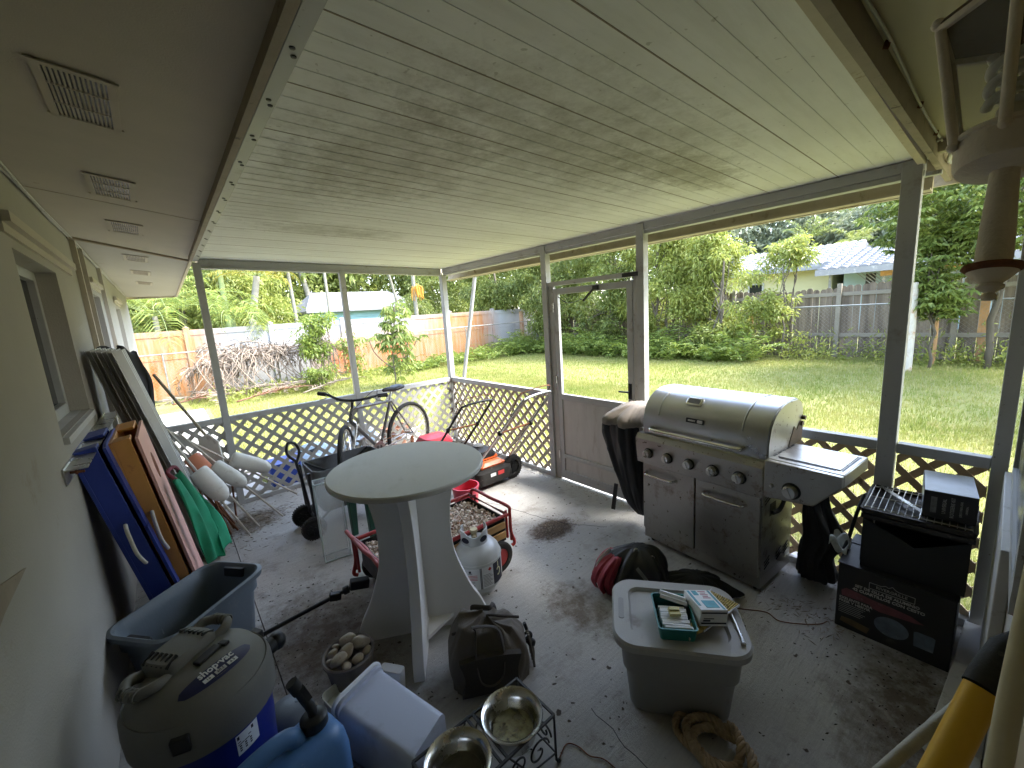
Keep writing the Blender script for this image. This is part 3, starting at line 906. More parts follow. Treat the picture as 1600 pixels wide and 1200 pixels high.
chain('chain_link_fence', 'low chain link fence standing just before the white rust stained fence', (-2.5, 12.95, 0), (12.9, 12.95, 0), 1.12, [1.0, 3.4, 5.8, 7.3, 9.7, 12.1, 15.2])
chain('chain_link_fence', 'low chain link fence running before the weathered wooden fence', (13.3, 11.0, 0), (13.3, -4.5, 0), 1.2, [.1, 4., 6.3, 9.4, 12.3, 15])

M['oldpost'] = mat('stained_concrete_post', (.52, .48, .42), .85, var=.12, vs=4, bump=.3, bs=30, spots=((.42, .24, .13), 3.5, .53, .12))
M['rustpost'] = mat('rust_stained_post', (.42, .27, .17), .85, var=.2, vs=4, bump=.3, bs=30, spots=((.36, .16, .07), 3.5, .5, .12))
def gpost(label, x, y, r_, h, m, lean=0):
    b = MB(); b.tube([(0, 0, -.15), (lean * .5, 0, h * .5), (lean, .02, h)], [r_, r_ * .97, r_ * .93], 14)
    o = obj('old_post', b, m, None, smooth=50, bevel=.01); o.location = (x, y, 0)
    tag(o, label, 'post')
gpost('thick pale concrete post with rust streaks before the wooden fence at the right', 12.05, 1.24, .095, 1.62, M['oldpost'])
gpost('reddish stained post in the hedge just left of the screen door frame', 10.9, 9.55, .07, 1.5, M['rustpost'])
gpost('shorter tan post in the bushes near the end of the orange fence', 12.6, 13.2, .09, 1.55, M['rustpost'])
gpost('thin yellowish stake before the wooden fence left of the patio post', 13.15, 4.45, .03, 1.05, M['orangeboard'])
gpost('thin leaning stake between the thick pale post and the wooden fence', 13.1, .95, .03, 1.0, M['orangeboard'], .1)

# ---------------- neighbouring buildings ----------------
M['roofwhite'] = mat('white_roof_sheet', (.23, .23, .245), .6, var=.1, vs=1, bump=.1, spots=((.48, .47, .46), 1.5, .55, .15), stretch=(.5, 3, 3))
M['turq'] = mat('turquoise_siding', (.26, .43, .48), .7, var=.06, vs=1, bump=.05)
M['paleyellow'] = mat('pale_yellow_stucco', (.50, .47, .28), .8, var=.06, vs=1, bump=.1)
M['paleblue'] = mat('pale_blue_wall', (.32, .42, .48), .8, var=.06, vs=1, bump=.1)
def siding(b, x0, x1, y, z0, z1, st=.18):
    z = z0
    while z < z1 - .01:
        zz = min(z + st, z1)
        b.add([(x0, y, zz), (x1, y, zz), (x1, y - .03, z), (x0, y - .03, z), (x0, y + .01, z), (x1, y + .01, z)], [(0, 1, 2, 3), (3, 2, 5, 4)]); z = zz
sh = root('garden_shed', 'turquoise sided shed with a white sloping roof behind the white fence', 'shed', (8.6, 21.5, 0))
b = MB(); b.box(-2.3, 2.3, -1.45, 1.5, -.1, 2.12); siding(b, -2.3, 2.3, -1.455, 0, 2.12); obj('wall', b, M['turq'], sh)
b = MB(); b.add([(-2.7, -1.9, 2.15), (2.9, -1.9, 2.15), (1.9, 0, 3.05), (-1.9, 0, 3.05), (-2.7, 1.9, 2.15), (2.9, 1.9, 2.15), (-2.7, -1.9, 2.07), (2.9, -1.9, 2.07), (2.9, 1.9, 2.07), (-2.7, 1.9, 2.07)],
    [(0, 1, 2, 3), (3, 2, 5, 4), (1, 5, 2), (0, 3, 4), (0, 6, 7, 1), (1, 7, 8, 5), (5, 8, 9, 4), (4, 9, 6, 0), (6, 9, 8, 7)])
for i in range(9):
    t = i / 8; b.bar((-2.7 + 5.6 * t, -1.9, 2.165), (-1.9 + 3.8 * t, 0, 3.06), .04, .02)
obj('roof', b, M['roofwhite'], sh)
def tiles(b, y0, y1, x0, z0, x1, z1, row=.34, colw=.3):
    """barrel tile roof plane rising from (x0,z0) to (x1,z1), width y0..y1"""
    n = int(math.hypot(x1 - x0, z1 - z0) / row); m_ = int((y1 - y0) / colw)
    for i in range(n):
        a, c = i / n, (i + 1.15) / n
        xa, za = x0 + (x1 - x0) * a, z0 + (z1 - z0) * a + .05
        xb, zb = x0 + (x1 - x0) * c, z0 + (z1 - z0) * c
        for j in range(m_):
            yc = y0 + (j + .5) * (y1 - y0) / m_; vs = []
            for (x, z) in ((xa, za), (xb, zb)):
                for k in range(5):
                    t = PI * k / 4; vs.append((x, yc - math.cos(t) * colw * .5, z + math.sin(t) * .07))
            b.add(vs, [(k, k + 1, k + 6, k + 5) for k in range(4)] + [(4, 3, 2, 1, 0)])
hA = root('neighbour_house', 'pale yellow house with a white barrel tile roof seen over the wooden fence', 'house', (24, 6.6, 0))
b = MB(); b.box(-1.0, 5, -1.6, 3.6, -.1, 2.55); obj('wall', b, M['paleyellow'], hA)
b = MB(); tiles(b, -2.3, 4.3, -1.7, 2.62, .9, 3.55); b.add([(-1.7, -2.3, 2.6), (-1.7, 4.3, 2.6), (.9, 4.3, 3.53), (.9, -2.3, 3.53), (6, -2.3, 2.6), (6, 4.3, 2.6)], [(0, 1, 2, 3), (3, 2, 5, 4), (0, 3, 4), (1, 5, 2), (0, 4, 5, 1)])
b.box(-1.74, -1.70, -2.35, 4.35, 2.45, 2.66); obj('roof', b, M['roofwhite'], hA, smooth=60)
b = MB(); b.box(-1.04, -1.0, 1.0, 1.7, 1.3, 2.1); wn = obj('window', b, M['white'], hA)
b = MB(); b.box(-1.045, -1.041, 1.08, 1.62, 1.37, 2.03); obj('pane', b, M['glassdark'], wn)
hB = root('neighbour_house', 'pale blue house with a low grey white tiled porch roof and white lattice', 'house', (21.5, 2.2, 0))
b = MB(); b.box(1.0, 5, -3.6, 2.3, -.1, 2.45); obj('wall', b, M['paleblue'], hB)
b = MB(); tiles(b, -4, 2.75, -.9, 2.30, 3.0, 3.15, .36, .3); b.add([(-.9, -4, 2.28), (-.9, 2.75, 2.28), (3, 2.75, 3.13), (3, -4, 3.13), (6, -4, 2.4), (6, 2.75, 2.4)], [(0, 1, 2, 3), (3, 2, 5, 4), (0, 3, 4), (1, 5, 2), (0, 4, 5, 1)])
b.box(-.95, -.9, -4, 2.8, 2.12, 2.34); obj('roof', b, M['roofwhite'], hB, smooth=60)
b = MB(); b.box(.96, 1.0, 1.3, 1.6, .6, 2.1); wn = obj('window', b, M['darkmetal'], hB)
b = MB()
for i in range(26):
    for s_ in (1, -1): b.bar((-.1 + .01 * s_, -2.5 + i * .13, 1.2), (-.1 + .01 * s_, -2.5 + i * .13 + s_ * .95, 2.15), .03, .008, (1, 0, 0))
obj('porch_lattice', b, M['roofwhite'], hB, smooth=None)
b = MB()
for y in (2.5, .9, -2.6): b.box(-.14, -.06, y - .04, y + .04, -.1, 2.14)
obj('porch_post', b, M['roofwhite'], hB)
b = MB(); b.box(-.15, -.09, -1.2, 1.0, 1.95, 2.13); obj('porch_beam', b, M['orangeboard'], hB)

# ---------------- trees and plants ----------------
G = 'bushy trees along the wooden fence'
tree('ficus_tree', 'dense dark green tree in the far corner beside the orange stained fence', 'tree', (12.3, 14.4, 0), 4.6, 1.5, 1.6, .9, LM['ficus'], 11, 120, 190, .13, .05, .42, .10, G)
tree('ficus_tree', 'dense green tree filling the view just left of the screen door', 'tree', (12.9, 11.6, 0), 5.0, 1.4, 1.6, .5, LM['ficus'], 12, 130, 190, .12, .05, .40, .09, G)
tree('ficus_tree', 'green bushy tree seen through the screen door', 'tree', (13.0, 9.1, 0), 4.8, 1.1, 1.45, .35, LM['ficus'], 13, 120, 180, .12, .05, .38, .08, G, stems=2)
tree('loose_shrub_tree', 'yellow green leafy shrub tree just right of the screen door', 'tree', (12.9, 7.0, 0), 4.3, .9, 1.4, .1, LM['lime'], 14, 160, 120, .13, .045, .34, .05, G, stems=3, gap=.2)
tree('loose_shrub_tree', 'airy light green shrub tree between the screen door and the far yellow house', 'tree', (12.9, 5.2, 0), 3.5, .8, 1.05, .1, LM['lime'], 15, 120, 110, .13, .045, .30, .045, G, stems=3, gap=.35)
tree('vine_shrub', 'slim vine covered shrub climbing before the wooden fence under the white tile roof', 'shrub', (13.0, 3.65, 0), 3.1, .45, .55, .3, LM['lime'], 16, 64, 75, .11, .04, .2, .025, None, stems=2, gap=.3)
tree('umbrella_tree', 'large leaved tree overhanging the right end of the wooden fence', 'tree', (12.9, .2, 0), 5.0, 1.7, 1.75, 1.75, LM['umbrella'], 17, 125, 170, .155, .05, .42, .06, None, stems=1, rosette=True, gap=.1)
tree('umbrella_shrub', 'leafy shrub with drooping leaves low before the right part of the wooden fence', 'shrub', (12.5, .95, 0), 2.6, .5, .42, .6, LM['umbrella'], 18, 50, 100, .15, .05, .22, .03, None, rosette=True)
tree('umbrella_tree', 'tall tree further right behind the hanging lantern', 'tree', (11.2, -2.2, 0), 4.8, 1.5, 1.6, 1.2, LM['umbrella'], 19, 90, 140, .16, .055, .42, .1, None, rosette=True)
# far trees beyond the houses and behind the shed, each its own crown
FG = 'far trees beyond the fences'
far = [(31, 14.5, 9.5, 4.6, 'dusky tree beyond the yellow house at its left'), (33, 9.0, 7.6, 3.2, 'grey green tree crown rising behind the white tile roof'),
       (31, 4.4, 6.0, 2.6, 'dark tree between the two neighbouring roofs'), (29, .4, 7.5, 3.2, 'big dark tree above the blue house roof'), (30, -4.5, 8.5, 3.5, 'dark tree beyond the right end of the fence'),
       (24, 22, 9.5, 4.6, 'far tree in line with the inner corner post of the patio'), (17.5, 26, 9, 4.4, 'far tree right of the turquoise shed'), (11.5, 28, 9, 4.4, 'far tree directly behind the turquoise shed'),
       (6, 28, 9, 4.4, 'far tree left of the turquoise shed'), (.5, 25, 8.5, 4.2, 'far tree behind the yellowing palm'), (-5, 22, 7.5, 4., 'far tree at the left behind the orange part of the fence'), (-11, 19, 7, 4., 'far tree hidden mostly by the house wall at the left')]
for i, (x, y, h, r_, lb) in enumerate(far):
    tree('far_tree', lb, 'tree', (x, y, 0), h, r_, r_, .6, LM['far'] if i < 5 else LM['ficus'], 30 + i, 190, 85, .34, .15, 1.05, .2, FG, gap=.0)
hd = [(14.6, 17.5, 3.4), (9.6, 17.2, 2.5), (-2.5, 16, 2.6)]
for i, (x, y, h) in enumerate(hd):
    tree('shrub', ['leafy shrub behind the corner of the white fence', 'low green shrub between the shed and the thin palms', 'green shrub under the big palm fronds at the left'][i], 'shrub', (x, y, 0), h, 1.3, 1.1, .4, LM['ficus'], 60 + i, 60, 90, .13, .05, .38, .05)
for i, (x, y, h, lb) in enumerate(((-4.5, 17.5, 3.6, 'leafy tree just behind the left end of the stained fence'), (1.6, 19.0, 4.2, 'leafy tree behind the big arching palm'), (3.6, 19.8, 4.4, 'leafy tree behind the palm clump left of the shed'), (13.2, 20.5, 5.2, 'leafy tree just right of the turquoise shed'))):
    tree('broadleaf_tree', lb, 'tree', (x, y, 0), h, 1.9, 1.3, .5, LM['ficus'] if i % 2 else LM['lime'], 90 + i, 120, 100, .17, .07, .5, .08, 'trees close behind the white fence')
PG = 'palms behind the white fence'
palm('feather_palm', 'wide palm with long arching fronds at the left beside the house wall', (.9, 15.4, 0), 2.1, 20, 2.9, 71, ll=.7, tr=.08, group=PG, droop=1.7, nfr=46)
palm('feather_palm', 'short palm whose long green leaflets droop over the white fence left of the patio post', (2.55, 13.95, 0), 1.9, 12, 1.35, 72, ll=.5, tr=.07, group=PG, droop=2.8, nfr=30, azr=(-2.5, -.2), tm=LM['greentrunk'])
palm('feather_palm', 'slim green trunked palm just right of the left patio post', (2.72, 16.6, 0), 4.2, 10, 2.0, 73, ll=.5, tr=.085, group=PG, tm=LM['greentrunk'])
palm('feather_palm', 'leaning pale trunked palm with a yellow crown', (3.1, 16.0, 0), 3.25, 13, 1.5, 74, LM['palmyellow'], lean=(.55, 0), ll=.42, tr=.12, group=PG)
palm('feather_palm', 'thin grey trunked palm between the yellow palm and the turquoise shed', (4.75, 16.4, 0), 4.6, 9, 1.7, 75, lean=(-.1, 0), ll=.42, tr=.06, group=PG)
palm('feather_palm', 'bushy green palm clump left of the shed with low fronds', (4.9, 15.4, 0), 1.2, 9, 1.6, 76, ll=.45, tr=.04, group=PG, clump=2)
palm('feather_palm', 'thin palm trunk crossing before the left end of the shed roof', (5.9, 16.4, 0), 4.7, 9, 1.7, 77, ll=.42, tr=.055, group=PG)
palm('feather_palm', 'dark palm with leaning trunk behind the middle of the shed roof', (7.6, 24.2, 0), 6.0, 9, 2.2, 78, lean=(-.9, 0), ll=.5, tr=.14, group=PG)
palm('feather_palm', 'thin leaning palm right of the shed roof', (9.6, 18.0, 0), 4.6, 9, 1.7, 79, lean=(-.7, 0), ll=.42, tr=.06, group=PG)
def seeds(t, rs):
    b = MB()
    for i in range(46):
        a = rs.uniform(0, 2 * PI); L = rs.uniform(.3, .7)
        p = Vector((.12, -.05, 2.95)); q = p + Vector((math.cos(a) * .3 * rs.uniform(.2, 1), math.sin(a) * .2, -L))
        b.tube([p, p.lerp(q, .4) + Vector((math.cos(a) * .16, math.sin(a) * .1, .05)), q], .016, 4)
    obj('seed_cluster', b, mat('orange_seed', (.50, .24, .03), .7, var=.25, vs=12, bump=0), t, smooth=None)
palm('feather_palm', 'palm with hanging orange seed cluster behind the far corner of the fence', (9.35, 16.2, 0), 4.4, 10, 1.8, 80, ll=.45, tr=.085, group=PG, extra=seeds)
palm('feather_palm', 'small palm crown showing above the white tile roof', (29, 7.6, 0), 4.3, 13, 1.9, 81, ll=.6, tr=.12, droop=1.2)
palm('feather_palm', 'bright green palm crown above the join of the two neighbouring roofs', (27, 5.1, 0), 3.7, 12, 1.3, 82, LM['lime'], ll=.5, tr=.1, droop=1.2)

# young umbrella plant on the lawn
def scheff():
    t = root('schefflera_plant', 'young umbrella plant with three bare forking stems on the lawn before the orange fence', 'plant', (5.19, 9.66, -.06))
    rs = np.random.RandomState(8); b = MB(); V = []
    b.tube(bez([(0, 0, 0), (.03, 0, .25), (.02, 0, .48)], 5), .018, 7)
    b.tube(bez([(.02, 0, .46), (-.2, 0, .62), (-.42, .02, .9), (-.52, 0, 1.2)], 5), .013, 6)
    b.tube(bez([(.02, 0, .46), (.28, 0, .62), (.55, .02, .86), (.72, 0, 1.1)], 5), .013, 6)
    b.tube(bez([(.02, 0, .46), (.04, .02, .9), (.15, .02, 1.5), (.2, 0, 1.95)], 5), .014, 6)
    obj('stem', b, LM['bark'], t, smooth=180)
    b = MB()
    def whorl(c, s_, n=8, el=.35):
        for i in range(n):
            az = 2 * PI * i / n + rs.uniform(-.2, .2); L = rs.uniform(.18, .3) * s_
            e = el + rs.uniform(-.3, .3)
            q = np.array(c) + np.array([math.cos(az) * math.cos(e), math.sin(az) * math.cos(e), math.sin(e)]) * L
            b.tube([c, tuple(q)], .004, 4)
            m_ = 8; a2 = np.linspace(0, 2 * PI, m_ + 1)[:m_] + rs.uniform(0, 1)
            D = np.stack([np.cos(a2), np.sin(a2), np.full(m_, -.55)], 1)
            V.append(leafset(np.repeat(q[None], m_, 0), D, .17 * s_, .05 * s_, rs, .35))
    whorl((-.52, 0, 1.2), .9, 5); whorl((.72, 0, 1.1), .9, 5)
    for z in np.arange(.95, 2.0, .11): whorl((.05 + .08 * z, 0, z), 1.05 if z > 1.3 else 1.25, 7, .2)
    for z in (.35, .5, .65, .8): whorl((.22 + .1 * z, .15, z), 1.15, 6, -.1)
    obj('stalk', b, LM['bark'], t, smooth=None)
    VV = np.concatenate(V); bigmesh('leaf', VV, quads(VV), LM['umbrella'], t)
scheff()
tree('leafy_bush', 'loose leafy bush right of the dead frond heap before the fence', 'shrub', (4.25, 11.9, 0), 1.95, .55, .35, .55, LM['fern'], 21, 42, 55, .10, .045, .2, .02, None, stems=3, gap=.3)
tree('leafy_bush', 'low green bush at the right foot of the dead frond heap', 'shrub', (3.9, 11.2, 0), .75, .3, .3, .1, LM['fern'], 22, 18, 60, .08, .035, .15, .012, None, stems=2)
tree('leafy_bush', 'small bush behind the second patio post by the chain link fence', 'shrub', (5.1, 12.2, 0), 1.4, .28, .25, .25, LM['fern'], 23, 18, 45, .10, .04, .17, .012, None, stems=2, gap=.3)
# undergrowth: uncountable ferns and weeds along the fences
def under():
    rs = np.random.RandomState(4); V = []
    def clump(x, y, h, n, w_=.04):
        for i in range(n):
            az = rs.uniform(0, 2 * PI)
            frond(None, V, (x + rs.uniform(-.12, .12), y + rs.uniform(-.12, .12), -.08), az, rs.uniform(.7, 1.35), h * rs.uniform(.7, 1.2), rs, .15 * h + .05, 13, 1.5, w_, .3, start=.05)
    for y in np.arange(4.3, 15.2, .27):
        for q in range(3): clump(12.05 + rs.uniform(-.35, .9) - (.5 if y > 12 else 0), y + rs.uniform(-.15, .15), rs.uniform(.5, 1.35) * (1 + .25 * math.sin(y * 2.1)), 8)
    for x in np.arange(6.3, 12.2, .33):
        f = (x - 6) / 6
        for q in range(2): clump(x, 12.2 + rs.uniform(-.5, .5), rs.uniform(.3, .55) + .4 * f, 8)
    VV = np.concatenate(V)
    o = bigmesh('undergrowth', VV, quads(VV), LM['fern']); tag(o, 'green ferns and weeds growing along the foot of the hedge', 'undergrowth', kind='stuff')
    V = []
    for i in range(260):
        y = rs.uniform(-3.5, 4.4); x = 13.3 + rs.uniform(-.6, .45); h = rs.uniform(.2, .55)
        n = 14; c = np.array([x, y, -.06]) + np.abs(rs.normal(size=(n, 3))) * [.1, .1, h * .6]
        V.append(leafset(c, rs.normal(size=(n, 3)) + [0, 0, 1.2], h * .35, .03, rs, .2))
    for i in range(150):
        x = rs.uniform(1.5, 6.5); y = rs.uniform(11.2, 12.8); n = 14
        c = np.array([x, y, -.06]) + np.abs(rs.normal(size=(n, 3))) * [.1, .1, .12]
        V.append(leafset(c, rs.normal(size=(n, 3)) + [0, 0, 1.2], .14, .03, rs, .2))
    VV = np.concatenate(V)
    o = bigmesh('weeds', VV, quads(VV), LM['lime']); tag(o, 'low pale weeds along the wooden fence and under the dead fronds', 'weeds', kind='stuff')
under()
# heap of dead palm fronds draped over the chain link fence
def heap():
    rs = np.random.RandomState(6); b = MB(); V = []
    t = root('dead_frond_heap', 'heap of dry grey brown palm fronds draped over the chain link fence', 'palm fronds', (3, 12.6, 0))
    for i in range(34):
        x = rs.uniform(-1.0, 1.15); sg = rs.choice([-1, 1])
        frond(b, V, (x, rs.uniform(-.15, .25), rs.uniform(.75, 1.12)), rs.uniform(-.25, .25) + (0 if sg > 0 else PI), rs.uniform(-.1, .45), rs.uniform(.7, 1.5), rs, .40, 34, 1.7, .026, .35, r=.022, mess=.75)
    for i in range(60):
        x = rs.uniform(-1.5, 1.6); p = Vector((x, rs.uniform(-.3, .1), rs.uniform(.7, 1.15)))
        b.tube(bez([p, p + Vector((rs.uniform(-.3, .3), -.15, -.25)), p + Vector((rs.uniform(-.5, .5), -.25, -.9))], 4), .012, 5)
    for i in range(16):
        frond(b, V, (rs.uniform(-1.6, 1.3), -.45 + rs.uniform(-.2, .2), .08), rs.uniform(0, 2 * PI), .15, 1.2, rs, .35, 26, .6, .018, .1, r=.014)
    obj('stalk', b, LM['dead'], t, smooth=180)
    VV = np.concatenate(V); bigmesh('leaf', VV, quads(VV), LM['dead'], t)
heap()
def ground_frond(label, x, y, az, L, m):
    rs = np.random.RandomState(int(x * 10)); b = MB(); V = []
    t = root('fallen_frond', label, 'palm frond', (x, y, -.05))
    frond(b, V, (0, 0, .06), az, .16, L, rs, .34, 34, .35, .022, .05, r=.02)
    obj('stalk', b, m, t, smooth=180); VV = np.concatenate(V); VV[:, 2] = np.maximum(VV[:, 2], .01 + .02 * rs.rand(len(VV))); bigmesh('leaf', VV, quads(VV), m, t)
ground_frond('fallen red brown palm frond lying on the grass before the frond heap', 2.0, 10.9, .05, 1.7, LM['deadred'])
ground_frond('fallen pale frond stalk lying on the grass right of the red brown frond', 3.3, 10.6, .35, 1.8, LM['dead'])
ground_frond('fallen brown frond at the left foot of the heap by the chain link fence', .9, 12.0, .3, 1.1, LM['deadred'])
# overhead wires
b = MB(); b.tube(bez([(-8, 18, 4.6), (6, 17.2, 3.75), (20, 17, 4.2)], 10), .012, 5)
b.tube(bez([(-8, 18, 4.2), (6, 17.2, 3.5), (20, 17, 3.9)], 10), .012, 5)
tag(obj('overhead_wire', b, M['black'], None, smooth=180), 'two thin overhead wires crossing behind the palms at the left', 'wire')

# ---------------- things on the ground just outside the lattice ----------------
M['paver'] = mat('pale_paver', (.50, .48, .45), .9, var=.12, vs=4, bump=.4, bs=60, spots=((.3, .27, .23), 7, .6, .1))
M['terra'] = mat('terracotta', (.45, .22, .13), .85, var=.15, vs=6, bump=.2, bs=50)
rs = np.random.RandomState(12)
for i in range(22):
    x = 1.45 + (i % 7) * .33 + rs.uniform(-.05, .05); y = 4.85 + (i // 7) * .36 + rs.uniform(-.05, .05)
    b = MB(); b.bx((0, 0, 0), (.29, .29, .045)); o = obj('paving_stone', b, M['paver'], None, bevel=.006)
    o.location = (x, y, -.05 + .045 * 0 + rs.uniform(0, .03)); o.rotation_euler = (rs.uniform(-.05, .05), rs.uniform(-.05, .05), rs.uniform(-.3, .3))
    tag(o, 'pale square paving stone lying loose on the grass behind the far lattice', 'paving stone', 'loose pavers behind the lattice')
def pot(label, x, y, r_, h, m, tilt=0.):
    b = MB(); b.lathe([(r_ * .7, 0), (r_ * .95, h * .85), (r_ * 1.05, h * .85), (r_ * 1.05, h), (r_ * .93, h), (r_ * .88, h * .82), (r_ * .6, .03), (0, .03)], 24)
    o = obj('plant_pot', b, m, None, smooth=40); o.location = (x, y, -.05 + (r_ if tilt else 0)); o.rotation_euler = (tilt, 0, .4); tag(o, label, 'plant pot')
pot('terracotta pot standing outside the lattice behind the bicycle wheel', 3.05, 4.95, .17, .30, M['terra'])
pot('small black nursery pot outside the lattice behind the bicycle frame', 2.55, 4.9, .12, .22, M['black'])
pot('white plastic pot outside the far lattice beside the second patio post', 2.75, 5.3, .15, .30, M['white'])
pot('black nursery pot outside the lattice near the left patio post', 2.0, 5.1, .14, .25, M['black'])
b = MB(); b.loft([rrect(.13, .10, .03, 0), rrect(.15, .12, .03, .24), rrect(.17, .14, .03, .25), rrect(.17, .14, .03, .27)])
o = obj('plastic_bin', b, mat('royal_blue_plastic', (.02, .06, .38), .4, var=.1, bump=.05), None, smooth=40); o.location = (1.72, 4.75, -.04)
tag(o, 'bright blue plastic bin outside the lattice behind the buoys', 'bin')
b = MB(); b.sheet(lambda u, v: (u * .9 - .45, v * .5 - .25, .12 + .1 * math.sin(u * 7 + v * 3) * math.sin(v * 5) + .1 * u), 20, 12)
o = obj('tarpaulin', b, mat('pale_blue_tarp', (.40, .52, .60), .5, var=.2, vs=8, bump=.1), None, smooth=180, solid=.004); o.location = (2.3, 4.95, -.02)
tag(o, 'crumpled pale blue tarpaulin behind the far lattice', 'tarpaulin')
# ---------------- shared materials for the things on the patio ----------------
M['tabletop'] = mat('dusty_table_paint', (.50, .50, .48), .55, var=.10, vs=3, bump=.12, bs=60, spots=((.38, .375, .34), 5, .54, .2), spots2=((.24, .23, .20), 30, .70, .02), stretch=(1, .5, 1))
M['tablewhite'] = mat('white_table_paint', (.74, .73, .70), .55, var=.05, vs=2, bump=.05, bs=60, spots=((.42, .36, .29), 3, .66, .12))
M['grillsteel'] = mat('greasy_stainless', (.39, .375, .35), .38, .9, var=.14, vs=3, bump=.05, bs=160, stretch=(1, 1, 1), spots=((.085, .065, .045), 30, .615, .03), spots2=((.20, .16, .12), 6, .55, .14))
M['lidsteel'] = mat('brushed_lid_steel', (.47, .475, .49), .34, .95, var=.08, vs=2, bump=.04, bs=200, stretch=(1, .05, 1), spots=((.30, .27, .22), 4, .66, .1))
M['chrome'] = mat('chrome', (.70, .69, .67), .18, 1., var=.08, vs=10, bump=0)
M['redpaint'] = mat('faded_red_paint', (.36, .03, .028), .45, var=.25, vs=7, bump=.1, spots=((.20, .05, .03), 12, .62, .06))
M['slatwood'] = mat('varnished_slat', (.50, .30, .12), .55, var=.15, vs=4, bump=.1, stretch=(.4, 8, 8))
M['cyl'] = mat('tank_enamel', (.56, .58, .58), .38, var=.06, vs=5, bump=.03, spots=((.36, .33, .28), 9, .66, .05))
M['paper'] = mat('white_label', (.72, .74, .76), .6, var=.04, bump=0)
M['ink'] = mat('dark_ink', (.02, .02, .035), .6, var=.1, bump=0)
M['redink'] = mat('red_ink', (.55, .05, .05), .6, var=.1, bump=0)
M['greentub'] = mat('dark_green_plastic', (.012, .075, .045), .45, var=.15, bump=.05)
M['redplastic'] = mat('red_plastic', (.62, .05, .09), .4, var=.12, bump=.05)
M['greyfabric'] = mat('grey_fabric', (.13, .135, .14), .9, var=.2, vs=6, bump=.4, bs=200)
M['aluminium'] = mat('weathered_aluminium', (.42, .42, .41), .5, .55, var=.12, vs=4, bump=.05, spots=((.25, .24, .22), 8, .6, .1), stretch=(1, 1, .4))
M['blueboard'] = mat('blue_board_paint', (.022, .045, .26), .5, var=.15, vs=5, bump=.1, spots=((.12, .12, .22), 14, .68, .03))
M['orangepaint'] = mat('orange_board_paint', (.58, .27, .065), .5, var=.1, vs=4, bump=.1, spots=((.42, .17, .05), 9, .64, .06))
M['pinkboard'] = mat('faded_pink_board_face', (.62, .33, .27), .6, var=.12, vs=3, bump=.1)
M['ropewhite'] = mat('white_rope', (.70, .66, .58), .9, var=.15, vs=40, bump=.5, bs=300)
M['foamwhite'] = mat('buoy_foam', (.62, .60, .54), .75, var=.1, vs=6, bump=.2, bs=60, spots=((.40, .36, .30), 10, .6, .1))
M['foamorange'] = mat('orange_buoy', (.66, .24, .13), .7, var=.12, vs=6, bump=.15)
M['stick'] = mat('pale_stick', (.55, .50, .42), .7, var=.15, vs=8, bump=.1)
def acrylic():
    k = NT('clear_acrylic')
    k.b.inputs['Base Color'].default_value = (.86, .90, .90, 1); k.b.inputs['Roughness'].default_value = .12
    k.b.inputs['Alpha'].default_value = .24; k.b.inputs['IOR'].default_value = 1.45
    return k.m
M['acrylic'] = acrylic()

def at(o, r_): o.location = (-r_.location[0], -r_.location[1], -r_.location[2]); return o

# ---------------- bar table ----------------
T = root('bar_table', 'tall white round bar table on curved crossed panel legs in the middle of the patio', 'table', (1.775, 1.82, 0), math.atan2(-.47, .88))
b = MB(); b.lathe([(0, .872), (.362, .872), (.368, .877), (.368, .893), (.362, .899), (0, .899)], 96)
obj('tabletop', b, M['tabletop'], T, smooth=40)
prof = [(0, .33), (.04, .328), (.12, .298), (.2, .256), (.3, .219), (.4, .190), (.5, .179), (.6, .180), (.7, .194), (.77, .212), (.872, .262)]
def hour(side):
    R_ = [tuple(p) for p in bez([(a[1], a[0], 0) for a in prof], 5)]
    r_ = [(x, z) for x, z, _ in R_]
    if side == 0: return [(x, z) for x, z in r_] + [(-x, z) for x, z in r_[::-1]]
    return [(.0190, 0)] + r_ + [(.0190, .8719)]
XZ = Matrix(((1, 0, 0, 0), (0, 0, 1, 0), (0, 1, 0, 0), (0, 0, 0, 1)))
b = MB(); b.prism(hour(0), -.018, .018, XZ); obj('leg_panel', b, M['tablewhite'], T, bevel=.003, smooth=30)
for a in (90, -90):
    b = MB(); b.prism(hour(1), -.025, .025, TR((0, 0, 0), (0, 0, R(a - 5))) @ XZ); obj('leg_panel', b, M['tablewhite'], T, bevel=.003, smooth=30)
for z in (.79, .05):
    b = MB(); q = [(.018, -.018)] + [(.018 + .15 * math.cos(R(t)), -.018 - .15 * math.sin(R(t))) for t in range(0, 91, 9)]
    b.prism(q if z > .5 else [(.018, -.018), (.15, -.018), (.018, -.15)], z, z + .018); obj('corner_brace', b, M['tablewhite'], T)

# ---------------- gas grill ----------------
GR = root('gas_grill', 'large stainless steel gas grill with six knobs and a side shelf beside the right rail', 'grill', (3.245, 1.47, 0), math.atan2(-.997, -.082))
D_ = .385
S = M['grillsteel']
b = MB(); b.box(0, .735, .02, D_, .035, .105); b.box(.0, .012, .02, D_, .105, .62); b.box(.0, .735, D_ - .01, D_, .105, .62); b.box(.723, .735, .02, D_, .105, .62); b.box(.012, .723, .03, D_ - .01, .60, .62)
cab = obj('cabinet', b, S, GR, bevel=.002)
for y_, z_ in ((.06, .135), (.204, .135), (.29, .135), (.04, .515)):
    for k in range(3):
        b = MB(); b.bar((.7355, y_, z_ + k * .02), (.7355, y_ + .055, z_ + .022 + k * .02), .002, .007, (1, 0, 0)); obj('vent_slot', b, M['black'], cab)
b = MB(); b.box(.7352, .7362, .10, .17, .43, .50); obj('hose_opening', b, M['black'], cab)
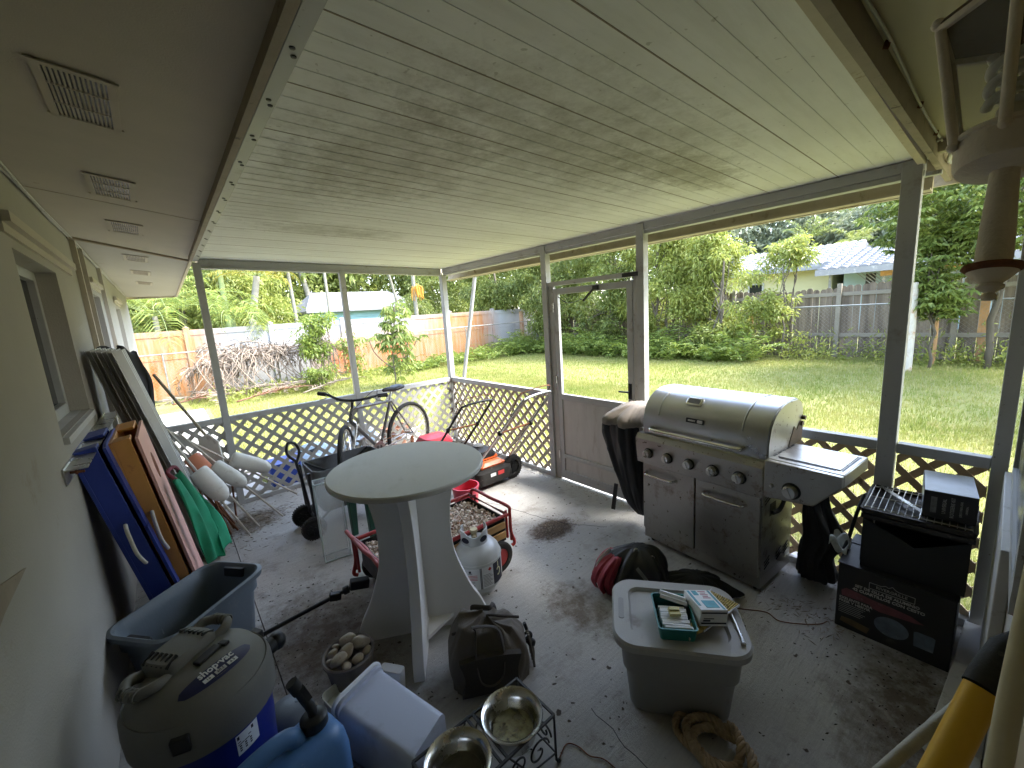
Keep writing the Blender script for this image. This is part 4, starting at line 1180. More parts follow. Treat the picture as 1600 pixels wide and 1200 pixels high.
b = MB(); b.tube(bez([(.745, .11, .45), (.76, .16, .46), (.765, .20, .52), (.76, .20, .62)], 6), .011, 8); obj('gas_hose', b, M['black'], GR, smooth=180)
for x0, x1, hx0, hx1, hz in ((.006, .366, .035, .25, .508), (.374, .730, .425, .66, .500)):
    b = MB(); b.box(x0, x1, .0, .0195, .108, .572); d = obj('door', b, S, GR, bevel=.004)
    b = MB(); b.tube(bez([(hx0, .002, hz), (hx0 + .012, -.03, hz), (hx0 + .04, -.038, hz - .002), (hx1 - .04, -.038, hz - .002), (hx1 - .012, -.03, hz), (hx1, .002, hz)], 6), .009, 10)
    obj('handle', b, M['chrome'], d, smooth=60)
# control panel, slightly raked, running on under the side shelf
def yz(poly, x0, x1, b):
    n = len(poly); vs = [(x0, y, z) for y, z in poly] + [(x1, y, z) for y, z in poly]
    b.add(vs, [tuple(range(n)), tuple(range(n, 2 * n))[::-1]] + [(i, n + i, n + (i + 1) % n, (i + 1) % n) for i in range(n)]); return b
b = MB(); yz([(-.035, .580), (.03, .580), (.03, .775), (-.03, .775), (-.052, .745), (-.050, .70)], -.012, .758, b)
cp = obj('control_panel', b, S, GR, bevel=.004)
b = MB(); b.box(.762, 1.075, -.018, .30, .735, .797); b.prism([(.762, .602), (.975, .625), (1.075, .745), (1.075, .796), (.762, .796)], -.050, -.0185, XZ)
ss = obj('side_shelf', b, S, GR, bevel=.005)
# cut corner under the shelf end
b = MB(); b.box(.79, 1.045, .03, .27, .797, .8015); obj('burner_lid', b, S, ss, bevel=.002)
b = MB(); b.box(.80, 1.03, .018, .026, .7965, .7985); b.box(1.049, 1.056, .03, .27, .7965, .7985)
for i in range(5): b.box(.768, .776, .03 + i * .05, .065 + i * .05, .7965, .7985)
obj('groove', b, M['black'], ss)
for x, z, r_ in ((.085, .660, .024), (.222, .662, .024), (.362, .664, .024), (.503, .665, .025), (.645, .667, .026), (.885, .672, .030)):
    b = MB(); K = TR((x, -.047, z), (PI / 2, 0, 0))
    b.lathe([(r_ * 1.35, 0), (r_ * 1.35, .004), (r_ * 1.15, .008)], 24, K); bz = obj('knob_bezel', b, M['darkmetal'], cp, smooth=40)  # shadow round the knob put into the dark bezel colour
    b = MB(); b.lathe([(r_ * 1.05, .006), (r_ * 1.05, .016), (r_, .03), (r_ * .92, .036), (0, .038)], 24, K); b.bx((0, 0, .038), (r_ * .32, r_ * 1.7, .008), (0, 0, .4), K)
    obj('knob', b, M['steel'], cp, smooth=40, bevel=.0015)
b = MB(); b.lathe([(.010, 0), (.010, .01), (.006, .016), (0, .017)], 14, TR((.80, -.047, .675), (PI / 2, 0, 0))); obj('igniter', b, M['steel'], cp, smooth=40)
# lid: flat front skirt then a quarter-round hood
lp = [(-.022, .782), (-.025, .865)] + [(.20 - .215 * math.cos(R(t)), .885 + .165 * math.sin(R(t))) for t in range(8, 91, 8)] + [(.30, 1.045), (.36, 1.015), (D_ - .01, .97), (D_ - .005, .80)]
b = MB(); yz(lp, .028, .762, b); lid = obj('lid', b, M['lidsteel'], GR, bevel=.004, smooth=22)
for x in (.135, .635):
    b = MB(); pts = [(x, y - .001, z + .001) for y, z in lp[2:-3]]
    b.tube(pts, .0035, 5)
    obj('lid_seam', b, M['lidsteel'], lid, smooth=180)
b = MB(); yz([(y * .96 + .006, (z - .9) * .96 + .9) for y, z in lp], .7625, .768, b)
obj('lid_end', b, M['grillsteel'], lid, smooth=22)
b = MB(); yz([(.20, .80), (.36, .80), (.37, .90), (.33, .915), (.29, .875), (.26, .90), (.22, .84)], .7685, .771, b); b.tube([(.765, .36, .93), (.785, .36, .93)], .012, 8); b.tube([(.765, .345, .90), (.78, .345, .90)], .014, 8)
obj('burn_mark', b, mat('burnt_grease', (.10, .065, .04), .6, .3, var=.4, vs=14, bump=.2), lid, smooth=None)
hz = .822
b = MB(); b.tube(bez([(.10, -.02, hz), (.108, -.058, hz), (.14, -.07, hz), (.3, -.07, hz), (.55, -.07, hz), (.61, -.07, hz), (.642, -.058, hz), (.65, -.02, hz)], 8), .013, 12)
obj('handle', b, M['chrome'], lid, smooth=60)
gm = frame((.335, .052, 1.005), (1, 0, 0), (0, .72, .69))
b = MB(); b.loft([rrect(.048, .027, .012, 0), rrect(.048, .027, .012, .010), rrect(.040, .019, .009, .014)], gm); g = obj('gauge', b, M['chrome'], lid, smooth=40)
b = MB(); b.loft([rrect(.036, .016, .007, .0141), rrect(.036, .016, .007, .0152)], gm); obj('dial', b, M['greyfabric'], g)
bm_ = frame((.375, -.0175, .915), (1, 0, 0), (0, .18, 1))
b = MB(); b.loft([rrect(.052, .013, .004, -.004), rrect(.052, .013, .004, .005)], bm_); g = obj('badge', b, M['ink'], lid)
text('badge_lettering', "MEMBER'S", .0125, M['paper'], g, bm_ @ TR((-.018, 0, .0052)), bold=.0004, sx=.8)
b = MB(); b.loft([rrect(.016, .009, .004, .0051), rrect(.016, .009, .004, .0056)], bm_ @ TR((.032, 0, 0))); obj('badge_emblem', b, M['steel'], g)
for x in (.04, .695):
    for y in (.06, D_ - .05):
        b = MB(); b.lathe([(.018, -.009), (.022, -.006), (.022, .006), (.018, .009)], 14, TR((x, y, .022), (0, PI / 2, .3))); b.bx((x, y, .034), (.02, .03, .012)); obj('caster', b, M['black'], GR, smooth=40)
b = MB(); b.box(-.30, -.012, .02, .30, .66, .79); obj('side_shelf', b, S, GR, bevel=.005)

# ---------------- cloth covers ----------------
def drape(name, label, cat, loc, rings, m, seed, n=96, fold=.08, nf=9, par=None, rz=0, sub=1):
    """closed cloth-like form through (z, cx, cy, ax, ay, exponent) rings with running folds"""
    R_ = []
    zs_ = np.linspace(0, len(rings) - 1, (len(rings) - 1) * 7 + 1)
    arr = np.array(rings, float)
    def cr(t):
        i = min(int(t), len(arr) - 2); f = t - i
        p0, p1, p2, p3 = arr[max(i - 1, 0)], arr[i], arr[i + 1], arr[min(i + 2, len(arr) - 1)]
        return .5 * (2 * p1 + (p2 - p0) * f + (2 * p0 - 5 * p1 + 4 * p2 - p3) * f * f + (3 * p1 - p0 - 3 * p2 + p3) * f ** 3)
    for t in zs_:
        z, cx, cy, ax, ay, e = cr(t); rg = []
        for j in range(n):
            a = 2 * PI * j / n; c, s_ = math.cos(a), math.sin(a)
            q = noise.noise(Vector((c * nf * .35, s_ * nf * .35, z * 2.2 + seed)))
            q2 = abs(noise.noise(Vector((c * nf * .8 + seed, s_ * nf * .8, z * 5))))
            k = 1 + fold * (q * 1.6 - q2 * 1.1)
            zz = z + .25 * fold * min(ax, ay) * noise.noise(Vector((c * 3, s_ * 3, z * 9 + seed * 2)))
            rg.append((cx + k * ax * math.copysign(abs(c) ** (2 / e), c), cy + k * ay * math.copysign(abs(s_) ** (2 / e), s_), zz))
        R_.append(rg)
    b = MB(); b.loft(R_)
    if par is not None: return obj(name, b, m, par, smooth=180)
    o = obj(name, b, m, None, smooth=180); o.location = loc; o.rotation_euler = (0, 0, rz)
    return tag(o, label, cat) if label else o
M['cover_black'] = mat('black_cover_cloth', (.028, .028, .030), .55, var=.3, vs=5, bump=.2, bs=160)
M['cover_grey'] = mat('taupe_cover_cloth', (.27, .235, .205), .75, var=.15, vs=5, bump=.25, bs=160)
CV = root('grill_cover', 'black and taupe cloth cover bunched on the left shelf of the grill', 'grill cover', (3.36, 1.63, 0))
drape('skirt', None, None, None, [(.10, .06, -.05, .05, .04, 2), (.20, .04, -.03, .10, .08, 2), (.42, .02, 0, .14, .12, 2.2), (.64, .0, .02, .165, .15, 2.4), (.78, -.01, .02, .17, .155, 2.6), (.83, 0, .02, .14, .13, 2.4)], M['cover_black'], 3, fold=.16, nf=13, par=CV)
drape('top_cloth', None, None, None, [(.77, .01, .0, .13, .12, 2.4), (.80, .0, .0, .182, .165, 2.4), (.845, .0, .0, .185, .16, 2.3), (.885, .02, -.02, .15, .13, 2.2), (.915, .03, -.04, .09, .09, 2), (.92, .03, -.04, .01, .01, 2)], M['cover_grey'], 8, fold=.17, nf=8, par=CV)
b = MB(); b.bx((-.03, .13, .20), (.012, .028, .20), (.12, .05, .4)); obj('strap', b, M['cover_black'], CV)
drape('black_cloth_bag', 'black shiny cloth bag hanging bunched under the side shelf of the grill', 'bag', (3.55, .565, 0), [(.02, .0, .02, .05, .07, 2), (.05, -.01, .0, .07, .09, 2.2), (.16, 0, .01, .065, .075, 2.3), (.28, .0, -.02, .075, .09, 2.2), (.44, .0, .02, .055, .06, 2), (.58, -.02, .03, .045, .045, 2), (.60, -.02, .03, .01, .01, 2)], M['cover_black'], 14, fold=.30, nf=8)

# ---------------- propane tank ----------------
PT = root('propane_tank', 'pale grey propane tank with warning labels right of the bar table', 'propane tank', (2.175, 1.905, 0), R(-125))
r0 = .148
b = MB(); b.lathe([(.10, .018), (.125, .03), (r0 - .004, .055), (r0, .08), (r0, .205), (r0 - .003, .222), (.135, .25), (.11, .277), (.075, .295), (.03, .302), (0, .303)], 56); tb = obj('tank', b, M['cyl'], PT, smooth=60)
b = MB(); b.tube([(r0 * math.cos(2 * PI * i / 60), r0 * math.sin(2 * PI * i / 60), .212) for i in range(60)], .0028, 5, closed=True); obj('weld_seam', b, M['cyl'], tb, smooth=180)
b = MB(); b.lathe([(.105, 0), (.112, 0), (.112, .035), (.105, .035), (.105, 0)], 40, cap=False); obj('foot_ring', b, M['cyl'], PT, smooth=40)
def ring_wall(b, r_, z0, z1, a0, a1, th=.004, n=40, top=None):
    vs = []; 
    for i in range(n + 1):
        t = a0 + (a1 - a0) * i / n; zt = z1 if top is None else z1 - top(i / n)
        for rr, z in ((r_, z0), (r_, zt), (r_ - th, zt), (r_ - th, z0)): vs.append((rr * math.cos(R(t)), rr * math.sin(R(t)), z))
    fs = [(0, 1, 2, 3)] + [(i * 4 + k, (i + 1) * 4 + k, (i + 1) * 4 + (k + 1) % 4, i * 4 + (k + 1) % 4) for i in range(n) for k in range(4)] + [tuple(4 * n + k for k in (3, 2, 1, 0))]
    b.add(vs, fs)
def dips(f): return .030 * max(0, math.cos((f - .5) * 9) ) * (1 if abs(f - .5) < .17 else 0) + (.012 if .08 < f < .16 or .84 < f < .92 else 0)
b = MB(); ring_wall(b, .079, .285, .375, -125, 130, top=dips)
o = obj('collar', b, M['cyl'], PT, smooth=50)
for a in (-38, 42):
    b = MB(); K = TR((.0795 * math.cos(R(a)), .0795 * math.sin(R(a)), .328)) @ TR((0, 0, 0), (0, PI / 2, 0)) if 0 else frame((.0798 * math.cos(R(a)), .0798 * math.sin(R(a)), .328), (-math.sin(R(a)), math.cos(R(a)), 0), (0, 0, 1))
    b.lathe([(0, 0), (1, 0), (1, .0015), (0, .0015)], 20, K @ Matrix.Diagonal((.026, .017, 1, 1))); obj('hand_hole', b, M['ink'], o)
b = MB(); b.tube([(0, 0, .30), (0, 0, .345)], .016, 10); b.tube([(0, 0, .325), (.045, 0, .325)], .012, 10); b.lathe([(.022, .345), (.024, .35), (.022, .362), (0, .362)], 12); obj('valve', b, mat('brass', (.42, .34, .20), .5, .6, var=.2, bump=.05), PT, smooth=40)
def patch(b, a0, a1, z0, z1, r_, n=10):
    vs = []
    for i in range(n + 1):
        t = R(a0 + (a1 - a0) * i / n)
        vs += [(r_ * math.cos(t), r_ * math.sin(t), z0), (r_ * math.cos(t), r_ * math.sin(t), z1)]
    b.add(vs, [(2 * i, 2 * i + 2, 2 * i + 3, 2 * i + 1) for i in range(n)])
b = MB(); patch(b, -38, 8, .07, .198, r0 + .0008); patch(b, 12, 40, .07, .198, r0 + .0008); lb = obj('label', b, M['paper'], PT)
b = MB(); patch(b, 8, 9.6, .07, .198, r0 + .001, 2); patch(b, 10.6, 12.2, .07, .198, r0 + .001, 2); patch(b, 40, 74, .07, .198, r0 + .0009)
for i in range(9): patch(b, 14.5, 38 - (i % 3) * 3, .082 + i * .0085, .0842 + i * .0085, r0 + .0013, 4)
for i in range(5): patch(b, -16, -4 - (i % 2) * 4, .08 + i * .009, .083 + i * .009, r0 + .0013, 3)
patch(b, -16, -11, .175, .188, r0 + .0013, 2); patch(b, -18, -9, .170, .173, r0 + .0013, 2)
obj('label_print', b, M['ink'], lb)
b = MB()
for i in range(4): patch(b, -20 + (i % 2) * 2, 2, .13 + i * .009, .133 + i * .009, r0 + .0013, 5)
t = R(31)
K = frame((math.cos(t) * (r0 + .0016), math.sin(t) * (r0 + .0016), .180), (-math.sin(t), math.cos(t), 0), (0, 0, 1))
b.add([(-.012, 0, 0), (0, -.012, 0), (.012, 0, 0), (0, .012, 0)], [(0, 1, 2, 3)], K)
obj('hazard_mark', b, M['redink'], lb)
t = R(56); K = frame((math.cos(t) * (r0 + .0012), math.sin(t) * (r0 + .0012), .135), (-math.sin(t), math.cos(t), 0), (0, 0, 1))
b = MB(); b.tube([(.014 * math.cos(a), .022 * math.sin(a), 0) for a in np.linspace(-2.2, 2.6, 16)], .0045, 5, m=K, flat=.3); b.bx((0, .045, 0), (.009, .03, .001), (0, 0, 0), K); obj('label_swirl', b, mat('cream_print', (.62, .60, .38), .6, bump=0), lb)

# ---------------- wagon full of shells ----------------
W = root('garden_wagon', 'red garden wagon with wooden slat sides and tubular end frames behind the bar table', 'wagon', (2.06, 2.165, 0))
x0, x1, y0, y1 = -.39, .39, -.205, .205
b = MB(); b.box(x0, x1, y0, y1, .15, .165); b.box(x0, x1, y0, y0 + .008, .165, .31); b.box(x0, x1, y1 - .008, y1, .165, .31); b.box(x0, x0 + .008, y0 + .008, y1 - .008, .165, .31); b.box(x1 - .008, x1, y0 + .008, y1 - .008, .165, .31)
obj('tray', b, M['black'], W)
b = MB(); b.tube([(x0 - .012, y0 - .012, .325), (x1 + .012, y0 - .012, .325), (x1 + .012, y1 + .012, .325), (x0 - .012, y1 + .012, .325)], .013, 8, closed=True)
obj('rim', b, M['redpaint'], W, smooth=60)
for s_ in (y0 - .012, y1 + .012):
    for z in (.20, .265):
        b = MB(); b.box(x0 + .01, x1 - .01, s_ - .006, s_ + .006, z - .022, z + .022); obj('side_slat', b, M['slatwood'], W, bevel=.003)
for sx in (-1, 1):
    X_ = (x1 + .035) * sx
    b = MB()
    for yy in (y0 - .01, y0 + .03, y1 - .03, y1 + .01):
        b.tube([(X_, yy, .14), (X_, yy, .33)], .009, 8)
    b.tube(bez([(X_, y0 - .01, .10), (X_ + .02 * sx, y0 - .015, .12), (X_, y0 - .01, .2), (X_, y0 - .01, .33), (X_ + .01 * sx, y0 + .02, .36), (X_, 0, .365), (X_ + .01 * sx, y1 - .02, .36), (X_, y1 + .01, .33), (X_, y1 + .01, .2), (X_ + .02 * sx, y1 + .015, .12), (X_, y1 + .01, .10)], 5), .011, 8)
    obj('end_frame', b, M['redpaint'], W, smooth=60)
b = MB(); b.tube([(x0 - .03, y0 + .03, .36), (x0 - .055, -.02, .37), (x0 - .04, y1 + .10, .35)], .012, 8); obj('push_bar', b, M['redpaint'], W, smooth=60)
for sx in (-.27, .27):
    b = MB(); b.tube([(sx, y0 - .04, .10), (sx, y1 + .04, .10)], .010, 8); b.box(sx - .02, sx + .02, -.1, .1, .10, .15); obj('axle', b, M['redpaint'], W)
    for sy in (y0 - .055, y1 + .055):
        b = MB(); K = TR((sx * 1.05, sy, .10), (PI / 2, 0, 0)); b.lathe([(.06, -.016), (.085, -.02), (.098, -.012), (.10, 0), (.098, .012), (.085, .02), (.06, .016)], 26, K, cap=False); wh = obj('wheel', b, M['rubber'], W, smooth=50)
        b = MB(); b.lathe([(0, -.014), (.06, -.012), (.062, 0), (.06, .012), (0, .014)], 20, K); obj('rim', b, M['redpaint'], wh, smooth=50)
b = MB(); hp_ = [(-.43, .02, .175), (-.50, .035, .16), (-.72, .09, .11), (-1.0, .14, .055)]
b.tube(hp_, .011, 8); obj('pull_shaft', b, M['black'], W, smooth=60)
b = MB(); b.bx((-.475, .03, .165), (.10, .05, .05), (0, .2, -.2)); b.tube([(-.53, .04, .155), (-.56, .05, .148)], .022, 10); b.bx((-.60, .06, .135), (.06, .035, .04), (0, .2, -.2)); obj('pull_joint', b, M['black'], W, bevel=.006)
b = MB(); b.tube(bez([(-1.0, .14, .055), (-1.03, .20, .055), (-1.11, .21, .05), (-1.12, .12, .05), (-1.05, .08, .05), (-1.0, .14, .055)], 5), .016, 8); obj('pull_grip', b, M['black'], W, smooth=60)
def shells():
    rs = np.random.RandomState(9); b = MB()
    for i in range(1500):
        x, y = rs.uniform(-.375, .375), rs.uniform(-.19, .19); z = .285 + .012 * math.sin(x * 9) + rs.uniform(-.012, .016)
        r_ = rs.uniform(.006, .0145); K = TR((2.06 + x, 2.165 + y, z), tuple(rs.uniform(-1.1, 1.1, 3)))
        n = 6; prf = []
        for k in range(3):
            t = k / 2; prf.append([(r_ * (1 - t * .75) * math.cos(2 * PI * j / n) * 1.3, r_ * (1 - t * .75) * math.sin(2 * PI * j / n), r_ * .6 * t) for j in range(n)])
        b.loft(prf, K, cap0=False)
    b.box(2.06 - .38, 2.06 + .38, 2.165 - .195, 2.165 + .195, .16, .272)
    k = NT('seashell_mix'); v = k.coord(); f = k.noise(v, 60, 2); g = k.noise(v, 22, 3)
    o = k.mix(k.ramp(f, .4, .6), (.42, .30, .22), (.74, .66, .56)); o = k.mix(k.ramp(g, .58, .68), o, (.50, .27, .17)); k.l(o, k.b.inputs['Base Color']); k.b.inputs['Roughness'].default_value = .6
    tag(obj('seashells', b, k.m, None, smooth=None), 'heap of small pale and pinkish seashells filling the red wagon', 'seashells', kind='stuff')
shells()

# ---------------- clear acrylic box ----------------
AB = root('acrylic_box', 'tall clear acrylic box standing on end left of the bar table', 'acrylic box', (1.655, 2.87, 0), R(-8))
hx, hy, h = .082, .05, .56; t = .006
b = MB(); b.box(-hx, hx, -hy, -hy + t, 0, h); b.box(-hx, hx, hy - t, hy, 0, h); b.box(-hx, -hx + t, -hy + t, hy - t, 0, h); b.box(hx - t, hx, -hy + t, hy - t, 0, h); b.box(-hx + t, hx - t, -hy + t, hy - t, 0, t)
obj('panel', b, M['acrylic'], AB, smooth=None)
b = MB()
for x in (-hx, hx):
    for y in (-hy, hy): b.tube([(x, y, 0), (x, y, h)], .0035, 6)
b.tube([(-hx, -hy, h), (hx, -hy, h), (hx, hy, h), (-hx, hy, h)], .004, 6, closed=True); b.tube([(-hx, -hy, .004), (hx, -hy, .004), (hx, hy, .004), (-hx, hy, .004)], .005, 6, closed=True)
k = NT('acrylic_edge'); k.b.inputs['Base Color'].default_value = (.62, .70, .69, 1); k.b.inputs['Roughness'].default_value = .15; k.b.inputs['Alpha'].default_value = .75
obj('edge', b, k.m, AB, smooth=60)

# ---------------- green plastic table, red bucket, folding cart ----------------
GT = root('plastic_table', 'small dark green plastic table behind the bar table', 'table', (2.07, 2.93, 0), R(6))
b = MB(); b.loft([rrect(.235, .18, .03, .43), rrect(.24, .185, .035, .44), rrect(.24, .185, .035, .45), rrect(.23, .175, .03, .455)]); obj('tabletop', b, M['greentub'], GT, smooth=40)
b = MB(); 
for s_ in (-1, 1):
    b.prism([(-.22, .43), (.22, .43), (.22, .33)] + [(.17 - .34 * i / 12, .33 + .075 * math.sin(PI * i / 12)) for i in range(13)] + [(-.22, .33)], s_ * .168 - .004, s_ * .168 + .004, XZ)
obj('apron', b, M['greentub'], GT)
for sx in (-1, 1):
    for sy in (-1, 1):
        b = MB(); b.loft([[(sx * (.205 + .0) + x, sy * .155 + y, 0) for x, y in ((-.02, -.018), (.02, -.018), (.02, .018), (-.02, .018))], [(sx * .20 + x, sy * .15 + y, .43) for x, y in ((-.032, -.026), (.032, -.026), (.032, .026), (-.032, .026))]]); obj('leg', b, M['greentub'], GT, bevel=.004)
b = MB(); b.lathe([(.085, 0), (.09, .01), (.108, .21), (.114, .212), (.114, .225), (.104, .225), (.086, .015), (0, .012)], 30)
o = obj('bucket', b, M['redplastic'], None, smooth=40); o.location = (2.66, 2.74, 0); tag(o, 'small bright red plastic bucket on the floor behind the wagon', 'bucket')
FC = root('folding_wagon', 'black folding wagon with grey fabric tub and chunky wheels left behind the acrylic box', 'wagon', (1.95, 3.42, 0))
b = MB(); rg = [rrect(.24, .15, .04, .16), rrect(.27, .17, .05, .30), rrect(.29, .185, .05, .50), rrect(.28, .175, .05, .50), rrect(.26, .16, .05, .32), rrect(.23, .14, .04, .19)]
b.loft([[(x, y, z + .012 * math.sin(x * 14) * (z > .4)) for x, y, z in q] for q in rg]); obj('fabric_tub', b, M['greyfabric'], FC, smooth=60)
b = MB()
for s_ in (-1, 1):
    b.tube([(-.27, s_ * .15, .12), (.25, s_ * .15, .50)], .009, 6); b.tube([(.25, s_ * .15, .12), (-.27, s_ * .15, .50)], .009, 6)
    b.tube([(-.30, s_ * .14, .08), (-.31, s_ * .14, .50)], .013, 8)
b.tube([(-.30, -.14, .12), (-.30, .14, .12)], .012, 8); obj('frame', b, M['black'], FC, smooth=60)
b = MB(); b.tube([(-.31, -.02, .14), (-.34, -.04, .42), (-.37, -.08, .60)], .011, 8); b.tube(bez([(-.37, -.08, .58), (-.335, -.07, .66), (-.36, -.1, .74), (-.41, -.12, .755), (-.425, -.12, .68), (-.37, -.08, .60)], 5), .010, 8); obj('handle', b, M['black'], FC, smooth=60)
def wheel(parent, c, r_, wd, ax=0., hub=None, name='wheel'):
    K = TR(c, (PI / 2, 0, 0)) if ax == 0 else TR(c, (0, 0, ax)) @ TR((0, 0, 0), (PI / 2, 0, 0))
    b = MB(); b.lathe([(r_ * .62, -wd * .42), (r_ * .88, -wd / 2), (r_ * .98, -wd * .35), (r_, 0), (r_ * .98, wd * .35), (r_ * .88, wd / 2), (r_ * .62, wd * .42)], 32, K, cap=False)
    n_ = 30
    for i in range(n_):
        a = 2 * PI * i / n_; b.bx((r_ * math.cos(a), r_ * math.sin(a), 0), (.006, .008, wd * .8), (0, 0, a), K)
    w_ = obj(name, b, M['rubber'], parent, smooth=50)
    b = MB(); b.lathe([(0, -wd * .45), (r_ * .15, -wd * .45), (r_ * .17, -wd * .2), (r_ * .6, -wd * .15), (r_ * .66, -wd * .38), (r_ * .66, wd * .38), (r_ * .6, wd * .15), (r_ * .17, wd * .2), (r_ * .15, wd * .45), (0, wd * .45)], 28, K)
    for i in range(8):
        a = 2 * PI * i / 8
        for s_ in (-1, 1): b.bx((r_ * .4 * math.cos(a), r_ * .4 * math.sin(a), s_ * wd * .2), (r_ * .46, .010, .008), (0, 0, a), K)
    obj('rim', b, hub or M['black'], w_, smooth=40)
    return w_
for x, y in ((-.34, -.19), (-.34, .10), (.25, -.19), (.25, .12)): wheel(FC, (x, y, .085), .085, .05)

# ---------------- bicycle ----------------
BK = root('bicycle', 'old dark bicycle leaning against the far lattice between the patio posts', 'bicycle', (2.5, 4.0, 0))
def bk(p): return (p[0] - 2.5, p[1] - 4.0, p[2])
HR, BBk, ST, HT, HB, FH = (2.90, 4.19, .34), (2.47, 3.99, .31), (2.67, 4.075, .76), (2.21, 3.865, .80), (2.175, 3.845, .69), (2.07, 3.74, .34)
M['bikepaint'] = mat('dull_frame_paint', (.14, .13, .125), .4, .4, var=.3, vs=12, bump=.05, spots=((.20, .10, .06), 22, .62, .05))
b = MB()
for p, q, r_ in ((ST, HT, .014), (BBk, HB, .017), (BBk, ST, .015), (HT, HB, .018)): b.tube([bk(p), bk(q)], r_, 10)
for s_ in (-1, 1):
    o_ = Vector((-.4, .9, 0)).normalized() * .05 * s_
    b.tube([bk(Vector(BBk) + o_ * .6), bk(Vector(HR) + o_ * 1.1)], .009, 8); b.tube([bk(Vector(ST) + o_ * .3), bk(Vector(HR) + o_ * 1.1)], .008, 8)
obj('frame', b, M['bikepaint'], BK, smooth=60)
b = MB(); fd = Vector((-.47, -.88, 0)).normalized(); fs_ = Vector((.88, -.47, 0)).normalized()
for s_ in (-1, 1): b.tube(bez([bk(Vector(HB) + fs_ * .02 * s_), bk(Vector(HB) + fs_ * .045 * s_ + Vector((0, 0, -.05))), bk(Vector(FH) + fs_ * .048 * s_ + Vector((.03, .03, .12))), bk(Vector(FH) + fs_ * .048 * s_)], 5), .010, 8)
obj('fork', b, M['steel'], BK, smooth=60)
def bwheel(c, ax, r_=.325):
    d = Vector(ax).normalized(); K = frame(bk(c), tuple(d), (0, 0, 1))
    b = MB(); b.tube([(r_ * math.cos(2 * PI * i / 56), r_ * math.sin(2 * PI * i / 56), 0) for i in range(56)], .021, 8, closed=True, m=K); w_ = obj('wheel', b, M['rubber'], BK, smooth=60)
    b = MB(); b.tube([((r_ - .024) * math.cos(2 * PI * i / 56), (r_ - .024) * math.sin(2 * PI * i / 56), 0) for i in range(56)], .009, 6, closed=True, m=K); b.tube([(0, 0, -.045), (0, 0, .045)], .020, 10, m=K); obj('rim', b, M['steel'], w_, smooth=60)
    b = MB()
    for i in range(28):
        a = 2 * PI * i / 28; a2 = a + (.5 if i % 2 else -.5); s_ = .03 if i % 4 < 2 else -.03
        b.tube([((r_ - .03) * math.cos(a), (r_ - .03) * math.sin(a), 0), (.02 * math.cos(a2), .02 * math.sin(a2), s_)], .0014, 4, m=K)
    obj('spoke', b, M['chrome'], w_, smooth=None)
bwheel(HR, (.9, .4, 0)); bwheel(FH, tuple(fd))
SP = (2.70, 4.09, .865)
b = MB(); b.tube([bk(ST), bk(SP)], .013, 8); obj('seat_post', b, M['steel'], BK, smooth=60)
b = MB(); K = frame(bk((2.715, 4.095, .885)), (-.9, -.4, 0.02), (.4, -.9, 0))
sr = [(-.13, .002, .01), (-.12, .07, .03), (-.06, .082, .032), (0, .06, .03), (.06, .028, .026), (.12, .018, .022), (.14, .004, .01)]
b.loft([[(x, w_ * math.cos(a), h_ * .9 * math.sin(a) - (0.01 if abs(x) < .05 else 0)) for a in np.linspace(0, 2 * PI, 17)[:16]] for x, w_, h_ in sr], K)
obj('saddle', b, M['black'], BK, smooth=180)
b = MB(); b.tube([bk(HT), bk((2.225, 3.875, .87))], .013, 8); b.tube([bk((2.225, 3.875, .87)), bk((2.19, 3.80, .89))], .015, 8); obj('stem', b, M['black'], BK, smooth=60)
b = MB(); hc = Vector((2.19, 3.80, .89))
bar = [hc + fs_ * -.30 + Vector((.06, .10, .075)), hc + fs_ * -.22 + Vector((.03, .05, .07)), hc + fs_ * -.10 + Vector((0, 0, .02)), hc, hc + fs_ * .10 + Vector((0, 0, .0)), hc + fs_ * .22 + Vector((.03, .05, .01)), hc + fs_ * .30 + Vector((.06, .10, .0))]
b.tube([bk(p) for p in bez(bar, 5)], .0125, 8); hb = obj('handlebar', b, M['black'], BK, smooth=60)
for i, j in ((0, 1), (6, 5)):
    b = MB(); b.tube([bk(bar[i]), bk(bar[i].lerp(bar[j], .9))], .019, 10); obj('grip', b, M['rubber'], hb, smooth=60)
    b = MB(); b.tube(bez([bk(bar[j]), bk(bar[j] + fd * .04 + Vector((0, 0, -.03))), bk(bar[i].lerp(bar[j], .3) + fd * .07 + Vector((0, 0, -.045)))], 5), .005, 6); obj('brake_lever', b, M['steel'], hb, smooth=60)
    b = MB(); b.tube(bez([bk(bar[j]), bk(bar[j] + fd * .12 + Vector((0, 0, .08))), bk(Vector(HT) + fd * .10 + Vector((0, 0, -.02))), bk(Vector(HB) + Vector((.02, .02, .0)))], 7), .0025, 5); obj('cable', b, M['black'], hb, smooth=60)
b = MB(); K = frame(bk((2.45, 3.955, .31)), (.9, .4, 0), (0, 0, 1))
b.lathe([(.055, -.003), (.088, -.003), (.09, 0), (.088, .003), (.055, .003)], 32, K, cap=False)
for i in range(5): b.bx((.035 * math.cos(i * 1.257), .035 * math.sin(i * 1.257), 0), (.07, .012, .005), (0, 0, i * 1.257), K)
b.tube([(0, 0, .02), (.10, -.13, .025)], .009, 8, m=K); b.tube([(0, 0, -.09), (-.10, .13, -.095)], .009, 8, m=K); b.bx((.10, -.14, .06), (.09, .02, .06), (0, 0, .2), K); b.bx((-.10, .14, -.13), (.09, .02, .06), (0, 0, .2), K)
obj('crank', b, M['steel'], BK, smooth=40)
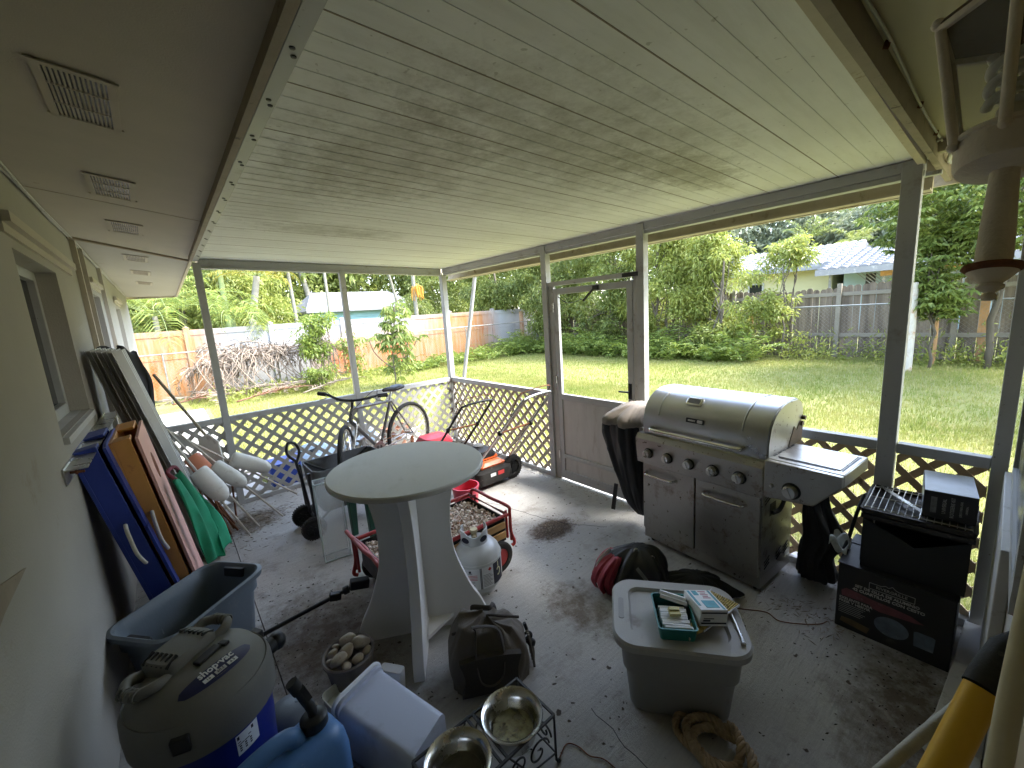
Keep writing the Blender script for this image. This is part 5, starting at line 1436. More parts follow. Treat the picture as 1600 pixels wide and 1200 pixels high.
b = MB(); b.tube([bk((2.45, 3.955, .40)), bk((2.89, 4.13, .375))], .004, 5); b.tube([bk((2.45, 3.955, .22)), bk((2.86, 4.12, .26)), bk((2.90, 4.14, .28))], .004, 5); b.bx(bk((2.90, 4.14, .26)), (.03, .02, .10)); obj('chain', b, M['rust'], BK, smooth=60)

# ---------------- lawn mowers ----------------
def handlebars(par, A0, A1, B0, B1, m, mid=.55, r_=.011):
    b = MB(); A0, A1, B0, B1 = map(Vector, (A0, A1, B0, B1)); up = (A1 - A0).normalized()
    b.tube(bez([A0, A0.lerp(A1, .5), A0.lerp(A1, .93), A1 + (B1 - A1) * .08, A1.lerp(B1, .5) + up * .015, B1 + (A1 - B1) * .08, B0.lerp(B1, .93), B0.lerp(B1, .5), B0], 6), r_, 8)
    h_ = obj('handlebar', b, m, par, smooth=60)
    b = MB(); b.tube([A0.lerp(A1, mid), B0.lerp(B1, mid)], r_ * .8, 8); b.tube(bez([A0.lerp(A1, .72), A0.lerp(A1, .85) + Vector((0, 0, .05)), A0.lerp(A1, .97) + Vector((0, 0, .07)), B0.lerp(B1, .97) + Vector((0, 0, .07)), B0.lerp(B1, .85) + Vector((0, 0, .05)), B0.lerp(B1, .72)], 5), .004, 6); obj('bail', b, M['rust'], h_, smooth=60)
    for q in (A0.lerp(A1, mid), B0.lerp(B1, mid)):
        b = MB(); b.sph(q, (.02, .02, .026), 8, 6); obj('clamp_knob', b, M['black'], h_, smooth=60)
    b = MB(); b.tube(bez([B0.lerp(B1, .9), B0.lerp(B1, .6) + Vector((-.04, 0, -.03)), B0.lerp(B1, .25) + Vector((-.05, .02, -.02)), B0 + Vector((-.1, .1, 0))], 6), .0035, 5); obj('cable', b, M['black'], h_, smooth=60)
OM = root('lawn_mower', 'black and orange lawn mower with raised handle against the right lattice', 'lawn mower', (3.12, 3.16, 0), 0)
M['mowerorange'] = mat('mower_orange', (.72, .15, .04), .4, var=.12, vs=9, bump=.05, spots=((.25, .10, .05), 14, .64, .05))
b = MB(); b.loft([rrect(.20, .24, .06, .05), rrect(.215, .25, .07, .10), rrect(.205, .24, .07, .16), rrect(.16, .20, .07, .19)]); obj('deck', b, M['rubber'], OM, smooth=40)
b = MB(); b.loft([rrect(.13, .03, .015, .175, cy=-.16), rrect(.14, .045, .02, .21, cy=-.165), rrect(.10, .03, .015, .235, cy=-.155)]); obj('guard', b, M['mowerorange'], OM, smooth=40)
b = MB(); b.loft([rrect(.13, .03, .01, .235, cy=-.08), rrect(.12, .028, .01, .26, cy=-.08)]); obj('trim', b, M['mowerorange'], OM, smooth=40)
b = MB(); b.loft([rrect(.12, .12, .04, .18, cy=.02), rrect(.13, .13, .05, .26, cy=.02), rrect(.11, .11, .05, .31, cy=.02), rrect(.05, .05, .03, .335, cy=.02)]); en = obj('engine', b, M['black'], OM, smooth=40)
b = MB(); b.lathe([(.05, .335), (.052, .35), (.03, .36), (0, .36)], 20, TR((0, .02, 0))); b.tube([(.10, .05, .25), (.16, .09, .25)], .02, 8); obj('filter_cap', b, M['greyfabric'], en, smooth=40)
b = MB(); b.bx((-.04, -.245, .125), (.06, .004, .045)); obj('sticker', b, M['paper'], OM)
b = MB(); b.bx((.05, -.246, .13), (.07, .003, .04)); obj('sticker', b, M['redink'], OM)
wheel(OM, (-.235, -.18, .11), .11, .05, 0); wheel(OM, (.235, -.18, .115), .115, .05, 0); wheel(OM, (-.235, .20, .09), .09, .045); wheel(OM, (.235, .20, .09), .09, .045)
handlebars(OM, (-.19, -.17, .21), (-.05, -.74, .90), (.21, -.17, .21), (.32, -.68, .90), M['steel'])
RMo = root('lawn_mower', 'red lawn mower in the far corner half hidden by the bar table', 'lawn mower', (3.0, 3.72, 0), 0)
b = MB(); b.loft([rrect(.22, .22, .06, .05), rrect(.23, .23, .07, .12), rrect(.20, .21, .07, .17), rrect(.15, .15, .06, .19)]); obj('deck', b, M['redpaint'], RMo, smooth=40)
b = MB(); b.loft([rrect(.13, .11, .04, .18, cx=-.05), rrect(.145, .12, .05, .27, cx=-.05)]); en = obj('engine', b, M['black'], RMo, smooth=40)
b = MB(); b.loft([rrect(.155, .13, .05, .27, cx=-.06), rrect(.165, .135, .05, .33, cx=-.06), rrect(.13, .11, .05, .385, cx=-.06), rrect(.06, .05, .03, .40, cx=-.06)]); obj('engine_cover', b, mat('mower_red', (.50, .03, .05), .4, var=.15, bump=.05), RMo, smooth=40)
b = MB(); b.lathe([(.03, 0), (.033, .03), (0, .032)], 16, TR((.12, -.06, .20))); obj('fuel_cap', b, M['paper'], RMo, smooth=40)
for x in (-.25, .25):
    for y in (-.17, .19): wheel(RMo, (x, y, .10), .10, .045, 0, M['steel'])
handlebars(RMo, (-.17, -.14, .22), (-.08, -.63, .78), (.15, -.16, .20), (.27, -.62, .78), M['black'])
# ---------------- things leaning on the house wall ----------------
def shear(x_at, y0):
    """local (u across wall, v along wall, w up) leaning: x = x_at(z) + u"""
    pass
def lean_board(name, label, cat, xb, xt, z1, th, y0, y1, side, face, cap):
    L = math.hypot(xt - xb, z1); a = math.atan2(xt - xb, z1)
    r_ = root(name, label, cat, (xb, y0, 0), rot=(0, a, 0))
    w_ = y1 - y0; t = .016
    b = MB(); b.box(0, t, 0, w_, 0, L); b.box(t, th - t, 0, t, 0, L); b.box(t, th - t, w_ - t, w_, 0, L); b.box(t, th - t, t, w_ - t, 0, t)
    b.box(t, th - t, t, w_ * .18, L - t, L); b.box(t, th - t, w_ * .6, w_ - t, L - t, L)
    obj('side_board', b, side, r_, bevel=.002)
    # playing face with a round hole near the top
    n = 28; hr = .075; cy, cz = w_ / 2, L - .23
    b = MB(); vs = []; fs = []
    out = []
    for i in range(n):
        q = 2 * PI * i / n; c, s_ = math.cos(q), math.sin(q)
        k = min((w_ / 2) / abs(c) if abs(c) > 1e-6 else 9, .22 / abs(s_) if abs(s_) > 1e-6 else 9)
        out.append((cy + c * k, cz + s_ * k))
    for X in (th, th + .012):
        for i in range(n):
            q = 2 * PI * i / n
            vs.append((X, cy + hr * math.cos(q), cz + hr * math.sin(q))); vs.append((X, out[i][0], out[i][1]))
    for i in range(n):
        j = (i + 1) % n; fs += [(2 * i, 2 * j, 2 * j + 1, 2 * i + 1), (2 * n + 2 * i, 2 * n + 2 * i + 1, 2 * n + 2 * j + 1, 2 * n + 2 * j), (2 * i, 2 * n + 2 * i, 2 * n + 2 * j, 2 * j), (2 * i + 1, 2 * j + 1, 2 * n + 2 * j + 1, 2 * n + 2 * i + 1)]
    b.add(vs, fs); b.box(th, th + .012, 0, w_, 0, cz - .2205); obj('face_panel', b, face, r_)
    b = MB(); b.tube(bez([(th * .5, .002, .50), (th * .52, -.03, .52), (th * .45, -.04, .58), (th * .48, -.038, .66), (th * .5, -.03, .70), (th * .5, .002, .72)], 5), .008, 8); obj('rope_handle', b, M['ropewhite'], r_, smooth=60)
    return r_
lean_board('cornhole_board', 'blue cornhole board with a white rope handle leaning on the wall under the window', 'game board', .765, .565, 1.10, .11, 2.62, 3.15, M['blueboard'], M['blueboard'], None)
lean_board('cornhole_board', 'orange cornhole board with a faded pink face leaning right of the blue one', 'game board', .832, .685, 1.10, .10, 2.71, 3.28, M['orangepaint'], M['pinkboard'], None)
# green cloth hanging off the orange board into the tub
M['greencloth'] = mat('green_cloth', (.015, .26, .13), .85, var=.2, vs=7, bump=.3, bs=180)
def greencloth():
    b = MB()
    def fn(u, v):
        z = .80 - v * .52 + .02 * math.sin(u * 9)
        x = .885 + v * .085 + u * (.03 + .09 * math.sin(min(1, v * 1.1) * PI * .55)) + .012 * math.sin(u * 17 + v * 5)
        y = 2.88 - v * .05 + u * .17 + .016 * math.sin(u * 13 + v * 9) + .012 * noise.noise((u * 4, v * 6, 1))
        return (x, y, z)
    b.sheet(fn, 30, 40)
    o = obj('green_cloth_bag', b, M['greencloth'], None, smooth=180, solid=.006); tag(o, 'bright green cloth bag draped over the orange board above the grey tub', 'cloth bag')
    b = MB(); b.tube(bez([(.90, 2.90, .80), (.87, 2.93, .84), (.90, 3.0, .85), (.92, 3.04, .80)], 6), .010, 8); c = obj('handle', b, mat('maroon_strap', (.18, .04, .06), .8, var=.2), o, smooth=60)
greencloth()
# stack of aluminium storm shutter panels
def shutters():
    prof_ = [(0, 0), (.03, 0), (.045, .045), (.105, .045), (.12, 0), (.15, 0), (.165, .045), (.225, .045), (.24, 0), (.27, 0), (.285, .045), (.345, .045), (.36, 0), (.385, 0)]
    for i in range(6):
        xb = .90 + i * .026; xt = .600 + i * .024; z1 = 1.53 - i * .004; y0 = 3.52 + (i % 2) * .012 - i * .012
        a = math.atan2(xt - xb, z1); L = math.hypot(xt - xb, z1)
        lb = ['storm shutter panel at the wall side of the leaning stack', 'second storm shutter panel from the wall in the leaning stack', 'third storm shutter panel from the wall in the leaning stack', 'fourth storm shutter panel from the wall in the leaning stack', 'fifth storm shutter panel from the wall in the leaning stack', 'outermost corrugated aluminium shutter panel of the stack leaning on the wall'][i]
        b = MB(); n = len(prof_)
        vs = [(x, y, z) for z in (0, L) for y, x in prof_]
        b.add(vs, [(k, k + 1, n + k + 1, n + k) for k in range(n - 1)])
        o = obj('shutter_panel', b, M['aluminium'], None, smooth=None, solid=.0022); o.location = (xb, y0, 0); o.rotation_euler = (0, a, 0)
        tag(o, lb, 'shutter panel', 'aluminium storm shutter panels leaning on the wall')
shutters()
M['jacket'] = mat('black_jacket_cloth', (.012, .012, .013), .8, var=.3, vs=9, bump=.3, bs=160)
def jacket():
    b = MB()
    def fn(u, v):
        t = v * 1.05
        x = .71 + .10 * v + (u - .5) * .20 * (1 - .25 * v) + .015 * math.sin(v * 11 + u * 5)
        y = 3.98 + .04 * math.sin(u * 8 + v * 4) + .18 * u + .05 * math.sin(v * 6)
        z = 1.53 - .78 * v - .10 * (u - .3) ** 2 + .02 * math.sin(u * 13)
        return (x, y, z)
    b.sheet(fn, 26, 40); o = obj('black_jacket', b, M['jacket'], None, smooth=180, solid=.03); tag(o, 'black cloth jacket hung over the far edge of the shutter panels', 'jacket')
jacket()
# buoys threaded on sticks, long pole, paddle blade
def buoy(label, p0, p1, c0, c1, r_, m, sr=.008):
    p0, p1, c0, c1 = map(Vector, (p0, p1, c0, c1))
    r0_ = root('buoy_stick', label, 'buoy', p1)
    b = MB(); b.tube([p0 - p1, (0, 0, 0)], sr, 8); obj('stick', b, M['stick'], r0_, smooth=60)
    if m:
        ax = (c1 - c0); L = ax.length; K = Matrix.Translation(c0 - p1) @ ax.to_track_quat('Z', 'Y').to_matrix().to_4x4()
        b = MB(); b.lathe([(.012, 0), (r_ * .8, .0), (r_ * .97, .012), (r_, .04), (r_ * .98, L * .6), (r_ * .85, L * .82), (r_ * .5, L * .96), (.012, L)], 28, K); obj('float', b, m, r0_, smooth=50)
buoy('pale buoy on a stick, the topmost one, pointing right across the patio post', (.90, 4.05, .86), (1.66, 3.95, .12), (1.24, 4.0, .56), (1.50, 3.98, .40), .062, M['foamwhite'])
buoy('big white buoy nearest to the camera below the shutter panels', (.86, 3.75, .95), (1.24, 3.62, .03), (1.00, 3.72, .60), (1.14, 3.66, .35), .070, M['foamwhite'])
buoy('white buoy behind the biggest white one, lying against its right side', (.95, 3.95, .85), (1.50, 3.78, .03), (1.11, 3.92, .56), (1.29, 3.84, .36), .060, M['foamwhite'])
buoy('faded orange buoy with white nose between the shutters and the white buoys', (.88, 4.0, .90), (1.32, 3.75, .02), (.99, 3.95, .66), (1.10, 3.88, .46), .058, M['foamorange'])
b = MB(); b.tube([(.87, 4.22, 1.30), (1.21, 4.2, .53), (1.28, 4.2, .40)], .011, 8); pl = obj('pole', b, mat('brown_pole', (.28, .24, .16), .7, var=.2), None, smooth=60)
tag(pl, 'thin brown pole leaning up to the left beyond the shutter panels', 'pole')
b = MB(); b.prism([(-.07, 0), (.07, .02), (.085, .22), (.03, .30), (-.055, .28)], 0, .02, frame((1.14, 4.12, .48), (.8, -.45, .1), (-.25, .1, .9)))
o = obj('paddle_blade', b, M['foamwhite'], None, bevel=.006); tag(o, 'worn pale paddle blade standing behind the buoys', 'paddle')
b = MB(); rs = np.random.RandomState(3)
for i in range(14):
    p = Vector((1.08 + rs.uniform(-.05, .12), 3.9 + rs.uniform(-.12, .2), .02)); b.tube([p, p + Vector((rs.uniform(-.22, .05), rs.uniform(-.05, .1), rs.uniform(.25, .55)))], .008, 6)
tag(obj('dry_sticks', b, M['rust'], None, smooth=60), 'bundle of rusty brown sticks behind the foot of the shutter panels', 'sticks')
def litter():
    rs = np.random.RandomState(2); V = []
    for cx, cy, sx, sy, n, L in ((1.3, 3.95, .16, .12, 900, .05), (2.93, 2.02, .10, .07, 500, .03), (1.2, 3.7, .1, .2, 150, .04), (3.2, .5, .07, .10, 160, .04), (2.72, 1.62, .05, .05, 40, .02), (3.60, 3.5, .03, .6, 260, .03), (3.60, 1.2, .03, .6, 260, .03), (2.4, 4.38, .8, .03, 260, .035), (3.58, 2.2, .03, .25, 160, .025), (.68, 3.2, .05, .6, 160, .03)):
        C_ = np.stack([cx + rs.normal(size=n) * sx, cy + rs.normal(size=n) * sy, .004 + np.abs(rs.normal(size=n)) * .008], 1)
        D = rs.normal(size=(n, 3)) * [1, 1, .15]; V.append(leafset(C_, D, L * rs.uniform(.5, 1.3, n), .0035, rs, 0))
    VV = np.concatenate(V); VV[:, 2] = np.maximum(VV[:, 2], .002)
    o = bigmesh('dry_litter', VV, quads(VV), LM['dead']); tag(o, 'dry grass and dirt litter scattered on the patio floor', 'litter', kind='stuff')
    V = []; n = 420
    C_ = np.stack([rs.uniform(1.2, 3.6, n), rs.uniform(.1, 3.6, n), np.full(n, .004)], 1)
    V.append(leafset(C_, rs.normal(size=(n, 3)) * [1, 1, .1], .007 * rs.uniform(.4, 2.2, n), .006 * rs.uniform(.5, 1.3, n), rs, 0))
    n = 260; C_ = np.stack([rs.normal(3.0, .28, n), rs.normal(.12, .22, n), np.full(n, .004)], 1)
    V.append(leafset(C_, rs.normal(size=(n, 3)) * [1, 1, .1], .008 * rs.uniform(.4, 2.2, n), .006, rs, 0))
    n = 260; C_ = np.stack([rs.normal(1.35, .18, n), rs.normal(2.1, .35, n), np.full(n, .004)], 1)
    V.append(leafset(C_, rs.normal(size=(n, 3)) * [1, 1, .1], .009 * rs.uniform(.4, 2.2, n), .007, rs, 0))
    VV = np.concatenate(V); VV[:, 2] = np.maximum(VV[:, 2], .002)
    o = bigmesh('floor_debris', VV, quads(VV), mat('dark_crumbs', (.045, .035, .027), .9, var=.4, vs=30, bump=0)); tag(o, 'dark crumbs and leaf bits strewn over the concrete', 'debris', kind='stuff')
litter()

# ---------------- storage tub, shop vacuum, fuel can ----------------
M['tubgrey'] = mat('blue_grey_tub_plastic', (.125, .15, .175), .5, var=.12, vs=4, bump=.12, bs=160, spots=((.20, .21, .21), 7, .6, .12), spots2=((.30, .31, .31), 45, .68, .02), stretch=(1, 1, .5))
TB = root('storage_tub', 'open blue grey plastic storage tub below the leaning cornhole boards', 'storage tub', (.875, 2.405, 0), R(39))
b = MB(); O = [(.205, .125, .06, 0), (.21, .13, .06, .01), (.235, .150, .065, .26), (.247, .162, .07, .262), (.250, .165, .07, .325), (.272, .185, .08, .328), (.275, .188, .08, .352), (.262, .175, .08, .358)]
I_ = [(.252, .165, .075, .350), (.235, .150, .065, .30), (.228, .143, .062, .24), (.20, .12, .055, .02)]
b.loft([rrect(x, y, r_, z, 8) for x, y, r_, z in O + I_]); obj('tub_body', b, M['tubgrey'], TB, smooth=35)
for sx in (-1, 1):
    b = MB(); b.loft([rrect(.012, .06, .01, .30, cx=sx * .236), rrect(.012, .06, .01, .345, cx=sx * .243)]); obj('handle_grip', b, M['black'], TB, bevel=.003)
M['vacgrey'] = mat('shop_vac_grey', (.155, .152, .14), .6, var=.12, vs=6, bump=.15, bs=200, spots=((.19, .18, .15), 12, .6, .12))
M['vacblue'] = mat('shop_vac_blue', (.008, .02, .21), .4, var=.1, vs=6, bump=.05)
VC = root('shop_vacuum', 'round grey and blue shop vacuum with a domed lid against the wall at lower left', 'vacuum cleaner', (.885, 1.565, 0), 0)
b = MB(); b.lathe([(.155, .05), (.165, .07), (.178, .30), (.182, .44)], 56); obj('drum', b, M['vacblue'], VC, smooth=40)
b = MB(); b.lathe([(.184, .40), (.198, .405), (.200, .46), (.197, .50), (.190, .515), (.187, .522), (.183, .519), (.165, .548), (.13, .572), (.09, .583), (.0, .588)], 72, cap=False); lid = obj('lid', b, M['vacgrey'], VC, smooth=40)
b = MB(); rot_ = R(38)
HK = TR((-.035, .055, .555), (0, 0, rot_))
b.loft([rrect(.085, .062, .03, 0), rrect(.085, .062, .03, .045), rrect(.075, .053, .03, .062), rrect(.05, .035, .02, .066)], HK); mh = obj('motor_head', b, M['vacgrey'], lid, smooth=40)
b = MB()
for sx in (-1, 1):
    for i in range(6): b.bx((sx * .060, -.045 + i * .018, .0605), (.040, .006, .010), (0, sx * .45, 0), HK)
obj('vent_slot', b, M['black'], mh)
for sx in (-1, 1):
    b = MB(); b.tube(bez([(sx * .075, -.045, .02), (sx * .12, -.05, .035), (sx * .150, -.02, .03), (sx * .150, .02, .03), (sx * .12, .05, .035), (sx * .075, .045, .02)], 6), .014, 10, m=HK, flat=1.2); g = obj('carry_handle', b, M['vacgrey'], lid, smooth=60)
    b = MB()
    for i in range(5): b.tube([(sx * (.15 - .0) + .016 * math.cos(a), -.028 + i * .014, .031 + .016 * math.sin(a)) for a in np.linspace(0, 2 * PI, 13)[:12]], .003, 5, closed=True, m=HK)
    obj('grip_rib', b, M['vacgrey'], g, smooth=180)
# decal following the dome
zt = .582
def dome_z(x, y):
    r_ = math.hypot(x, y); P_ = [(0, .588), (.09, .583), (.13, .572), (.165, .548), (.183, .519)]
    for (a, za), (c, zc) in zip(P_[:-1], P_[1:]):
        if r_ <= c: return za + (zc - za) * (r_ - a) / (c - a)
    return .519
tx, ty = Vector((.89, .46)), Vector((-.46, .89))
cx, cy = .052, -.098
def decal(pts, m, name, par, lift):
    b = MB(); n = len(pts); vs = [(x, y, dome_z(x, y) + lift) for x, y in pts]; b.add(vs, [tuple(range(n))]); return obj(name, b, m, par)
def loc2(u, v): return (cx + tx.x * u + ty.x * v, cy + tx.y * u + ty.y * v)
N = 22; b = MB(); vs = []
for i in range(N + 1):
    u = -.108 + .216 * i / N; e = math.sqrt(max(0, 1 - (u / .108) ** 2)); cv = -.9 * u * u * 2.2
    # crescent that follows the lid's rim
    base = -(u * u) * 0 ; up_ = .027 * e + .016 * (u / .108) ** 2 ; lo = -.027 * e + .016 * (u / .108) ** 2
    for k in range(5):
        x, y = loc2(u, lo + (up_ - lo) * k / 4); vs.append((x, y, dome_z(x, y) + .0012))
b.add(vs, [(i * 5 + k, (i + 1) * 5 + k, (i + 1) * 5 + k + 1, i * 5 + k + 1) for i in range(N) for k in range(4)])
dc = obj('logo_decal', b, mat('navy_decal', (.018, .022, .085), .5, bump=0), lid, smooth=180)
x_, y_ = loc2(0, .005); nx = Vector((x_, y_, 0)).normalized()
nrm = Vector((nx.x * .30, nx.y * .30, 1)).normalized(); tx3 = Vector((tx.x, tx.y, 0)); tx3 = (tx3 - nrm * tx3.dot(nrm)).normalized(); ty3 = nrm.cross(tx3)
DK = Matrix((tx3, ty3, nrm)).transposed().to_4x4(); DK.translation = Vector((x_, y_, dome_z(x_, y_) + .0035))
text('logo_lettering', 'shop·vac', .032, M['paper'], dc, DK @ TR((0, .010, .001)), bold=.0008, sx=.92)
for i, s_ in enumerate(('16', '60.5', '6.5')):
    b = MB(); b.bx((-.036 + i * .036, -.0150, 0.0005), (.031 if i == 1 else .028, .013, .0012), (0, 0, 0), DK); p_ = obj('logo_plate', b, M['paper'] if i != 1 else M['cyl'], dc)
    text('plate_lettering', s_, .012, M['ink'], p_, DK @ TR((-.036 + i * .036, -.0150, .0016)))
b = MB(); cv_ = R(-62); 
vs = []
for i in range(7):
    t = R(-72 + 22 * i / 6)
    for z in (.315, .385): 
        r_ = .1785 + (z - .30) * .0286 + .0012; vs.append((r_ * math.cos(t), r_ * math.sin(t), z + (i - 3) * .0))
b.add(vs, [(2 * i, 2 * i + 2, 2 * i + 3, 2 * i + 1) for i in range(6)]); lb = obj('label', b, M['paper'], VC)
b = MB()
for q, (z0, z1, a0, a1) in enumerate([(.368, .380, -71, -55), (.358, .361, -71, -58), (.350, .353, -71, -60)] + [(.326 + (j % 3) * .008, .331 + (j % 3) * .008, -70 + (j // 3) * 5, -68 + (j // 3) * 5) for j in range(9)]):
    vs = []
    for t in (a0, a1):
        for z in (z0, z1): r_ = .1785 + (z - .30) * .0286 + .002; vs.append((r_ * math.cos(R(t)), r_ * math.sin(R(t)), z))
    b.add(vs, [(0, 2, 3, 1)])
obj('label_print', b, M['ink'], lb)
for a in (-150, -35, 40, 140):
    b = MB(); b.bx((.165 * math.cos(R(a)), .165 * math.sin(R(a)), .05), (.06, .06, .05), (0, 0, R(a))); b.sph((.185 * math.cos(R(a)), .185 * math.sin(R(a)), .025), .025, 12, 8); obj('caster', b, M['black'], VC, smooth=50)
b = MB(); b.tube([(.16, .09, .42), (.215, .12, .42)], .030, 16); b.sph((.23, .125, .42), (.032, .032, .034), 12, 8); obj('hose_port', b, M['black'], VC, smooth=50)
b = MB(); b.bx((-.06, -.19, .475), (.045, .02, .05), (.1, 0, -.3)); obj('lid_latch', b, M['black'], VC, bevel=.004)
b = MB(); b.bx((.17, .1, .50), (.03, .04, .03), (0, 0, .5)); obj('lid_latch', b, M['black'], VC, bevel=.004)
b = MB(); b.bx((.03, -.02, .588), (.075, .03, .012), (0, 0, rot_)); b.bx((.075, .005, .586), (.02, .03, .012), (0, 0, rot_)); obj('switch_recess', b, M['black'], lid, bevel=.003)

M['canblue'] = mat('light_blue_can_plastic', (.08, .19, .40), .42, var=.1, vs=5, bump=.08, bs=120, spots=((.16, .28, .46), 9, .58, .15), spots2=((.30, .38, .48), 40, .69, .02))
JC = root('fuel_can', 'light blue plastic jerry can with a black spout at the bottom edge', 'jerry can', (1.03, 1.27, 0), R(15)); JC.scale = (1.13, 1.05, 1.17)
b = MB()
rings = [rrect(.155, .072, .035, 0, 8), rrect(.165, .08, .045, .012, 8), rrect(.166, .081, .045, .22, 8), rrect(.160, .077, .045, .262, 8), rrect(.135, .064, .045, .288, 8, cx=.012), rrect(.09, .045, .035, .298, 8, cx=.03)]
b.loft(rings); obj('can_body', b, M['canblue'], JC, smooth=50)
b = MB(); b.tube(bez([(-.145, 0, .235), (-.135, 0, .285), (-.10, 0, .325), (-.03, 0, .335), (.03, 0, .325), (.055, 0, .285)], 7), [.024] * 8 + [.022] * 27 + [.026], 14, flat=1.15); obj('handle', b, M['canblue'], JC, smooth=60)
b = MB(); b.lathe([(.034, .285), (.030, .305), (.026, .312)], 20, TR((.10, 0, 0))); obj('neck', b, M['canblue'], JC, smooth=40)
b = MB(); K = TR((.10, 0, 0)); b.lathe([(.034, .300), (.036, .303), (.036, .328), (.030, .334), (.014, .336)], 22, K)
b.tube(bez([(.10, 0, .33), (.098, .0, .355), (.088, .005, .385), (.075, .012, .43)], 5), [.013] * 8 + [.012] * 8, 10); b.tube([(.078, .010, .42), (.066, .016, .455)], .016, 10); b.bx((.09, .0, .41), (.014, .012, .05), (0, -.3, 0)); obj('spout', b, M['black'], JC, smooth=40)

# ---------------- small things near the camera ----------------
ST_ = root('stone_pot', 'small round pot full of pale beach stones beside the bar table foot', 'pot', (1.375, 1.765, 0))
b = MB(); b.lathe([(.075, 0), (.082, .01), (.103, .135), (.110, .137), (.112, .15), (.106, .155), (.098, .150), (.092, .11), (0, .10)], 40)
obj('pot', b, mat('grey_brown_pot', (.20, .175, .16), .8, var=.2, vs=8, bump=.3, bs=60), ST_, smooth=35)
rs = np.random.RandomState(21)
M['stone'] = mat('beach_stone', (.42, .36, .27), .7, var=.2, vs=9, bump=.25, bs=70, spots=((.26, .20, .14), 16, .6, .1), spots2=((.60, .55, .45), 11, .62, .1))
pos = [(-.05, -.03, .034), (.02, .055, .038), (.058, .0, .036), (-.01, -.005, .030), (-.055, .04, .022), (-.03, -.07, .020), (.02, -.065, .024), (.065, -.045, .018), (-.08, 0, .018), (.0, .02, .022), (.05, .05, .02), (-.03, .075, .018)]
for i, (x, y, r_) in enumerate(pos):
    b = MB(); b.sph((0, 0, 0), (r_ * 1.15, r_ * .85, r_ * .7), 14, 10)
    b.v = [tuple(Vector(p) * (1 + .28 * noise.noise(Vector(p) * 28 + Vector((i * 3, 0, 0))))) for p in b.v]
    o = obj('stone', b, M['stone'], None, smooth=180); o.location = (1.375 + x, 1.765 + y, .142 + r_ * .3 + (.012 if i < 4 else 0)); o.rotation_euler = tuple(rs.uniform(-.7, .7, 3))
    tag(o, 'pale rounded beach stone in the round pot', 'stone', 'stones in the round pot')
b = MB(); b.lathe([(.05, 0), (.085, .02), (.09, .07), (.075, .105), (.03, .12), (0, .121)], 28); b.lathe([(0, .1205), (.008, .1205), (.008, .1225), (0, .1225)], 10, TR((.03, 0, 0)))
o = obj('grey_canister', b, M['tubgrey'], None, smooth=60); o.location = (1.115, 1.70, 0); tag(o, 'rounded grey plastic canister behind the blue jerry can', 'canister')
b = MB(); b.sph((0, 0, 0), (.028, .022, .018), 14, 10); b.v = [tuple(Vector(p) * (1 + .6 * noise.noise(Vector(p) * 60))) for p in b.v]
o = obj('seashell', b, M['stone'], None, smooth=180); o.location = (1.20, 1.73, .015); tag(o, 'single pale broken seashell on the floor right of the grey canister', 'seashell')
def translucent(name, c, a):
    k = NT(name); k.b.inputs['Base Color'].default_value = (*c, 1); k.b.inputs['Roughness'].default_value = .45; k.b.inputs['Alpha'].default_value = a
    k.l(k.mix(k.ramp(k.noise(k.coord(), 7, 5), .5, .7), c, tuple(x * .72 for x in c)), k.b.inputs['Base Color']); k.bump(k.noise(k.coord(), 90, 3), .15, .002); return k.m
M['milky'] = translucent('milky_plastic', (.52, .56, .66), .9)
BN = root('clear_bin', 'milky translucent plastic bin lying on its side before the bar table', 'storage bin', (1.40, 1.31, 0))
o0 = Vector((1.40, 1.31, 0)); A_, B_, C_, Dd = Vector((1.225, 1.455, 0)), Vector((1.425, 1.525, 0)), Vector((1.525, 1.185, 0)), Vector((1.355, 1.105, 0))
def rectring(p, q, zlo, zhi, rad=.03):
    d = (q - p); L = d.length; d.normalize(); pts = []
    for x, y, _ in rrect(L / 2, (zhi - zlo) / 2, rad, 0, 5): pts.append(tuple((p + q) / 2 - o0 + d * x + Vector((0, 0, (zlo + zhi) / 2 + y))))
    return pts
b = MB(); b.loft([rectring(A_, B_, .0, .235, .03), rectring(A_.lerp(Dd, .06), B_.lerp(C_, .06), .0, .232, .03), rectring(A_.lerp(Dd, .065), B_.lerp(C_, .065), .012, .218, .03), rectring(Dd, C_, .022, .20, .03)], cap0=False); obj('bin_body', b, M['milky'], BN, smooth=35, solid=.004)
b = MB(); d_ = (A_ - B_).normalized() * .0
b.tube([Vector(p) for p in rectring(A_, B_, -.0 + .004, .238, .03)], .009, 8, closed=True); obj('bin_rim', b, M['paper'], BN, smooth=60)
WT = MB(); WT.loft([rrect(.055, .075, .03, .0), rrect(.062, .085, .03, .045), rrect(.066, .09, .032, .048), rrect(.060, .083, .03, .048), rrect(.052, .072, .028, .006)])
o = obj('white_tray', WT, mat('ivory_plastic', (.62, .62, .52), .5, var=.06, bump=.05), None, smooth=40); o.location = (1.30, 1.645, .01); o.rotation_euler = (.25, .15, R(20)); tag(o, 'small ivory plastic tray beside the blue can and the stone pot', 'tray')
b = MB(); b.loft([rrect(.02, .05, .01, 0), rrect(.022, .055, .012, .10)]); o = obj('white_cup', b, M['paper'], None, smooth=40, bevel=.003); o.location = (1.50, 1.60, 0); o.rotation_euler = (0, 0, .6); tag(o, 'white plastic end of a container between the bin and the table foot', 'container')

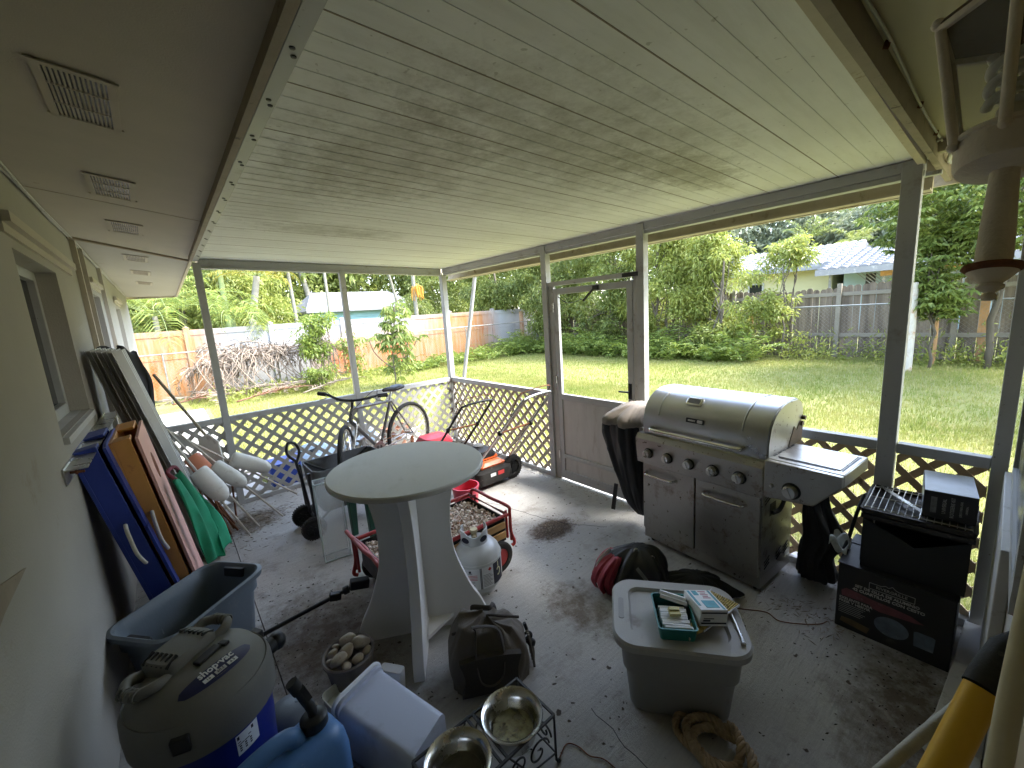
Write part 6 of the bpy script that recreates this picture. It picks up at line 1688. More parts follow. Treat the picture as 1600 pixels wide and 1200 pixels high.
# duffel bag
M['duffel'] = mat('taupe_canvas', (.135, .118, .098), .9, var=.15, vs=5, bump=.4, bs=220)
M['duffeldark'] = mat('dark_canvas', (.055, .047, .040), .9, var=.2, vs=5, bump=.4, bs=220)
DB = root('duffel_bag', 'slumped taupe canvas travel bag on the floor right of the bar table foot', 'bag', (1.86, 1.375, 0), R(-30))
b = MB(); R_ = []
for i in range(25):
    t = i / 24; z = .255 * t; k = 1 - .30 * max(0, t - .55) ** 1.4 / .33; rg = []
    for j in range(88):
        a = 2 * PI * j / 88; c, s_ = math.cos(a), math.sin(a); e = 3.4
        x = .168 * math.copysign(abs(c) ** (2 / e), c); y = .115 * math.copysign(abs(s_) ** (2 / e), s_)
        q = 1 + .05 * noise.noise((c * 2.5, s_ * 2.5, z * 14)) + .05 * noise.noise((c * 6, s_ * 6, z * 9 + 4)) + (.05 * math.sin(PI * t))
        sag = .026 * noise.noise((c * 2, s_ * 2, 7)) - .03 * t * (1 if 0 else math.cos(a)) * .6
        rg.append((x * k * q, y * k * q, z + sag * t * 1.3 + .015 * t * noise.noise((x * 22, y * 22, 3))))
    R_.append(rg)
top = R_[-1]
for f in (.8, .55, .3, .08):
    R_.append([(x * f, y * f, z + .025 * (1 - f) * (1 - f) + .012 * noise.noise((x * f * 24, y * f * 24, 2)) * f) for x, y, z in top])
b.loft(R_); obj('bag_body', b, M['duffel'], DB, smooth=180)
b = MB(); b.loft([[( x, -.124 - .012 * math.sin((z) * 12) + dy, z) for x, z in [(-.13 + .26 * i / 12, .015) for i in range(13)] + [(.13 - .02 * math.sin(PI * i / 6), .015 + .17 * i / 6) for i in range(1, 6)] + [(.13 - .26 * i / 12, .185 + .012 * math.sin(PI * i / 12)) for i in range(13)] + [(-.13 + .02 * math.sin(PI * i / 6), .185 - .17 * i / 6) for i in range(1, 6)]] for dy in (.02, 0, -.006)]); obj('front_pocket', b, M['duffeldark'], DB, smooth=60)
for s_ in (-1, 1):
    b = MB(); P_ = bez([(-.06, s_ * .120, .14), (-.058, s_ * .115, .22), (-.05, s_ * .075, .275), (-.02 + .04 * s_, s_ * .05 - .02, .292 - .0), (.04, s_ * .075, .272), (.058, s_ * .115, .22), (.06, s_ * .122, .14)], 6)
    b.tube(P_, .011, 8, flat=.35); obj('carry_strap', b, M['duffeldark'], DB, smooth=60)
b = MB(); b.tube(bez([(-.15, -.02, .235), (-.08, -.03, .262), (0, .01, .272), (.08, .0, .262), (.15, .01, .235)], 6), .006, 6); obj('zip', b, M['duffeldark'], DB, smooth=60)
b = MB(); b.tube(bez([(-.06, -.13, .17), (-.045, -.145, .09), (.0, -.15, .07), (.045, -.145, .10), (.06, -.13, .17)], 6), .006, 8, flat=.5); obj('front_loop', b, M['duffel'], DB, smooth=60)
b = MB(); b.tube([(.175, .02, .19), (.185, .02, .155)], .008, 8); b.tube([(.187 + .018 * math.cos(a), .015, .125 + .02 * math.sin(a)) for a in np.linspace(0, 6.28, 14)[:13]], .006, 6, closed=True); b.sph((.20, .0, .10), (.02, .018, .02), 8, 6); b.sph((.19, .03, .09), (.015, .018, .018), 8, 6); obj('strap_clip', b, M['black'], DB, smooth=60)
b = MB()
for k in range(5): b.tube(bez([(.185, .03 - k * .012, .16), (.195 + .008 * (k % 2), .03 - k * .014, .08), (.20, .04 - k * .02, .01)], 5), .006, 5)
obj('hanging_strap', b, M['duffel'], DB, smooth=60)

# bowl stand with two bowls
BS = root('bowl_stand', 'black wrought iron pet bowl stand with curled scrolls at the bottom edge', 'bowl stand', (1.58, 1.0, 0))
b = MB(); X0, X1, Y0, Y1, Z1 = -.22, .22, -.10, .10, .20; w_ = .0045
for p, q in (((X0, Y0), (X1, Y0)), ((X1, Y0), (X1, Y1)), ((X1, Y1), (X0, Y1)), ((X0, Y1), (X0, Y0)), ((-.012, Y0), (-.012, Y1)), ((.012, Y0), (.012, Y1))):
    b.bar((p[0], p[1], Z1), (q[0], q[1], Z1), .008, .008)
obj('top_frame', b, M['black'], BS)
for x in (X0, X1):
    for y in (Y0, Y1):
        b = MB(); b.tube([(x, y, Z1), (x * 1.0, y, .01), (x * 1.03, y * 1.05, .004)], w_, 6); b.sph((x * 1.03, y * 1.05, .006), .008, 8, 6); obj('leg', b, M['black'], BS, smooth=60)
def scroll(c, r_, sgn, ax):
    pts = []
    for i in range(26):
        t = i / 25 * 3.6 * PI / 1.6; rr = r_ * (1 - .75 * i / 25); pts.append((c[0] + (sgn * rr * math.cos(t) if ax == 'x' else 0), c[1] + (sgn * rr * math.cos(t) if ax == 'y' else 0), c[2] + rr * math.sin(t)))
    return pts
b = MB()
for y in (Y0, Y1):
    for s_ in (-1, 1):
        b.tube(scroll((s_ * .14, y, .11), .05, s_, 'x'), .0035, 6); b.tube([(s_ * .22, y, .04), (s_ * .10, y, .06), (s_ * .02, y, .19)], .0035, 6); b.tube(scroll((s_ * .055, y, .13), .035, -s_, 'x'), .0035, 6)
for x in (X0, X1):
    b.tube(scroll((x, .04, .12), .042, 1, 'y'), .0035, 6); b.tube(scroll((x, -.045, .09), .035, -1, 'y'), .0035, 6); b.tube([(x, Y0, .04), (x, Y1, .04)], .0035, 6)
obj('scrollwork', b, M['black'], BS, smooth=60)
M['bowl'] = mat('pet_bowl_steel', (.60, .59, .56), .24, 1., var=.08, vs=8, bump=.03, bs=150)
def bowl(label, x, y, dirt):
    r0_ = root('pet_bowl', label, 'bowl', (x, y, .12), 0, 'stainless bowls in the iron stand')
    b = MB(); b.lathe([(0, .012), (.068, .012), (.074, .018), (.082, .06), (.092, .083), (.101, .088), (.107, .091), (.110, .087), (.107, .082), (.098, .078), (.086, .058), (.078, .0), (0, .0)][::-1], 64); obj('bowl_shell', b, M['bowl'], r0_, smooth=50)
    b = MB(); b.lathe([(0, .030), (.072, .030), (.072, .029), (0, .029)], 40)
    k = NT('murky_water'); v = k.coord(); f = k.noise(v, 30, 4); k.l(k.mix(k.ramp(f, .4, .65), (.16, .15, .09), (.34, .33, .20) if dirt else (.08, .07, .06)), k.b.inputs['Base Color']); k.b.inputs['Roughness'].default_value = .12; k.b.inputs['Alpha'].default_value = .7
    obj('murky_water', b, k.m, r0_)
bowl('shiny steel bowl with murky water in the right ring of the iron stand', 1.692, 1.0, True)
bowl('steel bowl cut by the bottom edge in the left ring of the iron stand', 1.468, 1.0, False)

# ---------------- grey tote and what lies on it ----------------
M['tote'] = mat('grey_tote_plastic', (.25, .25, .245), .55, var=.08, vs=5, bump=.12, bs=150, spots=((.14, .125, .11), 6, .6, .15))
M['totelid'] = mat('dusty_grey_lid', (.36, .355, .35), .6, var=.1, vs=5, bump=.15, bs=150, spots=((.19, .17, .15), 5, .56, .15))
TT = root('grey_tote', 'grey plastic storage tote with a dusty lid in the middle foreground', 'storage tote', (2.372, .762, 0), R(-53)); TT.scale = (1.08, 1.10, 1.07)
b = MB(); b.loft([rrect(x, y, r_, z, 8) for x, y, r_, z in ((.165, .115, .05, 0), (.172, .122, .05, .01), (.188, .137, .055, .18), (.196, .145, .055, .182), (.205, .152, .06, .31))]); obj('tote_body', b, M['tote'], TT, smooth=35)
b = MB(); b.loft([rrect(x, y, r_, z, 10) for x, y, r_, z in ((.215, .165, .06, .296), (.228, .178, .075, .300), (.230, .180, .08, .322), (.224, .174, .078, .331), (.168, .128, .045, .332), (.160, .120, .04, .318))]); ld = obj('lid', b, M['totelid'], TT, smooth=35)
for sx in (-1, 1):
    b = MB(); b.loft([rrect(.010, .055, .009, .3315, cx=sx * .197), rrect(.010, .055, .009, .3335, cx=sx * .197)]); obj('latch_slot', b, M['tote'], ld)
    b = MB(); b.loft([rrect(.012, .06, .010, .27, cx=sx * .205), rrect(.016, .065, .012, .298, cx=sx * .212)]); obj('handle', b, M['totelid'], TT, bevel=.003)
M['teal'] = mat('teal_plastic', (.01, .16, .15), .4, var=.1, bump=.05)
TE = root('teal_box', 'small teal plastic tray box of white envelopes on the grey tote lid', 'box', (2.318, .742, .3405), R(-50))
b = MB(); b.loft([rrect(.060, .090, .012, 0), rrect(.068, .098, .014, .062), rrect(.071, .101, .015, .064), rrect(.071, .101, .015, .067), rrect(.066, .096, .013, .067), rrect(.058, .088, .011, .004)]); obj('tray', b, M['teal'], TE, smooth=40)
rs = np.random.RandomState(31)
for i in range(10):
    b = MB(); b.bx((0, 0, 0), (.098, .0085, .054)); o = obj('envelope_pack', b, M['paper'], None, bevel=.0015)
    tl = rs.uniform(.15, .35); yy = -.078 + i * .0118
    lp_ = TE.matrix_basis @ Vector((rs.uniform(-.004, .004), yy, .040)); o.location = lp_; o.rotation_euler = (tl, rs.uniform(-.02, .02), R(-50) + rs.uniform(-.03, .03))
    tag(o, 'thin white pack standing in a row inside the teal box', 'pack', 'white packs in the teal box')
for i in range(2):
    b = MB(); b.bx((0, 0, 0), (.10, .014, .05)); o = obj('envelope_pack', b, M['paper'], None, bevel=.0015)
    o.location = TE.matrix_basis @ Vector((.012, .060 + i * .018, .070 + .004 * i)); o.rotation_euler = (1.0, .12, R(-50) - .28); tag(o, ['lower tilted white pack across the back of the teal box', 'upper tilted white pack at the back of the teal box'][i], 'pack')
b = MB(); b.bx((0, 0, 0), (.042, .034, .012)); b.bx((0, .008, .008), (.038, .016, .006)); o = obj('yellow_pad', b, mat('cream_pad', (.55, .50, .24), .5, .2, var=.1), None, bevel=.002); o.location = TE.matrix_basis @ Vector((0, -.022, .078)); o.rotation_euler = (.1, 0, R(-46)); tag(o, 'small cream coloured pad on top of the white packs', 'pad')
TX = root('carton', 'small white and blue printed carton tilted against the teal box', 'carton', (2.418, .668, .372), rot=(R(-6), R(7), R(-37)))
b = MB(); b.bx((0, 0, .032), (.106, .135, .064)); obj('carton_body', b, M['paper'], TX, bevel=.002)
bl = mat('carton_blue', (.10, .33, .42), .6, var=.2, vs=30, bump=0); b = MB(); b.bx((.004, -.03, .0645), (.052, .046, .0012)); b.bx((.042, 0, .0645), (.008, .125, .0012)); b.bx((-.042, .01, .0645), (.010, .10, .0012)); b.bx((-.020, .045, .0645), (.020, .03, .0012)); obj('print', b, bl, TX)
b = MB()
for i in range(5): b.bx((.012, .055 - i * .011, .0645), (.030 - (i % 2) * .008, .003, .0012))
obj('print', b, mat('carton_pink', (.52, .18, .25), .6, bump=0), TX)
b = MB(); b.bx((0, -.068, .052), (.098, .001, .005)); b.bx((0, -.068, .012), (.098, .001, .006)); b.bx((-.02, -.068, .030), (.04, .001, .003)); b.bx((-.028, -.068, .022), (.028, .001, .006)); obj('print', b, M['ink'], TX)
M['straw'] = mat('straw', (.46, .36, .13), .8, var=.3, vs=60, bump=.3, bs=200, spots=((.10, .07, .03), 70, .55, .05), stretch=(1, 1, 1))
BR = root('whisk_broom', 'short straw whisk broom lying under the white carton on the tote', 'broom', (2.43, .655, .367), R(-1))
b = MB()
for i in range(13):
    for k in range(2):
        u = (i - 6) / 6; b.tube([(-.12, u * .012, .002 + k * .006), (-.06, u * .03, .003 + k * .006), (.02, u * .043, .004 + k * .007), (.135, u * .052, .004 + k * .007)], .0036, 5)
for x in (-.02, .02, .05): b.box(x, x + .004, -.046, .046, .0, .015)
obj('bristles', b, M['straw'], BR, smooth=60)
b = MB(); b.tube([(-.16, .0, .0), (-.10, 0, .006)], .010, 8); b.tube([(-.10, .03, .012), (.15, .06, .012)], .003, 5); b.tube([(-.10, -.03, .012), (.13, -.06, .014)], .003, 5); obj('wire_bail', b, M['steel'], BR, smooth=60)
b = MB(); b.tube([(2.56, .655, .372), (2.47, .57, .362), (2.415, .525, .360), (2.39, .510, .361)], [.006, .005, .005, .009], 7); tag(obj('metal_rod', b, M['steel'], None, smooth=60), 'thin dirty metal rod lying right of the carton on the tote lid', 'rod')
# rope coil
M['manila'] = mat('manila_rope', (.34, .25, .15), .9, var=.3, vs=30, bump=.5, bs=200)
def ropecoil():
    rs = np.random.RandomState(17); P_ = []
    pts = []
    for i in range(64):
        t = i / 63; a = t * 2 * PI * 3.3 + .5; rr = .085 + .022 * math.sin(t * 17) + .012 * math.sin(t * 41)
        pts.append((2.235 + rr * math.cos(a) * (1.15 if math.cos(a) > 0 else .9) + .03 * math.sin(t * 6), .545 + rr * 1.05 * math.sin(a) + .02 * math.cos(t * 5), .012 + .030 * t + .012 * abs(math.sin(a * 1.5)) + (.03 if .2 < t < .26 else 0)))
    path = bez(pts, 6); r0_ = root('rope', 'coiled brown manila rope on the floor against the grey tote', 'rope', (2.235, .545, 0))
    for s_ in range(3):
        q = []
        for i, p in enumerate(path):
            d = (path[min(i + 1, len(path) - 1)] - path[max(i - 1, 0)]).normalized(); x = d.cross(Vector((0, 0, 1))).normalized(); y = d.cross(x)
            a = i * .62 + s_ * 2.094; q.append(p + (x * math.cos(a) + y * math.sin(a)) * .0088 - Vector((2.235, .545, 0)))
        b = MB(); b.tube(q, .0072, 7); obj('strand', b, M['manila'], r0_, smooth=180)
ropecoil()
for nm, lb, P_ in (('wire', 'thin bent wire on the floor right of the bowl stand', [(1.815, .90, .004), (1.87, .915, .004), (1.895, .88, .004), (1.90, .83, .004), (1.93, .78, .004), (1.93, .66, .004)]),
                   ('wire', 'thin dark wire curling on the floor before the black carton', [(2.98, .82, .004), (3.04, .74, .004), (3.09, .66, .004), (3.07, .60, .004), (3.12, .52, .004), (3.18, .46, .004), (3.22, .44, .006)])):
    b = MB(); b.tube(bez(P_, 6), .0022, 5); tag(obj(nm, b, M['rust'], None, smooth=60), lb, 'wire')

# backpack and cloth before the grill
M['nylon'] = mat('black_nylon', (.018, .018, .021), .55, var=.3, vs=9, bump=.25, bs=180)
M['rednylon'] = mat('red_nylon', (.30, .025, .045), .55, var=.25, vs=9, bump=.2, bs=120)
BP = root('backpack', 'crumpled red and black nylon backpack on the floor before the grill', 'backpack', (2.82, 1.25, 0), R(-40)); BP.scale = (1.12, 1.12, 1.5)
drape('bag_body', None, None, None, [(.0, 0, 0, .15, .12, 2.4), (.03, 0, 0, .185, .14, 2.4), (.08, 0, .0, .175, .13, 2.3), (.125, .01, .01, .13, .095, 2.2), (.148, .02, .02, .07, .05, 2), (.152, .02, .02, .01, .01, 2)], M['nylon'], 22, fold=.24, nf=7, par=BP)
drape('red_pocket', None, None, None, [(.01, -.145, -.0, .05, .09, 2), (.05, -.155, 0, .06, .10, 2.2), (.10, -.125, .0, .06, .085, 2.2), (.13, -.09, .01, .04, .06, 2), (.135, -.09, .01, .008, .008, 2)], M['rednylon'], 27, fold=.30, nf=7, par=BP)
b = MB(); b.tube(bez([(-.185, -.07, .01), (-.205, -.03, .06), (-.18, 0.0, .115), (-.12, .02, .145)], 6), .008, 6, flat=.5); obj('piping', b, M['paper'], BP, smooth=60)
b = MB(); b.tube([(.0 + .012 * math.cos(a), -.02, .150 + .010 * math.sin(a)) for a in np.linspace(0, 6.28, 12)[:11]], .003, 5, closed=True); b.tube([(.07 + .012 * math.cos(a), -.05, .13 + .010 * math.sin(a)) for a in np.linspace(0, 6.28, 12)[:11]], .003, 5, closed=True); obj('ring', b, M['steel'], BP, smooth=60)
b = MB(); b.tube(bez([(-.02, -.10, .12), (.02, -.145, .08), (.03, -.16, .03), (.05, -.17, .01)], 6), .012, 6, flat=.3); b.tube(bez([(.07, -.08, .12), (.09, -.12, .08), (.10, -.14, .02)], 6), .010, 6, flat=.3); obj('strap', b, M['greyfabric'], BP, smooth=60)
drape('black_cloth', 'heap of black and mottled cloth between the backpack and the grill foot', 'cloth', (2.98, 1.0, 0), [(.0, 0, 0, .20, .13, 2.2), (.03, 0, 0, .21, .14, 2.2), (.07, .0, .0, .16, .10, 2.1), (.105, .02, .0, .08, .05, 2), (.11, .02, 0, .01, .01, 2)], mat('mottled_black_cloth', (.016, .016, .016), .85, var=.3, vs=9, bump=.3, spots=((.16, .14, .10), 9, .66, .05)), 33, fold=.34, nf=8, rz=R(-52))

# ---------------- black carton, folding grill and small box at the right ----------------
M['cartonblack'] = mat('black_carton', (.016, .015, .015), .5, var=.3, vs=6, bump=.08, bs=90, spots=((.05, .045, .04), 8, .62, .1))
CB = root('black_carton', 'large black printed carton with white Spanish lettering in the right corner', 'carton', (3.237, .415, 0), R(-90.5))
b = MB(); b.box(0, .385, 0, .335, 0, .330); obj('carton_body', b, M['cartonblack'], CB, bevel=.004)
b = MB(); b.box(-.004, .389, -.003, .10, .331, .334); b.box(-.004, .389, .23, .338, .331, .334); obj('carton_flap', b, M['cartonblack'], CB)
FK = frame((0, -.0012, 0), (1, 0, 0), (0, 0, 1))
def ftext(s_, x, z, size, sx=1., m=None, al='LEFT', bold=0.): text('print_lettering', s_, size, m or M['paper'], CB, FK @ TR((x, z, 0)), align=al, sx=sx, bold=bold) if sx == 1. else text('print_lettering', s_, size, m or M['paper'], CB, FK @ TR((x, z, 0)), align=al, sx=sx, bold=bold)
dim = mat('carton_lettering', (.42, .41, .39), .6, bump=0)
ftext('RIVERGRILLE', .19, .268, .0185, 1., dim, 'CENTER')
b = MB()
for p, q in (((.115, .254), (.265, .254)), ((.265, .254), (.265, .282)), ((.265, .282), (.215, .282)), ((.115, .254), (.115, .282)), ((.115, .282), (.155, .282)), ((.155, .282), (.170, .290)), ((.170, .290), (.180, .285)), ((.180, .285), (.192, .296)), ((.192, .296), (.203, .286)), ((.203, .286), (.215, .282))):
    b.bar((p[0], -.0014, p[1]), (q[0], -.0014, q[1]), .0012, .0018)
obj('logo_outline', b, dim, CB)
ftext('SET DE OLLA DE ALUMINIO', .065, .241, .0175, 1., dim, bold=.0006); ftext('42 CUARTILLOS CON CESTO', .058, .222, .0185, 1., dim, bold=.0006)
ftext('EXELENTE PARA', .012, .158, .0165, 1., dim, bold=.0003); ftext('FREIR Y HERVIR', .012, .142, .0165, 1., dim, bold=.0003)
b = MB()
for i in range(6): b.box(.012, .110 - (i % 3) * .008, -.0014, -.0008, .128 - i * .009, .1295 - i * .009)
obj('small_print', b, dim, CB)
def blobpanel(name, pts, m, dy):
    b = MB(); n = len(pts); b.add([(x, dy, z) for x, z in pts] + [(x, 0, z) for x, z in pts], [tuple(range(n))] + [(i, n + i, n + (i + 1) % n, (i + 1) % n) for i in range(n)]); return obj(name, b, m, CB)
pk = mat('faded_red_print', (.14, .045, .055), .6, var=.35, vs=18, bump=0, spots=((.22, .12, .13), 14, .6, .1))
blobpanel('photo_print', [(.020, .170), (.018, .195), (.035, .212), (.08, .208), (.13, .200), (.20, .196), (.26, .190), (.30, .172), (.27, .165), (.21, .160), (.16, .155), (.13, .160), (.12, .172)], pk, -.0011)
bp_ = mat('blue_grey_print', (.10, .125, .16), .55, var=.35, vs=14, bump=0, spots=((.22, .24, .26), 10, .58, .12))
blobpanel('pot_print', [(.20 + .058 * math.cos(a), .098 + .046 * math.sin(a)) for a in np.linspace(0, 2 * PI, 29)[:28]], bp_, -.0016)
blobpanel('pot_print', [(.275, .06), (.335, .06), (.338, .125), (.330, .13), (.282, .13), (.272, .125)], bp_, -.0014)
blobpanel('pot_print', [(.02, .035), (.05, .03), (.12, .02), (.13, .05), (.06, .06), (.025, .058)], mat('brown_print', (.11, .075, .035), .6, var=.4, vs=20, bump=0), -.0011)

FG_ = root('folding_grill', 'black folding charcoal grill standing on the black carton', 'camp grill', (3.27, .345, .3345), R(-88))
b = MB()
b.box(.01, .325, .30, .306, 0, .24)
obj('side_panel', b, M['black'], FG_)
b = MB(); zt = .235
b.prism([(.0, 0), (.33, 0), (.33, zt), (.17, zt - .085), (.135, zt - .06), (.0, zt)], 0, .005, XZ @ TR((0, 0, 0))); 
obj('side_panel', b, M['black'], FG_)
for x in (.0, .328):
    b = MB(); b.box(x - .003, x + .003, .006, .299, .02, .235); obj('end_panel', b, M['black'], FG_)
b = MB(); b.loft([rrect(.175, .16, .012, .262, cx=.165, cy=.155), rrect(.18, .165, .012, .285, cx=.165, cy=.155), rrect(.172, .157, .01, .285, cx=.165, cy=.155), rrect(.168, .153, .01, .266, cx=.165, cy=.155)]); b.box(-.01, .34, -.008, .318, .238, .258); obj('fire_tray', b, mat('sooty_metal', (.05, .045, .042), .4, .6, var=.4, vs=10, bump=.1, spots=((.22, .20, .18), 14, .6, .08)), FG_, smooth=40)
b = MB()
for i in range(16): b.tube([(.0 + i * .022, .0, .288), (.0 + i * .022, .31, .288)], .0018, 5)
for y in (.02, .155, .29): b.tube([(.0, y, .286), (.33, y, .286)], .0028, 5)
b.bar((.02, .30, .2885), (.20, .06, .2885), .02, .002)
obj('cooking_grate', b, M['steel'], FG_, smooth=60)
b = MB(); b.tube(bez([(-.012, .20, .27), (-.03, .22, .25), (-.045, .16, .18), (-.06, .10, .07), (-.07, .05, .02)], 7), .008, 8); obj('hanging_cord', b, M['black'], FG_, smooth=60)
b = MB(); b.sheet(lambda u, v: (.0 + u * .07 - .05, v * .11 + .03, .035 + .03 * math.sin(u * 5 + v * 7) + .02 * math.sin(v * 13)), 14, 14)
o = obj('plastic_wrapper', b, mat('torn_wrapper', (.55, .58, .55), .4, var=.3, vs=20, bump=.1), None, smooth=180, solid=.002); o.location = (3.27, .42, .336); o.rotation_euler = (0, 0, R(-88)); tag(o, 'torn whitish plastic wrapper on the carton left of the folding grill', 'wrapper')
SB = root('small_carton', 'small black and silver rotisserie kit carton on top of the folding grill', 'carton', (3.31, .165, .628), R(-84))
b = MB(); b.box(.0, .155, .0, .26, 0, .118); obj('carton_body', b, M['cartonblack'], SB, bevel=.003)
b = MB(); b.box(.001, .154, .001, .259, .1182, .1196); obj('top_print', b, mat('silver_blue_print', (.50, .55, .62), .4, var=.12, vs=12, bump=0, spots=((.2, .2, .22), 26, .66, .04)), SB)
b = MB(); b.add([(-.0008, 0, .118), (-.0008, .26, .118), (-.0008, .26, .06), (-.0008, .05, .03), (-.0008, 0, .07)], [(0, 1, 2, 3, 4)]); obj('end_print', b, mat('silver_blue_print_end', (.40, .44, .50), .4, var=.2, vs=12, bump=0), SB)
VK = frame((0, -.0010, 0), (0, 0, 1), (-1, 0, 0))
for s_, x, sz in (('UNIVERSAL', .062, .0165), ('ROTISSERIE KIT', .086, .0165), ('JUEGO PARA ASAR', .110, .010), ('UNIVERSAL', .126, .009)):
    text('print_lettering', s_, sz, dim, SB, VK @ TR((.060, -x, 0)), align='CENTER', sx=.78)
b = MB(); b.box(.022, .040, -.0012, -.0004, .025, .095); obj('logo_print', b, mat('grey_print', (.16, .16, .16), .6, var=.5, vs=60, bump=0), SB)

# ---------------- yellow handled tool, poles and lantern beside the lens ----------------
M['yellow'] = mat('yellow_handle', (.62, .36, .02), .45, var=.08, vs=8, bump=.08, spots=((.30, .18, .03), 20, .68, .03))
TL = root('long_handled_tool', 'long handled tool with a yellow grip and black end leaning at the lower right', 'tool', (1.62, .10, .64))
P0, P1, P2 = Vector((1.785, .030, .700)), Vector((1.965, -.028, .892)), Vector((2.035, -.052, .945))
ro = Vector((1.62, .10, .64))
b = MB(); b.tube([P0 - ro - (P1 - P0) * .6, P1 - ro], .024, 18); obj('grip', b, M['yellow'], TL, smooth=60)
b = MB(); b.tube([P1 - ro, P1 - ro + (P2 - P1) * .25, P2 - ro, P2 - ro + (P2 - P1) * .35], [.0262, .0268, .024, .010], 18); obj('end_cap', b, M['rubber'], TL, smooth=50)
b = MB(); b.tube([(1.80, .125, .63), (1.989, .037, .718), (2.20, -.062, .80)], .011, 12); tag(obj('wooden_pole', b, mat('grey_wooden_pole', (.30, .28, .23), .7, var=.2, vs=8, bump=.2, stretch=(3, 3, .5)), None, smooth=60), 'thin greyish pole lying just left of the yellow handle', 'pole')
b = MB(); b.tube([(1.99, -.068, 1.30), (1.911, -.061, 1.157), (1.821, -.051, .992), (1.60, -.035, .60)], .0135, 16); tag(obj('beige_pole', b, mat('beige_pole_paint', (.50, .46, .33), .6, var=.08, vs=6, bump=.1), None, smooth=60), 'smooth beige pole leaning at the right edge of the view', 'pole')

LN = root('hanging_lantern', 'rusty white lantern with glass panes and a long tapered tail at upper right', 'lantern', (1.827, .022, 2.19))
axb = Vector((1.737, .019, 1.574)); axt = Vector((1.834, .022, 1.93)); ax = (axt - axb).normalized()
LKm = Matrix.Translation(axb - Vector(LN.location)) @ ax.to_track_quat('Z', 'Y').to_matrix().to_4x4()
M['lampwhite'] = mat('chalky_white_enamel', (.64, .58, .48), .8, var=.12, vs=9, bump=.35, bs=120, spots=((.24, .15, .10), 13, .62, .1))
b = MB(); b.lathe([(0, 0), (.006, .001), (.007, .006), (.004, .009), (.008, .012), (.012, .015), (.012, .018), (.009, .020), (.014, .025), (.022, .034)], 36, LKm); obj('finial', b, M['lampwhite'], LN, smooth=50)
b = MB(); b.lathe([(.022, .034), (.027, .039), (.026, .042), (.018, .044)], 36, LKm); obj('rust_collar', b, M['rust'], LN, smooth=50)
b = MB(); b.lathe([(.0150, .043), (.0160, .052), (.0150, .09), (.0130, .140), (.0125, .160)], 36, LKm); obj('tail', b, M['lampwhite'], LN, smooth=60)
b = MB(); b.lathe([(.0125, .157), (.034, .159), (.043, .163), (.046, .170), (.0465, .196), (.049, .198), (.049, .203), (.042, .204), (0, .203)], 48, LKm); obj('cup', b, M['lampwhite'], LN, smooth=40)
n = 6
def hexp(r_, z, k): a = 2 * PI * k / n + .42; return (r_ * math.cos(a), r_ * math.sin(a), z)
for k in range(n):
    b = MB(); b.tube([hexp(.0495, .194, k), hexp(.077, .345, k)], .0055, 8, m=LKm); b.sph(hexp(.080, .355, k), .0075, 10, 6, LKm); b.sph(hexp(.051, .192, k), .006, 10, 6, LKm); obj('post', b, M['lampwhite'], LN, smooth=60)
b = MB(); b.tube([hexp(.078, .349, k) for k in range(n)], .006, 6, closed=True, m=LKm); obj('rim', b, M['lampwhite'], LN, smooth=60)
k = NT('lantern_glass'); k.b.inputs['Base Color'].default_value = (.30, .31, .28, 1); k.b.inputs['Roughness'].default_value = .12; k.b.inputs['Alpha'].default_value = .32
b = MB()
for q in range(n): b.add([hexp(.046, .204, q), hexp(.046, .204, q + 1), hexp(.074, .343, q + 1), hexp(.074, .343, q)], [(0, 1, 2, 3)], LKm)
obj('glass_pane', b, k.m, LN)
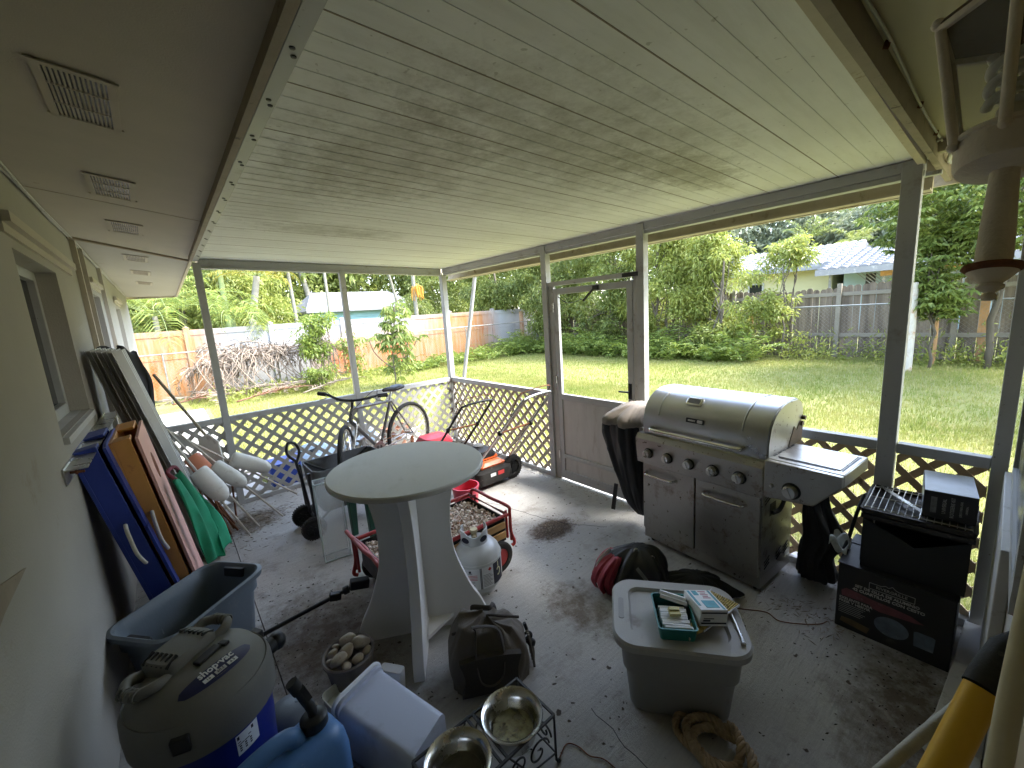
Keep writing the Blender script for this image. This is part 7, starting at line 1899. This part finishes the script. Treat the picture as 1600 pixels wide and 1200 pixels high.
b = MB(); b.lathe([(.084, .351), (.081, .357), (.045, .385), (.016, .40), (0, .405)], 6, LKm @ TR((0, 0, 0), (0, 0, .42))); obj('roof', b, mat('weathered_brown_metal', (.12, .085, .06), .7, .2, var=.3, vs=10, bump=.3), LN, smooth=20)
b = MB(); b.tube([(0, 0, .40), (0, 0, .44)], .010, 8, m=LKm); b.tube([LKm @ Vector((0, 0, .43)), Vector((0, 0, 0))], .008, 8); obj('stem', b, M['rust'], LN, smooth=60)
b = MB(); b.tube([(0, 0, .203), (0, 0, .235)], .014, 12, m=LKm); sk = obj('socket', b, M['lampwhite'], LN, smooth=60)
b = MB(); b.tube([(.022 * math.cos(a * 1.0) * (1), .022 * math.sin(a), .242 + .0035 * a) for a in np.linspace(0, 6 * PI, 90)], .0055, 8, m=LKm); obj('spiral_bulb', b, mat('bulb_white', (.62, .62, .58), .3, bump=0), LN, smooth=60)
# beige trim board of the doorway at the far right
b = MB(); b.box(1.45, 2.05, -.175, -.082, 0, 2.19); tb_ = hp('door_trim', b, mat('beige_trim', (.42, .34, .22), .7, var=.08, vs=4, bump=.15), bevel=.003)

b = MB()
for P_ in ([(2.62, 3.35, .0), (2.9, 2.62, .0), (3.02, 2.1, .0), (3.22, 1.75, .0)], [(1.55, 3.9, .0), (1.9, 3.75, 0), (2.3, 3.9, 0)], [(2.05, .95, 0), (2.02, .6, 0), (2.12, .2, 0)]):
    q = bez(P_, 9); q = [p + Vector((random.uniform(-.008, .008), random.uniform(-.008, .008), .0006)) for p in q]
    for a, c in zip(q[:-1], q[1:]): b.bar(a, c, .0022, .0012)
tag(obj('floor_crack', b, M['ink'], None, smooth=None), kind='structure')
b = MB(); b.add([(XW + .001, 1.30, 1.085), (XW + .006, 1.30, 1.085), (XW + .001, 1.66, 1.0), (XW + .006, 1.66, 1.0), (XW + .001, 1.44, .985), (XW + .006, 1.44, .985), (XW + .001, 1.30, .96), (XW + .006, 1.30, .96)], [(1, 3, 5, 7), (0, 2, 3, 1), (2, 4, 5, 3), (4, 6, 7, 5), (6, 0, 1, 7)])
hp('dark_wall_plate', b, M['brownwood'])  # flat dark plate, narrowing along the wall, just proud of its face
